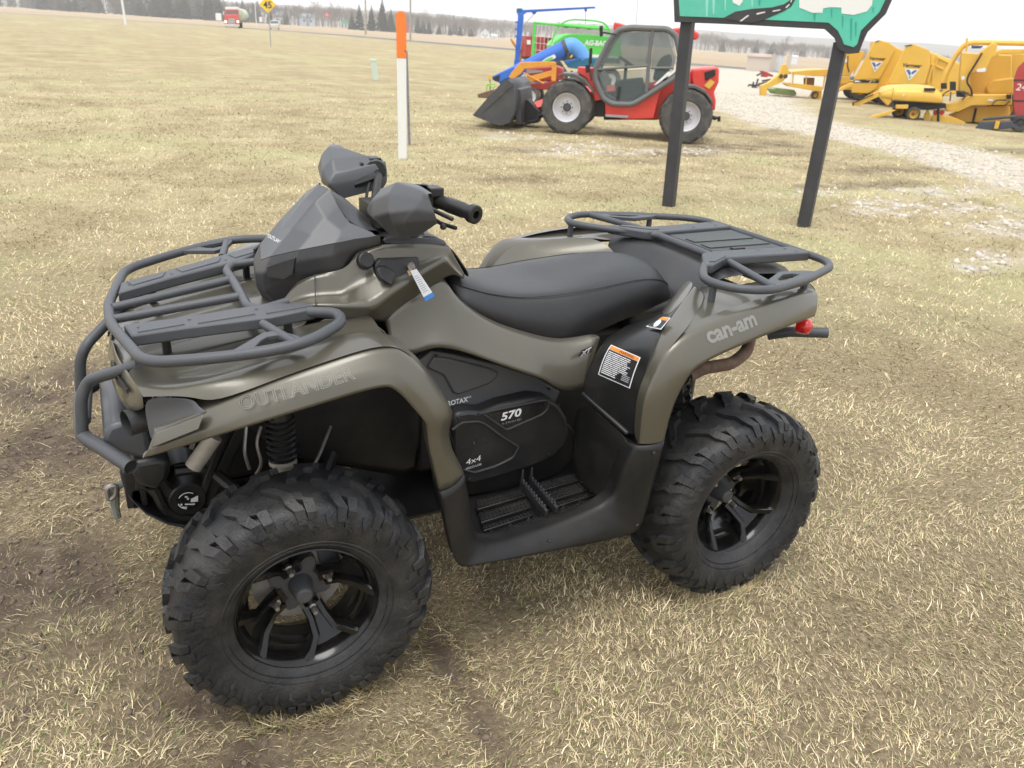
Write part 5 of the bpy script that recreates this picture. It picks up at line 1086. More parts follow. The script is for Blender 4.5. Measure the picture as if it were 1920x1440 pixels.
MB().prism(k3b([(510, 690), (560, 690), (610, 190), (605, 150), (545, 150), (545, 190)], 0), (0, .22, 0)).build('mast', BLUE, mst, bev=.015)
MB().prism([m0+V(-.08, -.1, 0), m0+V(.10, -.1, 0), m0+V(.10, -.1, .9), m0+V(-.08, -.1, .9)], (0, .2, 0)).build('mast_base', BLUE, mst, bev=.01)
MB().prism(k3b([(530, 130), (560, 112), (1415, 72), (1418, 94), (640, 140), (610, 165), (540, 165)], .02), (0, .16, 0)).build('crane_arm', BLUE, mst, bev=.01)
MB().prism(k3b([(1290, 85), (1328, 85), (1322, 130), (1298, 130)], .04), (0, .1, 0)).build('trolley', BLUE, mst, bev=.008)
MB().prism(k3b([(700, 135), (760, 132), (740, 158), (710, 158)], .04), (0, .1, 0)).build('arm_bracket', BLUE, mst, bev=.008)
MB().tube(k3b([(1308, 130), (1308, 270)], .08), .008, 5).build('hoist_cable', CHAR, mst); MB().tube(k3b([(735, 155), (640, 250), (610, 320)], .08), .008, 5).build('hoist_cable', CHAR, mst)
MB().lathe([(0, .05), (.02, .1), (.1, .1), (.12, .05), (.12, .0001)], m1+V(-.03, 0, .02), (0, 0, 1), 12).build('mast_cap', TEAL, mst)
MB().tube(k3b([(590, 110), (588, 50)], .1), .006, 5).build('mast_aerial', GRYM, mst)
for i, y_ in enumerate((250, 330, 410, 520)): MB().box(k3b([(528, y_)], -.02)[0], (.08, .05, .05)).build('mast_lug', BLUE, mst)
hp = thing('feed_hopper', 'dark teal steel hopper between blue auger and red telehandler', 'hopper', F3.o, F3.rz)
MB().prism(k3([(1060, 690), (1250, 655), (1440, 655), (1430, 760), (1200, 775), (1110, 760)], .3), (0, 1.0, 0)).build('bin', TEAL, hp, bev=.02)
MB().prism(k3([(1060, 690), (1250, 655), (1300, 650), (1100, 715)], .28), (0, .02, 0)).build('bin_lip', BLUE, hp)
x_ = k3([(1150, 760)], .3)[0].x
for dx_ in (0, .9):
    for ly in (.35, 1.25): MB().box((x_+dx_, ly, .35), (.07, .07, .7)).build('leg', TEAL, hp)
# ------------------------------------------------------------------ green silage bagger
F4 = Fr(G(1060, 168), (1, -.40)); k4 = lambda L, ly=0.0: [F4.p(*K4(a, b), ly) for a, b in L]
bag = thing('silage_bagger', 'bright green silage bagger with hoop frame and AG-BAG lettering', 'bagger', F4.o, F4.rz)
MB().prism(k4([(930, 520), (960, 470), (1060, 395), (1150, 380), (1340, 385), (1700, 420), (1720, 660), (1280, 650), (1200, 620), (960, 600)], .2), (0, 1.6, 0)).build('body', GRNM, bag, bev=.04)
MB().prism(k4([(1280, 605), (1500, 620), (1700, 640), (1700, 655), (1280, 640)], .185), (0, .02, 0)).build('body_stripe', WHTM, bag)
p0 = k4([(1296, 505), (1545, 518)], .19)
text('lettering', 'AG-BAG', p0[0], p0[1]-p0[0], (0, 0, 1), .22, WHTM, bag, sx=(p0[1]-p0[0]).length/.22/3.75, bold=.04, shear=.15)
for ly in (.1, 1.8): MB().tube(k4([(905, 560), (940, 420), (1000, 300), (1080, 235), (1180, 218), (1400, 232), (1500, 250), (1560, 300), (1600, 420)], ly), .028, 8, fil=.2).build('hoop', GRNM, bag)
m = MB(); m.tube(k4([(722, 640), (738, 260)], .1), .045, 6); m.build('post', GRNM, bag); m = MB(); m.tube(k4([(722, 255), (1560, 330)], .1), .040, 6); m.build('top_bar', GRNM, bag)
MB().tube(k4([(705, 660), (738, 262)], 1.7), .045, 6).build('post', GRNM, bag); MB().tube(k4([(1040, 285), (1560, 318)], .4), .06, 8).build('roller_tube', GRNM, bag)
for i in range(4): MB().box(k4([(1090+130*i, 296+9*i)], .38)[0], (.12, .1, .1)).build('roller_bracket', CHAR, bag)
for i, xx in enumerate((775, 820, 862, 905, 948)): MB().tube(k4([(xx, 270+i*3), (xx-20, 450), (xx-28, 620)], .06), .007, 5).build('net_cord', WHTM, bag)
for y_ in (400, 480, 560): MB().tube(k4([(728, y_), (950, y_+25)], .05), .006, 5).build('net_cord', WHTM, bag)
for xx in (1000, 1600):
    c = k4([(xx, 700)], .5)[0]; ag_wheel(bag, (c.x, .5, .38), .38, .25, .2, WHTM)
MB().prism(k4([(960, 590), (1700, 640), (1700, 720), (960, 680)], .5), (0, 1.0, 0)).build('chassis', CHAR, bag)
# red slatted wagon behind the net
F5 = Fr(G(1010, 152), (1, -.3)); k5 = lambda L, ly=0.0: [F5.p(*K4(a, b), ly) for a, b in L]
wag = thing('forage_wagon', 'dark red slatted box wagon seen through the green frame', 'wagon', F5.o, F5.rz)
MB().prism(k5([(640, 405), (1000, 425), (1010, 640), (630, 640)], .2), (0, 1.6, 0)).build('box', DRED, wag, bev=.02)
for i in range(5): MB().prism(k5([(730, 445+36*i), (985, 455+36*i), (985, 463+36*i), (730, 453+36*i)], .17), (0, .05, 0)).build('slat', DRED, wag)
MB().prism(k5([(648, 450), (690, 450), (690, 500), (648, 500)], .18), (0, .04, 0)).build('lamp_panel', WHTM, wag); MB().prism(k5([(860, 432), (925, 436), (925, 470), (860, 466)], .18), (0, .04, 0)).build('vent', BLK, wag)
for xx in (690, 960): c = k5([(xx, 700)], .3)[0]; ag_wheel(wag, (c.x, .35, .42), .42, .25, .24, YELR)
MB().prism(k5([(640, 640), (1010, 640), (1010, 670), (640, 670)], .4), (0, 1.2, 0)).build('chassis', CHAR, wag)
gbx = thing('yellow_chute', 'small yellow chute standing left of the blue mast', 'chute', F5.o+F5.n*1.0, F5.rz)
F5b = Fr(F5.o+F5.n*1.0, F5.d); k5b = lambda L, ly=0.0: [F5b.p(*K4(a, b), ly) for a, b in L]
MB().prism(k5b([(480, 430), (520, 490), (640, 470), (630, 520), (560, 590), (500, 500), (470, 440)], 0), (0, .3, 0)).build('hood', ORNG, gbx, bev=.02); q_ = k5b([(575, 560)], .1)[0]; MB().box((q_.x, .15, q_.z/2), (.12, .12, q_.z)).build('stand', ORNG, gbx)
# low green and rusty implement in front of the auger intake
F6 = Fr(G(905, 185), (1, -.7)); k6 = lambda L, ly=0.0: [F6.p(*K4(a, b), ly) for a, b in L]
imp = thing('tillage_frame', 'low implement with lime green bracket beside the black bucket', 'implement', F6.o, F6.rz)
MB().prism(k6([(90, 1060), (260, 1010), (300, 1030), (200, 1100), (100, 1105)], 0), (0, .5, 0)).build('share', RUST, imp, bev=.01)
m = MB(); m.tube(k6([(190, 1050), (200, 950), (290, 940)], .1), .018, 6); m.tube(k6([(215, 955), (270, 990), (290, 960)], .1), .02, 6); m.build('bracket', mat('lime_green', (.25, .58, .05), .5), imp)
MB().prism(k6([(210, 855), (245, 840), (260, 880), (225, 895)], .1), (0, .06, 0)).build('reflector', YEL, imp); MB().tube([k6([(232, 890)], .13)[0], k6([(235, 1060)], .13)[0]], .012, 6).build('reflector_stalk', CHAR, imp)
# ------------------------------------------------------------------ yellow hay machines on the right
K5 = crop(1560, 60, 5.333); K6 = crop(1340, 60, 6.857)
def vlogo(par, fr, c, s, ly):
    q = fr.p(*c, ly)
    MB().prism([q+V(-s, 0, s*.55), q+V(s, 0, s*.55), q+V(0, 0, -s)], (0, .004, 0)).build('logo_field', WHTM, par)
    MB().prism([q+V(-s*.78, -.004, s*.42), q+V(-s*.30, -.004, s*.42), q+V(s*.05, -.004, -.1*s), q+V(-.16*s, -.004, -.35*s)], (0, .003, 0)).build('logo_mark', LOGB, par)
    MB().prism([q+V(s*.78, -.004, s*.42), q+V(s*.36, -.004, s*.42), q+V(s*.0, -.004, .1*s), q+V(.22*s, -.004, -.18*s)], (0, .003, 0)).build('logo_mark', LOGB, par)
    MB().prism([q+V(-s*.18, -.004, -s*.42), q+V(s*.14, -.004, -s*.32), q+V(0, -.004, -s*.82)], (0, .003, 0)).build('logo_mark', LOGG, par)
def baler(name, label, gpt, panel, low, stripe, txt, logo, side, depth, tong, group):
    fr = Fr(gpt, (.80, -.60)); k = lambda L, ly=0.0: [fr.p(*K5(a, b), ly) for a, b in L]
    t = thing('round_baler', label, 'baler', fr.o, fr.rz, group)
    pn = MB().prism(k(panel, 0), (0, .05, 0)).build('front_shield', YEL, t, bev=.02)
    if low: MB().prism(k(low, .0), (0, .05, 0)).build('lower_shield', YEL, t, bev=.02)
    if stripe: MB().prism(k(stripe, -.012), (0, .03, 0)).build('stripe', BLK, t); MB().prism(k([(228, 486), (262, 486), (290, 500), (226, 502)], -.016), (0, .004, 0)).build('stripe_mark', WHTM, t); MB().prism(k([(368, 508), (392, 484), (400, 484), (378, 508)], -.016), (0, .004, 0)).build('stripe_mark', WHTM, t); MB().prism(k([(405, 484), (440, 484), (440, 496), (405, 498)], -.016), (0, .004, 0)).build('stripe_mark', LOGG, t)
    if txt: a, b = k(txt, -.006); text('lettering', 'Vermeer', a+V(-.05, 0, 0), b-a, (.15, 0, 1), (b-a).length/2.9, LETB, t, shear=.15, bold=.03); vlogo(t, fr, K5(*logo), .30 if 0 else (b-a).length*.50, -.012)
    if side: MB().prism(k(side, .06), (0, depth, 0)).build('bale_chamber', YEL, t, bev=.04)
    cx = k([(sum(p[0] for p in panel)/len(panel), 0)], 0)[0].x
    for ly in (.25, depth): ag_wheel(t, (cx+.9, ly+.3, .42), .42, .3, .22, YELR)
    MB().box((cx+.8, depth/2+.2, .55), (1.8, depth*.8, .35)).build('chassis', YEL, t)
    if tong: MB().prism(k(tong, -.25), (0, .14, 0)).build('drawbar', YEL, t, bev=.01)
    return t, fr, k
b2, fb2, kb2 = baler('round_baler', 'yellow round baler with dark stripe below the logo, middle of the row', G(1640, 196), [(215, 480), (330, 265), (425, 98), (480, 80), (565, 102), (640, 152), (625, 195), (480, 470)], [(195, 510), (470, 510), (440, 570), (352, 615), (195, 606)], [(218, 482), (470, 482), (468, 508), (215, 508)], [(382, 278), (512, 284)], (440, 335), [(480, 90), (640, 152), (740, 190), (720, 330), (640, 600), (420, 600)], 1.5, [(40, 590), (120, 540), (195, 505), (205, 540), (60, 605), (45, 605)], 'round balers in a row')
MB().prism(kb2([(430, 96), (470, 82), (476, 90), (436, 102)], -.02), (0, .05, 0)).build('top_vent', CHAR, b2)
MB().prism(kb2([(510, 400), (580, 270), (648, 275), (590, 430)], .5), (0, .1, 0)).build('chamber_opening', CHAR, b2)
b3, fb3, kb3 = baler('round_baler', 'yellow round baler in front of the row with logo over the low mower cover', G(1700, 204), [(555, 522), (600, 420), (690, 240), (742, 138), (820, 120), (978, 182), (984, 330), (930, 522)], None, None, [(716, 348), (868, 356)], (790, 412), [(980, 200), (1060, 225), (1200, 280), (1320, 330), (1320, 600), (1160, 640), (930, 640), (985, 330)], 1.5, [(120, 768), (440, 600), (520, 560), (560, 600), (460, 650), (240, 750), (150, 785)], 'round balers in a row')
MB().prism(kb3([(726, 136), (805, 122), (800, 136), (735, 146)], -.02), (0, .05, 0)).build('top_vent', CHAR, b3)
m = MB()
for L_ in ([(1010, 330), (960, 500)], [(1060, 260), (1020, 360), (1000, 520)], [(1050, 250), (1190, 320)], [(990, 320), (1110, 370)]): m.tube(kb3(L_, .03), .035, 6)
m.build('side_frame', YEL, b3)
MB().tube(kb3([(225, 705), (415, 622)], -.28), .022, 8).build('drawbar_ram', BLK, b3); MB().tube(kb3([(212, 700), (208, 820)], -.28), .03, 8).build('jack_stand', BLK, b3)
b1, fb1, kb1 = baler('round_baler', 'yellow round baler half hidden behind the sign post', G(1590, 188), [(95, 260), (110, 205), (300, 190), (330, 205), (240, 340), (180, 440), (95, 440)], [(60, 450), (180, 440), (170, 520), (60, 520)], None, None, None, None, 1.4, None, 'round balers in a row')
MB().prism(kb1([(105, 275), (150, 265), (155, 300), (105, 310)], -.015), (0, .01, 0)).build('decal', WHTM, b1); MB().tube(kb1([(160, 240), (155, 330), (170, 400)], -.02), .02, 6).build('hydraulic_hose', BLK, b1)
MB().prism(kb1([(225, 340), (300, 215), (330, 225), (210, 440)], -.05), (0, .05, 0)).build('side_flap', YEL, b1, bev=.01)
# low mower-conditioner cover in front of baler three
FM = Fr(G(1712, 227), (.72, -.70)); km = lambda L, ly=0.0: [FM.p(*K5(a, b), ly) for a, b in L]
mow = thing('mower_conditioner', 'low yellow mower with rounded cover, black tyre and yellow rim', 'mower', FM.o, FM.rz)
m = MB(); a = km([(490, 640), (495, 570), (620, 548), (900, 542), (1040, 560), (1100, 600)], .15); b = km([(490, 660), (490, 605), (620, 600), (900, 610), (1040, 620), (1110, 640)], 0); c_l = km([(500, 660), (520, 650), (620, 690), (900, 705), (1040, 715), (1120, 720)], .02)
m.grid([[p+V(0, 1.0, .05) for p in a], a, b, c_l], crow={1: .3, 2: .5}); m.build('cover', YEL, mow, sub=1, solid=.02)
MB().prism(km([(605, 560), (612, 680), (622, 680), (618, 560)], -.01), (0, .02, 0)).build('cover_seam', YEL, mow); MB().prism(km([(918, 560), (1030, 560), (1040, 575), (1030, 592), (925, 590)], .0), (0, .06, 0)).build('inspection_slot', BLK, mow, bev=.01)
MB().prism(km([(712, 622), (724, 622), (720, 645), (710, 645)], -.01), (0, .01, 0)).build('decal', WHTM, mow)
MB().prism(km([(610, 690), (1140, 715), (1140, 760), (940, 780), (640, 770)], .2), (0, 1.2, 0)).build('under_frame', BLK, mow)
MB().prism(km([(640, 728), (765, 728), (760, 768), (640, 768)], .0), (0, .15, 0)).build('side_plate', YEL, mow, bev=.01)
rm_ = (km([(815, 758)], .0)[0].z-km([(815, 900)], .0)[0].z)/2; c = km([(815, 830)], .0)[0]; c.z = rm_
for ly in (.12, 1.3): ag_wheel(mow, (c.x, ly, c.z), c.z, .26, c.z*.62, YELR)
ag_wheel(mow, (km([(660, 840)], .8)[0].x, .9, c.z), c.z, .26, c.z*.62, YELR)
MB().prism(km([(240, 890), (270, 880), (600, 780), (640, 780), (560, 830), (300, 890)], -.1), (0, .12, 0)).build('drawbar', YEL, mow, bev=.01)
MB().prism(km([(480, 600), (600, 570), (600, 690), (560, 740), (490, 660)], .05), (0, .5, 0)).build('gearbox_guard', YEL, mow, bev=.02)
# big yellow bale processor
FB = Fr(G(1800, 232), (.64, -.77)); kb = lambda L, ly=0.0: [FB.p(*K5(a, b), ly) for a, b in L]
bp_ = thing('bale_processor', 'big yellow bale processor with arched top frame at the right edge', 'bale processor', FB.o, FB.rz)
MB().prism(kb([(1300, 200), (1500, 215), (1560, 240), (1540, 370), (1370, 420), (1400, 620), (1270, 590), (1280, 440)], .05), (0, .5, 0)).build('side_tower', YEL, bp_, bev=.03)
MB().prism(kb([(1290, 210), (1560, 215), (1800, 230), (1800, 640), (1280, 640)], .75), (0, .12, 0)).build('rear_body', YEL, bp_, bev=.03)
MB().prism(kb([(1560, 250), (1620, 210), (2100, 220), (2100, 470), (1820, 460), (1600, 520), (1540, 580), (1520, 430)], .9), (0, .1, 0)).build('back_panel', YEL, bp_, bev=.02)
MB().prism(kb([(1480, 200), (1610, 105), (1660, 130), (1640, 190), (1700, 170), (2100, 165), (2100, 215), (1680, 220), (1600, 260), (1550, 370), (1390, 415), (1440, 300)], -.05), (0, .2, 0)).build('arch', YEL, bp_, bev=.02)
MB().tube(kb([(1110, 570), (1130, 430), (1240, 230), (1320, 130), (1400, 105), (1850, 112), (2100, 120)], .25), .07, 8, fil=.2).build('lift_arm', YEL, bp_)
MB().tube(kb([(1350, 60), (1345, 190)], .2), .03, 6).build('lift_stay', YEL, bp_); MB().prism(kb([(1395, 135), (1520, 140), (1480, 165), (1395, 165)], .3), (0, .02, 0)).build('blue_strip', LOGB, bp_)
MB().prism(kb([(1130, 720), (1260, 700), (1400, 625), (1800, 625), (1800, 730), (1400, 735), (1260, 800), (1145, 790)], -.1), (0, .9, 0)).build('feed_pan', YEL, bp_, bev=.02)
MB().prism(kb([(1180, 830), (1260, 800), (1400, 740), (1780, 740), (1780, 900), (1330, 905), (1180, 890)], .3), (0, .8, 0)).build('hopper_base', YEL, bp_, bev=.02)
MB().prism(kb([(1540, 560), (1620, 480), (1820, 455), (1820, 620), (1560, 620)], .5), (0, .3, 0)).build('rotor_housing', YEL, bp_, bev=.04)
MB().prism(kb([(1000, 840), (1040, 830), (1180, 840), (1330, 900), (1340, 925), (1000, 905)], -.2), (0, .3, 0)).build('skid', YEL, bp_, bev=.01)
MB().prism(kb([(920, 830), (960, 760), (985, 830), (995, 900), (930, 905), (915, 870)], -.25), (0, .1, 0)).build('hitch', YEL, bp_, bev=.01)
MB().tube(kb([(1500, 210), (1440, 310), (1365, 430), (1345, 500), (1395, 570), (1400, 640)], -.12), .025, 6, fil=.1).build('hydraulic_hose', BLK, bp_)
m = MB()
for L_ in ([(1110, 580), (1000, 620), (970, 700), (1020, 750), (1080, 700), (1120, 610), (1190, 580)], [(1190, 600), (1180, 690)], [(1290, 600), (1340, 640), (1300, 680)], [(1240, 590), (1330, 600), (1390, 640)], [(1600, 730), (1640, 680), (1740, 680)], [(1720, 740), (1780, 690)]): m.tube(kb(L_, -.2), .018, 6, fil=.2)
m.build('hydraulic_hose', CHAR, bp_)
for X_, Y_, w_, h_ in ((1120, 540, 60, 60), (1210, 540, 60, 90), (1290, 620, 90, 60), (1770, 645, 50, 40)): MB().prism(kb([(X_-w_/2, Y_-h_/2), (X_+w_/2, Y_-h_/2), (X_+w_/2, Y_+h_/2), (X_-w_/2, Y_+h_/2)], -.16), (0, .12, 0)).build('valve_block', BLK, bp_, bev=.015)
for X_ in (1035, 1100): MB().lathe([(0, .0001), (0, .07), (.08, .07)], kb([(X_, 805)], -.1)[0], (0, 1, 0), 12).build('rear_lamp', LENSR, bp_)
for L_ in ([(1450, 372), (1530, 355), (1545, 375), (1530, 398), (1450, 400)], [(1295, 445), (1325, 440), (1325, 475), (1295, 478)], [(1560, 672), (1610, 670), (1610, 692), (1560, 692)]): MB().prism(kb(L_, -.13), (0, .01, 0)).build('decal', WHTM, bp_)
MB().tube(kb([(1065, 740), (1060, 920)], -.22), .03, 6).build('jack_stand', BLK, bp_); MB().tube(kb([(1440, 760), (1410, 900)], .25), .03, 6).build('brace', BLK, bp_)
ag_wheel(bp_, (kb([(1700, 800)], .8)[0].x, .9, .45), .45, .3, .25, YELR)
# red machine cut by the frame edge and the dark toolbar under it
FRd = Fr(G(1895, 246), (.52, -.85)); kr = lambda L, ly=0.0: [FRd.p(*K5(a, b), ly) for a, b in L]
red = thing('red_implement', 'red panelled implement with white lettering cut by the right edge', 'implement', FRd.o, FRd.rz)
pn_ = MB().prism(kr([(1838, 400), (1860, 350), (1920, 290), (2150, 290), (2150, 870), (1830, 890), (1812, 700), (1815, 480)], 0), (0, .8, 0)).build('side_panel', DRED, red, bev=.02)
MB().prism(kr([(1812, 475), (2150, 480), (2150, 492), (1812, 488)], -.012), (0, .02, 0)).build('panel_seam', BLK, red); MB().prism(kr([(1812, 680), (2150, 690), (2150, 702), (1812, 694)], -.012), (0, .02, 0)).build('panel_seam', BLK, red)
a, b = kr([(1832, 580), (1925, 590)], -.014); text('lettering', '24', a, b-a, (0, 0, 1), .24, WHTM, red, sx=1.05)
MB().prism(kr([(1845, 850), (1878, 835), (1875, 885), (1842, 892)], -.012), (0, .01, 0)).build('decal', WHTM, red)
tb = thing('dark_toolbar', 'dark blue steel toolbar on the ground under the red implement', 'toolbar', FRd.o-FRd.n*.3, FRd.rz)
FRe = Fr(FRd.o-FRd.n*.3, FRd.d); ke = lambda L, ly=0.0: [FRe.p(*K5(a, b), ly) for a, b in L]
NAVY = mat('navy_steel', (.045, .055, .075), .5)
MB().prism(ke([(1430, 960), (1480, 900), (1800, 890), (1830, 960), (1600, 985), (1440, 985)], 0), (0, .4, 0)).build('beam', NAVY, tb, bev=.02); MB().tube(ke([(1510, 870), (1840, 845)], .1), .04, 8).build('drawbar', CHAR, tb)
c = ke([(1870, 950)], .2)[0]; ag_wheel(tb, (c.x, .25, .22), .22, .15, .12, CHAR); MB().box(ke([(1650, 930)], -.03)[0], (.1, .06, .2)).build('pin_bracket', YELR, tb, bev=.01)
# ------------------------------------------------------------------ low mower and frames left of the sign post
FL = Fr(G(1440, 181), (1, -.35)); kl = lambda L, ly=0.0: [FL.p(*K6(a, b), ly) for a, b in L]
dm = thing('disc_mower', 'yellow drawbar frame of a hay mower on the gravel between the sign posts', 'mower', FL.o, FL.rz)
MB().prism(kl([(600, 830), (600, 690), (700, 650), (840, 540), (880, 420), (930, 415), (960, 520), (940, 560), (880, 640), (720, 710), (680, 720), (660, 835)], 0), (0, .2, 0)).build('drawbar', YEL, dm, bev=.01)
for dx_ in (0, 60): MB().lathe([(0, .03), (0, .075), (.03, .075), (.03, .03)], kl([(855+dx_, 570)], -.06)[0], (0, 1, 0), 12).build('hose_coil', BLK, dm)
MB().prism(kl([(1000, 510), (1200, 490), (1460, 480), (1440, 560), (1300, 570), (1000, 545)], .1), (0, 1.0, 0)).build('top_cover', YEL, dm, bev=.01)
MB().prism(kl([(900, 660), (960, 650), (1380, 700), (1400, 740), (1300, 760), (960, 700)], .0), (0, .3, 0)).build('cutter_frame', YEL, dm, bev=.01)
m = MB()
for L_ in ([(1010, 545), (1000, 680)], [(1180, 570), (1170, 690)], [(1420, 560), (1390, 730)]): m.tube(kl(L_, .2), .03, 6)
m.build('frame_post', YEL, dm); MB().prism(kl([(1170, 590), (1290, 590), (1280, 690), (1170, 690)], .3), (0, .2, 0)).build('gearbox', RUST, dm, bev=.02)
MB().tube(kl([(988, 500), (980, 680)], -.03), .014, 6).build('marker_rod', WHTM, dm)
c = kl([(1290, 830)], .1)[0]; ag_wheel(dm, (c.x, .15, .14), .14, .12, .07, YELR); MB().prism(kl([(1240, 860), (1300, 760), (1380, 750), (1370, 880)], .3), (0, .3, 0)).build('skid', YEL, dm, bev=.01)
gt = thing('green_mower_deck', 'low green mower deck lying on the gravel behind the yellow drawbar', 'mower deck', FL.o+FL.n*.5, FL.rz)
FG = Fr(FL.o+FL.n*.5, FL.d); kg = lambda L, ly=0.0: [FG.p(*K6(a, b), ly) for a, b in L]
MB().prism(kg([(740, 735), (800, 715), (1030, 745), (1060, 790), (1040, 825), (790, 800)], 0), (0, .6, 0)).build('deck', mat('dull_green', (.24, .33, .15), .6), gt, bev=.03)
FH = Fr(G(1425, 165), (1, -.3)); kh = lambda L, ly=0.0: [FH.p(*K6(a, b), ly) for a, b in L]
rk_ = thing('grey_implement', 'grey and red tillage implement in the distance left of the yellow mower', 'implement', FH.o, FH.rz)
MB().prism(kh([(620, 500), (660, 510), (760, 555), (750, 580), (690, 560), (680, 585), (640, 580), (640, 530)], .1), (0, .4, 0)).build('seed_box', DRED, rk_, bev=.02)
m = MB()
for L_ in ([(430, 700), (440, 680), (600, 690)], [(500, 640), (480, 740)], [(560, 600), (520, 720)], [(610, 630), (740, 610)], [(560, 670), (720, 640)], [(540, 560), (600, 530)], [(480, 700), (560, 730)]): m.tube(kh(L_, .2), .045, 6)
m.build('frame', CHAR, rk_)
# ================================================================== sign, posts and small roadside things
SIGNK = mat('sign_black', (.030, .030, .034), .55, dirt=(.12, .12, .12), dscale=3, damt=.25)
SIGNG = mat('sign_teal', (.075, .46, .33), .45, var=.12, vscale=1.4, dirt=(.20, .58, .46), dscale=2.4, damt=.6)
pL, pR = G(1253, 388), G(1505, 428); FS = Fr(pL, (pR.x-pL.x, pR.y-pL.y)); K2 = crop(1250, 0, 4.364); ks = lambda L, ly=0.0: [FS.p(*K2(a, b), ly) for a, b in L]
sg = thing('sign', 'teal shaped sign with black border and winding road on two black posts', 'sign', FS.o, FS.rz)
for a, b in (((1254, 388), (1291, 30)), ((1506, 428), (1577, 80))):
    p0, p1 = FS.p(*a, .10), FS.p(*b, .10); m = MB(); w = .058
    m.prism([p0+V(-w, -w, -.1), p0+V(w, -w, -.1), p0+V(w, w, -.1), p0+V(-w, w, -.1)], p1-p0+V(0, 0, .1)); m.build('post', SIGNK, sg, bev=.006)
p0, p1 = FS.p(1505, 428, 0), FS.p(1575, 95, 0)
out = [(20, -360), (55, 0), (62, 180), (520, 198), (900, 218), (1290, 238), (1372, 312), (1400, 402), (1480, 442), (1570, 432), (1600, 350), (1640, 262), (1790, 112), (1840, 0), (1900, -200), (1780, -420), (1300, -520), (700, -560), (200, -520)]
inn2 = [(75, -340), (98, -20), (108, 132), (460, 145), (780, 160), (1325, 185), (1400, 250), (1440, 330), (1450, 362), (1530, 386), (1560, 360), (1590, 250), (1740, 100), (1788, 0), (1840, -190), (1735, -380), (1280, -470), (700, -510), (230, -470)]
MB().prism(ks(out, 0), (0, .04, 0)).build('backing_board', SIGNK, sg, bev=.004)
MB().prism(ks(inn2, -.006), (0, .004, 0)).build('teal_panel', SIGNG, sg)
MB().prism(ks([(455, 152), (560, 95), (700, 72), (860, 60), (960, 35), (1010, 0), (1030, -60), (1090, -60), (1048, 0), (1020, 50), (960, 90), (880, 125), (800, 160), (700, 190)], -.010), (0, .003, 0)).build('road_mark', SIGNK, sg)
for L_ in ([(596, 172), (664, 122), (674, 128), (612, 174)], [(735, 108), (805, 94), (805, 103), (738, 120)], [(866, 88), (930, 76), (930, 84), (868, 97)], [(970, 62), (1002, 32), (1008, 38), (980, 66)], [(1012, 18), (1020, -10), (1026, -8), (1020, 20)]): MB().prism(ks(L_, -.0135), (0, .002, 0)).build('lane_dash', WHTM, sg)
for L_ in ([(1085, 62), (1085, -120), (1700, -140), (1680, 40), (1640, 92), (1530, 122), (1430, 110), (1430, 62), (1340, 58), (1280, 68), (1275, 104), (1190, 104)], [(540, 20), (545, -100), (625, -100), (622, 10), (595, 48)]): MB().prism(ks(L_, -.0095), (0, .002, 0)).build('pale_patch', WHTM, sg)
DRIP = mat('teal_drip', (.03, .33, .25), .5); DRIP2 = mat('pale_drip', (.25, .62, .52), .5)
for x_, y0, y1, m_ in ((330, -60, 140, DRIP2), (385, -60, 120, DRIP2), (480, -60, 90, DRIP2), (700, -60, 60, DRIP2), (1210, 110, 175, DRIP), (1440, 130, 230, DRIP), (1510, 150, 330, DRIP), (1548, 180, 300, DRIP), (1690, 60, 110, DRIP), (1350, 70, 150, DRIP), (760, -40, 50, DRIP)):
    w = random.uniform(6, 14); MB().prism(ks([(x_-w, y0), (x_+w, y0), (x_+w*.3, y1), (x_-w*.6, y1-12)], -.0088), (0, .0012, 0)).build('paint_run', m_, sg)
# marker post: flat white post, orange top
FO = Fr(G(755, 297), (1, -.35)); mk_ = thing('marker_post', 'flat white marker post with rounded orange top standing in the lawn', 'marker post', FO.o, FO.rz)
hw = .058; ORF = mat('fluoro_orange', (.85, .20, .03), .5); z1 = FO.p(751, 108).z; z2 = FO.p(751, 20).z; dx_ = FO.p(752, 60).x
MB().prism([V(-hw, 0, -.1), V(hw, 0, -.1), V(hw+dx_*.7, 0, z1), V(-hw+dx_*.7, 0, z1)], (0, .025, 0)).build('white_shaft', WHTM, mk_, bev=.006)
cap = [V(-hw+dx_*.7-.004, -.004, z1-.01), V(hw+dx_*.7+.004, -.004, z1-.01), V(hw+dx_+.004, -.004, z2-.06)] + [V(dx_+math.cos(a)*(hw+.004), -.004, z2-.06+math.sin(a)*.06) for a in np.linspace(.2, PI-.2, 7)] + [V(-hw+dx_-.004, -.004, z2-.06)]
MB().prism(cap, (0, .033, 0)).build('orange_cap', ORF, mk_, bev=.008)
q = V(dx_*.7+.045, -.006, z1+.08); MB().lathe([(0, .0001), (-.004, .008), (0, .01)], q, (0, 1, 0), 8).build('bolt', CHAR, mk_)
FO2 = Fr(G(768, 271), (1, -.35)); gp2 = thing('steel_post', 'thin grey steel post just behind the white marker post', 'post', FO2.o, FO2.rz)
a, b = FO2.p(768, 271), FO2.p(762, 96); m = MB()
for s_ in (-1, 1): m.bar(a+V(s_*.018, .01, -.05), b+V(s_*.018, .01, 0), .006, .03, (0, 1, 0))
m.bar(a+V(0, .025, -.05), b+V(0, .025, 0), .04, .006, (0, 1, 0)); m.build('u_channel', GRYM, gp2)
for i in range(8): q = lerp(a, b, .12+.1*i); MB().lathe([(-.001, .0001), (-.001, .006)], q+V(0, .021, 0), (0, 1, 0), 8).build('bolt_hole', BLK, gp2)
FP = Fr(G(705, 151), (1, -.3)); pdl = thing('cable_pedestal', 'small pale green utility box in the lawn left of the marker post', 'utility box', FP.o, FP.rz)
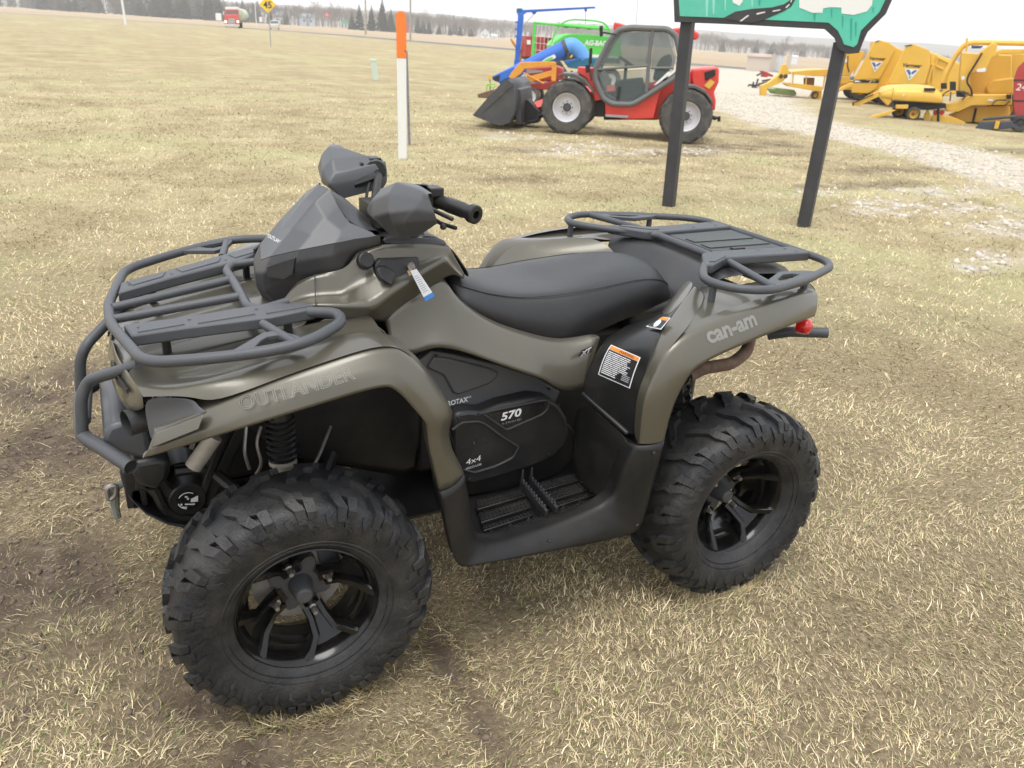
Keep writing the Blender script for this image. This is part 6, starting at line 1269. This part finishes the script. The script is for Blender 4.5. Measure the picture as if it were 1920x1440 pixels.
a, b = FP.p(705, 151), FP.p(700, 113); PGR = mat('pale_green', (.52, .62, .54), .6)
MB().prism([V(-.09, 0, 0), V(.09, 0, 0), V(.09+b.x, 0, b.z), V(-.09+b.x, 0, b.z)], (0, .16, 0)).build('body', PGR, pdl, bev=.01); MB().prism([V(-.10+b.x, -.01, b.z-.04), V(.10+b.x, -.01, b.z-.04), V(.10+b.x, -.01, b.z+.03), V(-.10+b.x, -.01, b.z+.03)], (0, .18, 0)).build('lid', PGR, pdl, bev=.012)
# ================================================================== far road, buildings and trees
K7 = crop(400, 0, 7.385); CONC = mat('weathered_wood', (.36, .32, .27), .85, var=.15, vscale=2); ROOFG = mat('grey_roof', (.22, .24, .28), .7); SIDING = mat('white_siding', (.66, .68, .70), .7); BEIGE = mat('beige_siding', (.52, .45, .38), .7); BARN = mat('barn_red', (.36, .06, .07), .7); VYEL = mat('sign_yellow', (.85, .55, .02), .5)
def face(p):                                                         # frame at ground point p whose near face looks at the camera
    d = Vector((p.x-CAM_LOC.x, p.y-CAM_LOC.y, 0)).normalized(); return Fr(p, (d.y, -d.x))
# speed advisory sign
FW = face(G(508, 88)); ws = thing('speed_sign', 'yellow diamond warning sign reading 45 on a thin roadside pole', 'road sign', FW.o, FW.rz)
a, b = FW.p(508, 88), FW.p(502, -4); MB().tube([V(0, .03, -.1), V(b.x, .03, b.z)], .035, 6).build('pole', GRYM, ws)
L_ = [FW.p(486, 8.5), FW.p(503, 25), FW.p(517, 8), FW.p(500, -9)]; MB().prism(L_, (0, .02, 0)).build('sign_plate', VYEL, ws)
q = FW.p(494, 14.5); text('lettering', '45', q+V(0, -.01, 0), (1, 0, 0), (0, 0, 1), .55, LETB, ws, bold=.02)
# truck
FT = face(G(437, 52.2)); kt = lambda L, ly=0.0: [FT.p(*K7(a, b), ly) for a, b in L]
tk = thing('tank_truck', 'red and white tank truck coming along the road with headlights lit', 'truck', FT.o, FT.rz)
TRED = mat('truck_red', (.62, .07, .06), .4); TGRN = mat('pale_tank', (.50, .56, .42), .5); LAMP = mat('lit_lamp', (1, .95, .8), .4, emit=3.0)
MB().prism(kt([(160, 200), (345, 200), (365, 340), (150, 340)], 0), (0, 1.5, 0)).build('hood', TRED, tk, bev=.1)
MB().prism(kt([(165, 105), (345, 105), (350, 215), (160, 215)], 1.4), (0, 1.6, 0)).build('cab', TRED, tk, bev=.1); MB().prism(kt([(178, 148), (332, 148), (338, 198), (172, 198)], 1.36), (0, .05, 0)).build('windscreen', mat('dark_glass', (.12, .16, .15), .1), tk)
MB().prism(kt([(160, 96), (350, 96), (346, 132), (165, 132)], 1.3), (0, 1.7, 0)).build('sun_visor', WHTM, tk, bev=.05); MB().prism(kt([(205, 255), (298, 255), (298, 330), (205, 330)], -.04), (0, .06, 0)).build('grille', GRYM, tk)
MB().prism(kt([(150, 338), (365, 338), (362, 372), (152, 372)], -.2), (0, .3, 0)).build('bumper', mat('chrome', (.6, .62, .6), .25, .8), tk, bev=.03)
for x_ in (170, 340): MB().lathe([(-.05, .0001), (-.04, .15), (.05, .18)], kt([(x_, 300)], -.03)[0], (0, 1, 0), 12).build('head_lamp', LAMP, tk)
c = kt([(300, 200)], 0)[0]; MB().lathe([(3.3, .0001), (3.3, .9), (3.5, 1.15), (10.5, 1.15), (10.8, .8), (10.8, .0001)], V(c.x+.5, 0, 2.35), (0.09, 1, 0), 24).build('tank', TGRN, tk, angle=30)
for x_, ly in ((180, .9), (355, .9), (180, 6.5), (380, 6.5), (180, 7.9), (400, 7.9)):
    q = kt([(x_, 380)], 0)[0]; m = MB().lathe([(-.16, .0001), (-.16, .5), (.16, .5), (.16, .0001)], V(q.x, ly, .5), (1, 0, 0), 20); m.build('wheel', BLK, tk, angle=30)
MB().box((c.x-.2, 6, .9), (1.0, 10, .3)).build('chassis', BLK, tk)
for x_ in (140, 372): MB().prism(kt([(x_-6, 160), (x_+6, 160), (x_+6, 200), (x_-6, 200)], 1.3), (0, .1, 0)).build('mirror', WHTM, tk)
# van
FVn = face(G(516, 55.3)); kv = lambda L, ly=0.0: [FVn.p(*K7(a, b), ly) for a, b in L]
vn = thing('minivan', 'pale grey minivan driving away behind the yellow warning sign', 'van', FVn.o, FVn.rz); VGR = mat('pale_car_paint', (.55, .55, .50), .35, coat=.3)
MB().prism(kv([(778, 330), (925, 330), (920, 392), (785, 392)], 0), (0, 4.4, 0)).build('body', VGR, vn, bev=.15); MB().prism(kv([(795, 280), (900, 280), (925, 335), (778, 335)], .3), (0, 3.0, 0)).build('cabin', VGR, vn, bev=.15)
MB().prism(kv([(802, 288), (888, 288), (905, 322), (788, 322)], .24), (0, .08, 0)).build('rear_window', mat('van_glass', (.16, .20, .22), .1), vn)
for x_ in (795, 905):
    for ly in (.9, 3.6): MB().lathe([(-.1, .0001), (-.1, .33), (.1, .33), (.1, .0001)], V(kv([(x_, 390)])[0].x, ly, .33), (1, 0, 0), 16).build('wheel', BLK, vn)
for x_ in (783, 917): MB().box(kv([(x_, 345)], -.02)[0], (.12, .08, .3)).build('tail_lamp', LENSR, vn)
# roadside signs
def signboard(name, label, u0, v0, u1, v1, base, m_, cat='road sign', shape=None, lab=None):
    f = face(G((u0+u1)/2, base)); t = thing(name, label, cat, f.o, f.rz); a, b = f.p(u0, v1), f.p(u1, v0)
    if shape == 'oct': cx, cz, r = (a.x+b.x)/2, (a.z+b.z)/2, (b.x-a.x)/2; MB().prism([V(cx+math.cos(PI/8+k*PI/4)*r, 0, cz+math.sin(PI/8+k*PI/4)*r) for k in range(8)], (0, .03, 0)).build('sign_plate', m_, t); text('lettering', 'STOP', V(cx-r*.72, -.01, cz-r*.28), (1, 0, 0), (0, 0, 1), r*.75, WHTM, t, sx=.75)
    else: MB().prism([V(a.x, 0, a.z), V(b.x, 0, a.z), V(b.x, 0, b.z), V(a.x, 0, b.z)], (0, .03, 0)).build('sign_plate', m_, t)
    cx = (a.x+b.x)/2; MB().tube([V(cx, .05, -.1), V(cx, .05, b.z-.05)], .05, 6).build('pole', GRYM, t); return t
signboard('notice_board', 'white square notice board on the verge left of the truck', 405, 25, 414.5, 38, 43.5, WHTM)
signboard('route_sign', 'small white route sign between the truck and the yellow sign', 486.5, 32, 491.5, 41, 46.5, WHTM)
signboard('stop_sign', 'red stop sign at the far road junction', 608.5, 22, 617, 33.5, 52, mat('stop_red', (.60, .05, .06), .5), shape='oct')
signboard('street_sign', 'small green street name sign by the dark spruces', 641, 39, 652, 44, 54.5, mat('street_green', (.05, .36, .22), .5))
# buildings
def house(name, label, u0, u1, vbase, vwall, vroof, wall, roof, ridge='x', cat='house', group=None, doors=1, wins=2, dep=None, gable=False):
    f = face(G((u0+u1)/2, vbase)); t = thing(name, label, cat, f.o, f.rz, group); x0, x1 = f.p(u0, vbase).x, f.p(u1, vbase).x; zw, zr = max(f.p((u0+u1)/2, vwall).z, .6), f.p((u0+u1)/2, vroof).z; w = x1-x0; d = dep or w*.7; xm = (x0+x1)/2
    if gable:
        MB().prism([V(x0, 0, 0), V(x1, 0, 0), V(x1, 0, zw), V(xm, 0, zr), V(x0, 0, zw)], (0, d, 0)).build('wall', wall, t)
        ov = .06*w; m = MB(); m.grid([[V(x0-ov, -ov, zw-ov*.8), V(xm, -ov, zr+.02*w), V(x1+ov, -ov, zw-ov*.8)], [V(x0-ov, d+ov, zw-ov*.8), V(xm, d+ov, zr+.02*w), V(x1+ov, d+ov, zw-ov*.8)]]); m.build('roof', roof, t, solid=.03*w, soff=1)
    else:
        MB().prism([V(x0, 0, 0), V(x1, 0, 0), V(x1, 0, zw), V(x0, 0, zw)], (0, d, 0)).build('wall', wall, t)
        ov = .04*w; m = MB(); m.grid([[V(x0-ov, -ov, zw-.02), V(x1+ov, -ov, zw-.02)], [V(x0-ov, d/2, zr), V(x1+ov, d/2, zr)], [V(x0-ov, d+ov, zw-.02), V(x1+ov, d+ov, zw-.02)]]); m.build('roof', roof, t, solid=.02*w, soff=1)
    for i in range(wins): cx = x0+w*(i+.7)/(wins+.4); MB().box((cx, -.02, zw*.6), (w*.09, .05, zw*.3)).build('window', LETB, t)
    if doors: MB().box((x0+w*.5, -.02, zw*.32), (w*.1, .05, zw*.62)).build('door', ROOFG, t)
    return t
house('farmhouse', 'grey roofed white farmhouse behind the minivan', 513, 543, 46, 32, 21, SIDING, ROOFG)
house('machine_shed', 'long pale blue machine shed left of the stop sign', 562, 592, 49, 33, 26, mat('blue_siding', (.42, .48, .56), .7), ROOFG)
house('small_house', 'white gabled house at the edge of the far wood', 901, 918, 71.5, 62, 53.5, SIDING, ROOFG, gable=True)
house('white_shed', 'tiny white shed right of the gabled house', 920.5, 932.5, 72.5, 67, 64.5, SIDING, SIDING, wins=0)
house('red_barn', 'small red barn right behind the orange topped marker', 760, 767.5, 61.5, 47, 42, BARN, ROOFG, gable=True, wins=0)
house('beige_shed', 'long low beige shed across the gravel lot', 1398, 1441, 134, 107, 101, BEIGE, mat('pink_roof', (.45, .36, .31), .8), wins=0, doors=0, dep=1.0, cat='shed')
house('garden_shed', 'beige gabled garden shed next to the long low shed', 1440.5, 1452, 133.5, 106, 98, BEIGE, BEIGE, gable=True, wins=0, doors=0, dep=1.2, cat='shed', group='display sheds on the lot')
house('garden_shed', 'white gabled garden shed with dark roof between the beige ones', 1452.5, 1464, 134, 108, 101, SIDING, ROOFG, gable=True, wins=0, doors=0, dep=1.2, cat='shed', group='display sheds on the lot')
house('garden_shed', 'narrow beige gabled shed right of the white one', 1473, 1481, 128, 106, 99, BEIGE, BEIGE, gable=True, wins=0, doors=0, dep=1.2, cat='shed', group='display sheds on the lot')
house('garden_shed', 'white flat fronted shed at the right end of the lot', 1481.5, 1494, 121, 106, 104, SIDING, SIDING, wins=0, doors=0, dep=1.2, cat='shed', group='display sheds on the lot')
# utility poles
def upole(label, u, vb, dut, r, cross=False, lamp=False, mm=None):
    p = G(u, vb); f = face(p); t = thing('utility_pole', label, 'pole', f.o, f.rz, 'utility poles along the road'); z = 11.0
    MB().tube([V(0, 0, -.2), V(dut*z, 0, z)], lambda k: r*(1.15-.35*k), 8).build('shaft', mm or CONC, t)
    MB().box((dut*(z-.7), -.1, z-.7), (2.2, .1, .12)).build('cross_arm', CONC, t)
    for s_ in (-.9, .9): MB().lathe([(0, .05), (.12, .05), (.14, .02)], V(dut*(z-.7)+s_, -.1, z-.64), (0, 0, 1), 8).build('insulator', WHTM, t)
    return t
upole('pale utility pole left of the tall spruces', 685.5, 65.5, .01, .19); upole('thinner second pole beside the pale utility pole', 690, 57.5, .01, .17, mm=WHTM)
upole('straight utility pole rising right of the orange marker', 769.5, 78.5, -.004, .13); upole('leaning pale pole before the dark wood on the left', 236, 46.5, -.035, .13, mm=WHTM); upole('pole between the truck and the yellow sign', 481, 46.5, -.015, .12, mm=WHTM)
# ---------------- trees
BARK = mat('grey_bark', (.16, .135, .115), .9, var=.2, vscale=3); NEED = mat('spruce_needles', (.030, .048, .030), .8, var=.35, vscale=.8); TWIG = mat('bare_twigs', (.13, .105, .090), .9)
def bare_mesh(seed, H=1.0, spread=.42, lev=5):
    rnd = random.Random(seed); V_, F_ = [], []
    def seg(a, b, r0_, r1_):
        t = (b-a).normalized(); s_ = t.orthogonal().normalized(); q = t.cross(s_); o = len(V_)
        for p, r in ((a, r0_), (b, r1_)):
            for k in range(3): V_.append(p+(s_*math.cos(k*2.094)+q*math.sin(k*2.094))*r)
        for k in range(3): F_.append((o+k, o+(k+1) % 3, o+3+(k+1) % 3, o+3+k))
    def grow(p, d, L, r, l):
        m_ = p+d*L*.5+Vector((rnd.gauss(0, .04), rnd.gauss(0, .04), rnd.gauss(0, .02)))*L; e = m_+(d+Vector((rnd.gauss(0, .12), rnd.gauss(0, .12), .05))).normalized()*L*.5
        seg(p, m_, r, r*.85); seg(m_, e, r*.85, r*.65)
        if l == 0: return
        for k in range(rnd.choice((2, 3, 3)) if l < lev else 4):
            az = rnd.uniform(0, 6.283); tl = rnd.uniform(.35, .95)*(1 if l < lev else .8); nd = (d*math.cos(tl)+(d.orthogonal().normalized()*math.cos(az)+d.cross(d.orthogonal().normalized())*math.sin(az))*math.sin(tl)); nd.z += .18
            st = p.lerp(e, rnd.uniform(.55, 1.0)); grow(st, nd.normalized(), L*rnd.uniform(.55, .8), max(r*.6, .0014), l-1)
    grow(Vector((0, 0, 0)), Vector((0, 0, 1)), H*.36, .016, lev)
    z = max(v.z for v in V_); return [v/z for v in V_], F_
def spruce_mesh(seed, n=900, wid=.22):
    rnd = random.Random(seed); V_, F_ = [], []
    for i in range(n):
        t = rnd.random()**.8; z = .04+.96*t; rr_ = wid*(1-t)**.85*(.55+.45*rnd.random())*(1+.18*math.sin(t*40+seed))+.004; a = rnd.uniform(0, 6.283); c_ = Vector((math.cos(a)*rr_, math.sin(a)*rr_, z-rr_*.25)); s_ = .045*(1.15-t)*rnd.uniform(.7, 1.5)
        d = Vector((math.cos(a), math.sin(a), -.45+rnd.gauss(0, .2))).normalized(); q = Vector((-math.sin(a), math.cos(a), rnd.gauss(0, .4))).normalized(); o = len(V_)
        V_ += [c_-d*s_*1.6-q*s_*.4, c_-d*s_*.2-q*s_*.9, c_+d*s_, c_-d*s_*.2+q*s_*.9]; F_.append((o, o+1, o+2, o+3))
    return V_, F_
BARES = [bare_mesh(s) for s in (1, 2, 3, 4)]; SPR = [spruce_mesh(s, wid=w) for s, w in ((5, .20), (6, .26), (7, .34))]
def mesh_of(name, VF, H, Wd, m_):
    me = bpy.data.meshes.new(name); me.from_pydata([(v.x*Wd, v.y*Wd, v.z*H) for v in VF[0]], [], VF[1]); me.materials.append(m_); return me
def tree(label, u, vb, vt, kind_, var=0, wf=1.0, name=None):
    p = G(u, vb); H = HZ(p, u, vt); f = face(p); nm = name or ('spruce_tree' if kind_ == 's' else 'bare_tree'); t = thing(nm, label, 'tree', f.o, random.uniform(0, 6), 'trees at the far edge of the field')
    if kind_ == 's':
        me = mesh_of('crown', SPR[var], H, H*wf, NEED); o = bpy.data.objects.new('crown', me); COL.objects.link(o); o.parent = t
        MB().tube([V(0, 0, -.2), V(0, 0, H*.9)], lambda k: .02*H*(1-.9*k), 6).build('trunk', BARK, t)
    else:
        me = mesh_of('crown', BARES[var], H, H*wf*1.0, TWIG); o = bpy.data.objects.new('crown', me); COL.objects.link(o); o.parent = t
        MB().tube([V(0, 0, -.2), V(0, 0, H*.3)], lambda k: .018*H*(1-.2*k), 6).build('trunk', BARK, t)
    return t
h_ = lambda u: 8.0+u*(88/1400)
for lab, u, top, var, wf in (('leftmost of the tall dark spruces at the road junction', 660, 22, 1, 1.0), ('second tall dark spruce from the left, broad and dense', 674, 8, 1, 1.0), ('tall spruce rising right behind the pale utility pole', 697, 9, 0, 1.1), ('tallest narrow spruce of the group', 717, -2, 0, 1.2), ('spruce at the right end of the tall group', 733, 16, 1, 1.0)): tree(lab, u, h_(u)+6.2, top, 's', var, wf)
for lab, u, top, var, wf in (('pointed spruce just right of the straight utility pole', 783, 30, 1, 1.1), ('broad spruce in the row, second from the pole', 793, 36, 2, 1.0), ('third spruce of the row from the pole', 804, 37, 1, 1.1), ('round topped evergreen in the middle of the row', 823, 44, 2, 1.1), ('small evergreen right of the middle of the row', 844, 50, 2, 1.1), ('pointed evergreen second from the right in the row', 863, 47, 2, 1.0), ('evergreen at the right end of the row near the white house', 883, 51, 2, 1.15)): tree(lab, u, h_(u)+5.6, top, 's', var, wf)
for lab, u, top, var, wf in (('bare tree spreading above the farmhouse', 560, 2, 0, .9), ('tall bare tree left of the stop sign', 592, -4, 1, .9), ('bare tree behind the stop sign', 622, 2, 2, .9), ('bare tree at the left of the spruces', 642, 6, 3, .8), ('bare tree above the red barn', 765, 20, 1, .9), ('bare tree behind the spruce row on the left', 798, 14, 0, 1.0), ('bare tree behind the middle of the spruce row', 832, 22, 2, 1.0), ('bare tree standing out above the evergreens on the right', 878, 25, 3, .9), ('bare tree on the far side of the gravel lot, tallest there', 1468, 62, 0, 1.0), ('bare tree left of the tallest one beyond the lot', 1385, 68, 1, .9), ('bare tree close to the right sign post beyond the lot', 1540, 84, 2, .9)): tree(lab, u, h_(u)+5.0, top, 'b', var, wf)
# the woods that read as one mass: far-off belts of trunks and twigs
def wood(name, label, spec, m_bare, m_ever):
    Vb, Fb, Ve, Fe = [], [], [], []
    for u0, u1, nrow, base, t0, t1, pev, wf in spec:
        for i in range(nrow):
            u = random.uniform(u0, u1); b = h_(u)+base*random.uniform(.8, 1.25); p = G(u, b); H = HZ(p, u, np.interp(u, [u0, u1], [t0, t1])+random.uniform(-3, 7)); ev = random.random() < pev
            if H < 1: continue
            VF = random.choice(SPR) if ev else random.choice(BARES); a = random.uniform(0, 6.28); ca, sa = math.cos(a)*H*wf, math.sin(a)*H*wf
            A_, B_ = (Ve, Fe) if ev else (Vb, Fb); o = len(A_)
            A_ += [(p.x+v.x*ca-v.y*sa, p.y+v.x*sa+v.y*ca, v.z*H) for v in VF[0]]; B_ += [tuple(k+o for k in f) for f in VF[1]]
    me = bpy.data.meshes.new(name); n_ = len(Vb); me.from_pydata(Vb+Ve, [], Fb+[tuple(k+n_ for k in f) for f in Fe]); me.materials.append(m_bare); me.materials.append(m_ever)
    mi = np.zeros(len(Fb)+len(Fe), np.int32); mi[len(Fb):] = 1; me.polygons.foreach_set('material_index', mi)
    o = bpy.data.objects.new(name, me); COL.objects.link(o); kind(o, 'stuff'); tag(o, label, 'wood'); return o
DTW = mat('dark_twigs', (.10, .085, .075), .9); DND = mat('dark_needles', (.028, .042, .028), .85, var=.3, vscale=.3)
wood('far_wood', 'dark mixed wood beyond the brown field at the left', [(-900, -120, 90, 4.6, -60, -34, .3, 1.1), (-140, 120, 90, 4.2, -30, -26, .35, 1.1), (100, 300, 80, 4.6, -26, -20, .45, 1.0), (290, 420, 60, 4.8, -22, -8, .6, 1.0), (410, 520, 44, 4.5, -4, 6, .3, .9)], DTW, DND)
wood('bare_wood', 'hazy bare wood along the horizon behind the machines', [(500, 670, 90, 4.0, 8, 12, .05, 1.2), (640, 780, 50, 3.6, 16, 22, .05, 1.2), (740, 900, 120, 3.6, 20, 34, .03, 1.3), (890, 1120, 120, 3.0, 34, 46, .03, 1.4), (1100, 1350, 110, 3.0, 48, 62, .03, 1.4), (1340, 1620, 190, 3.8, 68, 90, .06, 1.3), (1600, 2080, 100, 3.4, 90, 118, .04, 1.4)], TWIG, DND)
# far ridge
hl = MB(); rows = []
for (az0, az1, dist, hgt) in ((-60, 120, 1900, 46),):
    A_ = np.linspace(az0, az1, 110); hh = [hgt*(.55+.45*float(fbm(a*.09+9, 3.3, 77)))*(1 if a > 18 else .25+.75*max(0, (a+30)/48))*max(0.02, min(1, (a+60)/25, (120-a)/25)) for a in A_]
    mk3 = lambda d, z: [V(CAM_LOC.x+math.sin(R(a))*d, CAM_LOC.y+math.cos(R(a))*d, z*h) for a, h in zip(A_, hh)]
    hl.grid([mk3(dist-500, -.02), mk3(dist-250, .6), mk3(dist, 1.0), mk3(dist+300, .5)])
kind(hl.build('hills', mat('far_hill', (.085, .088, .070), .95, var=.3, vscale=.01)), 'structure')
# air
hz = MB(); hz.box((600, 900, 29), (4400, 3600, 62)); ho = hz.build('haze', None, smooth=False); kind(ho, 'stuff'); ho['label'] = 'pale haze in the air over the fields'
hm = bpy.data.materials.new('haze'); hm.use_nodes = True; t_ = hm.node_tree; t_.nodes.remove(t_.nodes['Principled BSDF']); pv = t_.nodes.new('ShaderNodeVolumePrincipled'); pv.inputs['Color'].default_value = (.985, .99, 1, 1); pv.inputs['Density'].default_value = .00050; pv.inputs['Anisotropy'].default_value = .2
t_.links.new(pv.outputs[0], t_.nodes['Material Output'].inputs['Volume']); ho.data.materials.append(hm)
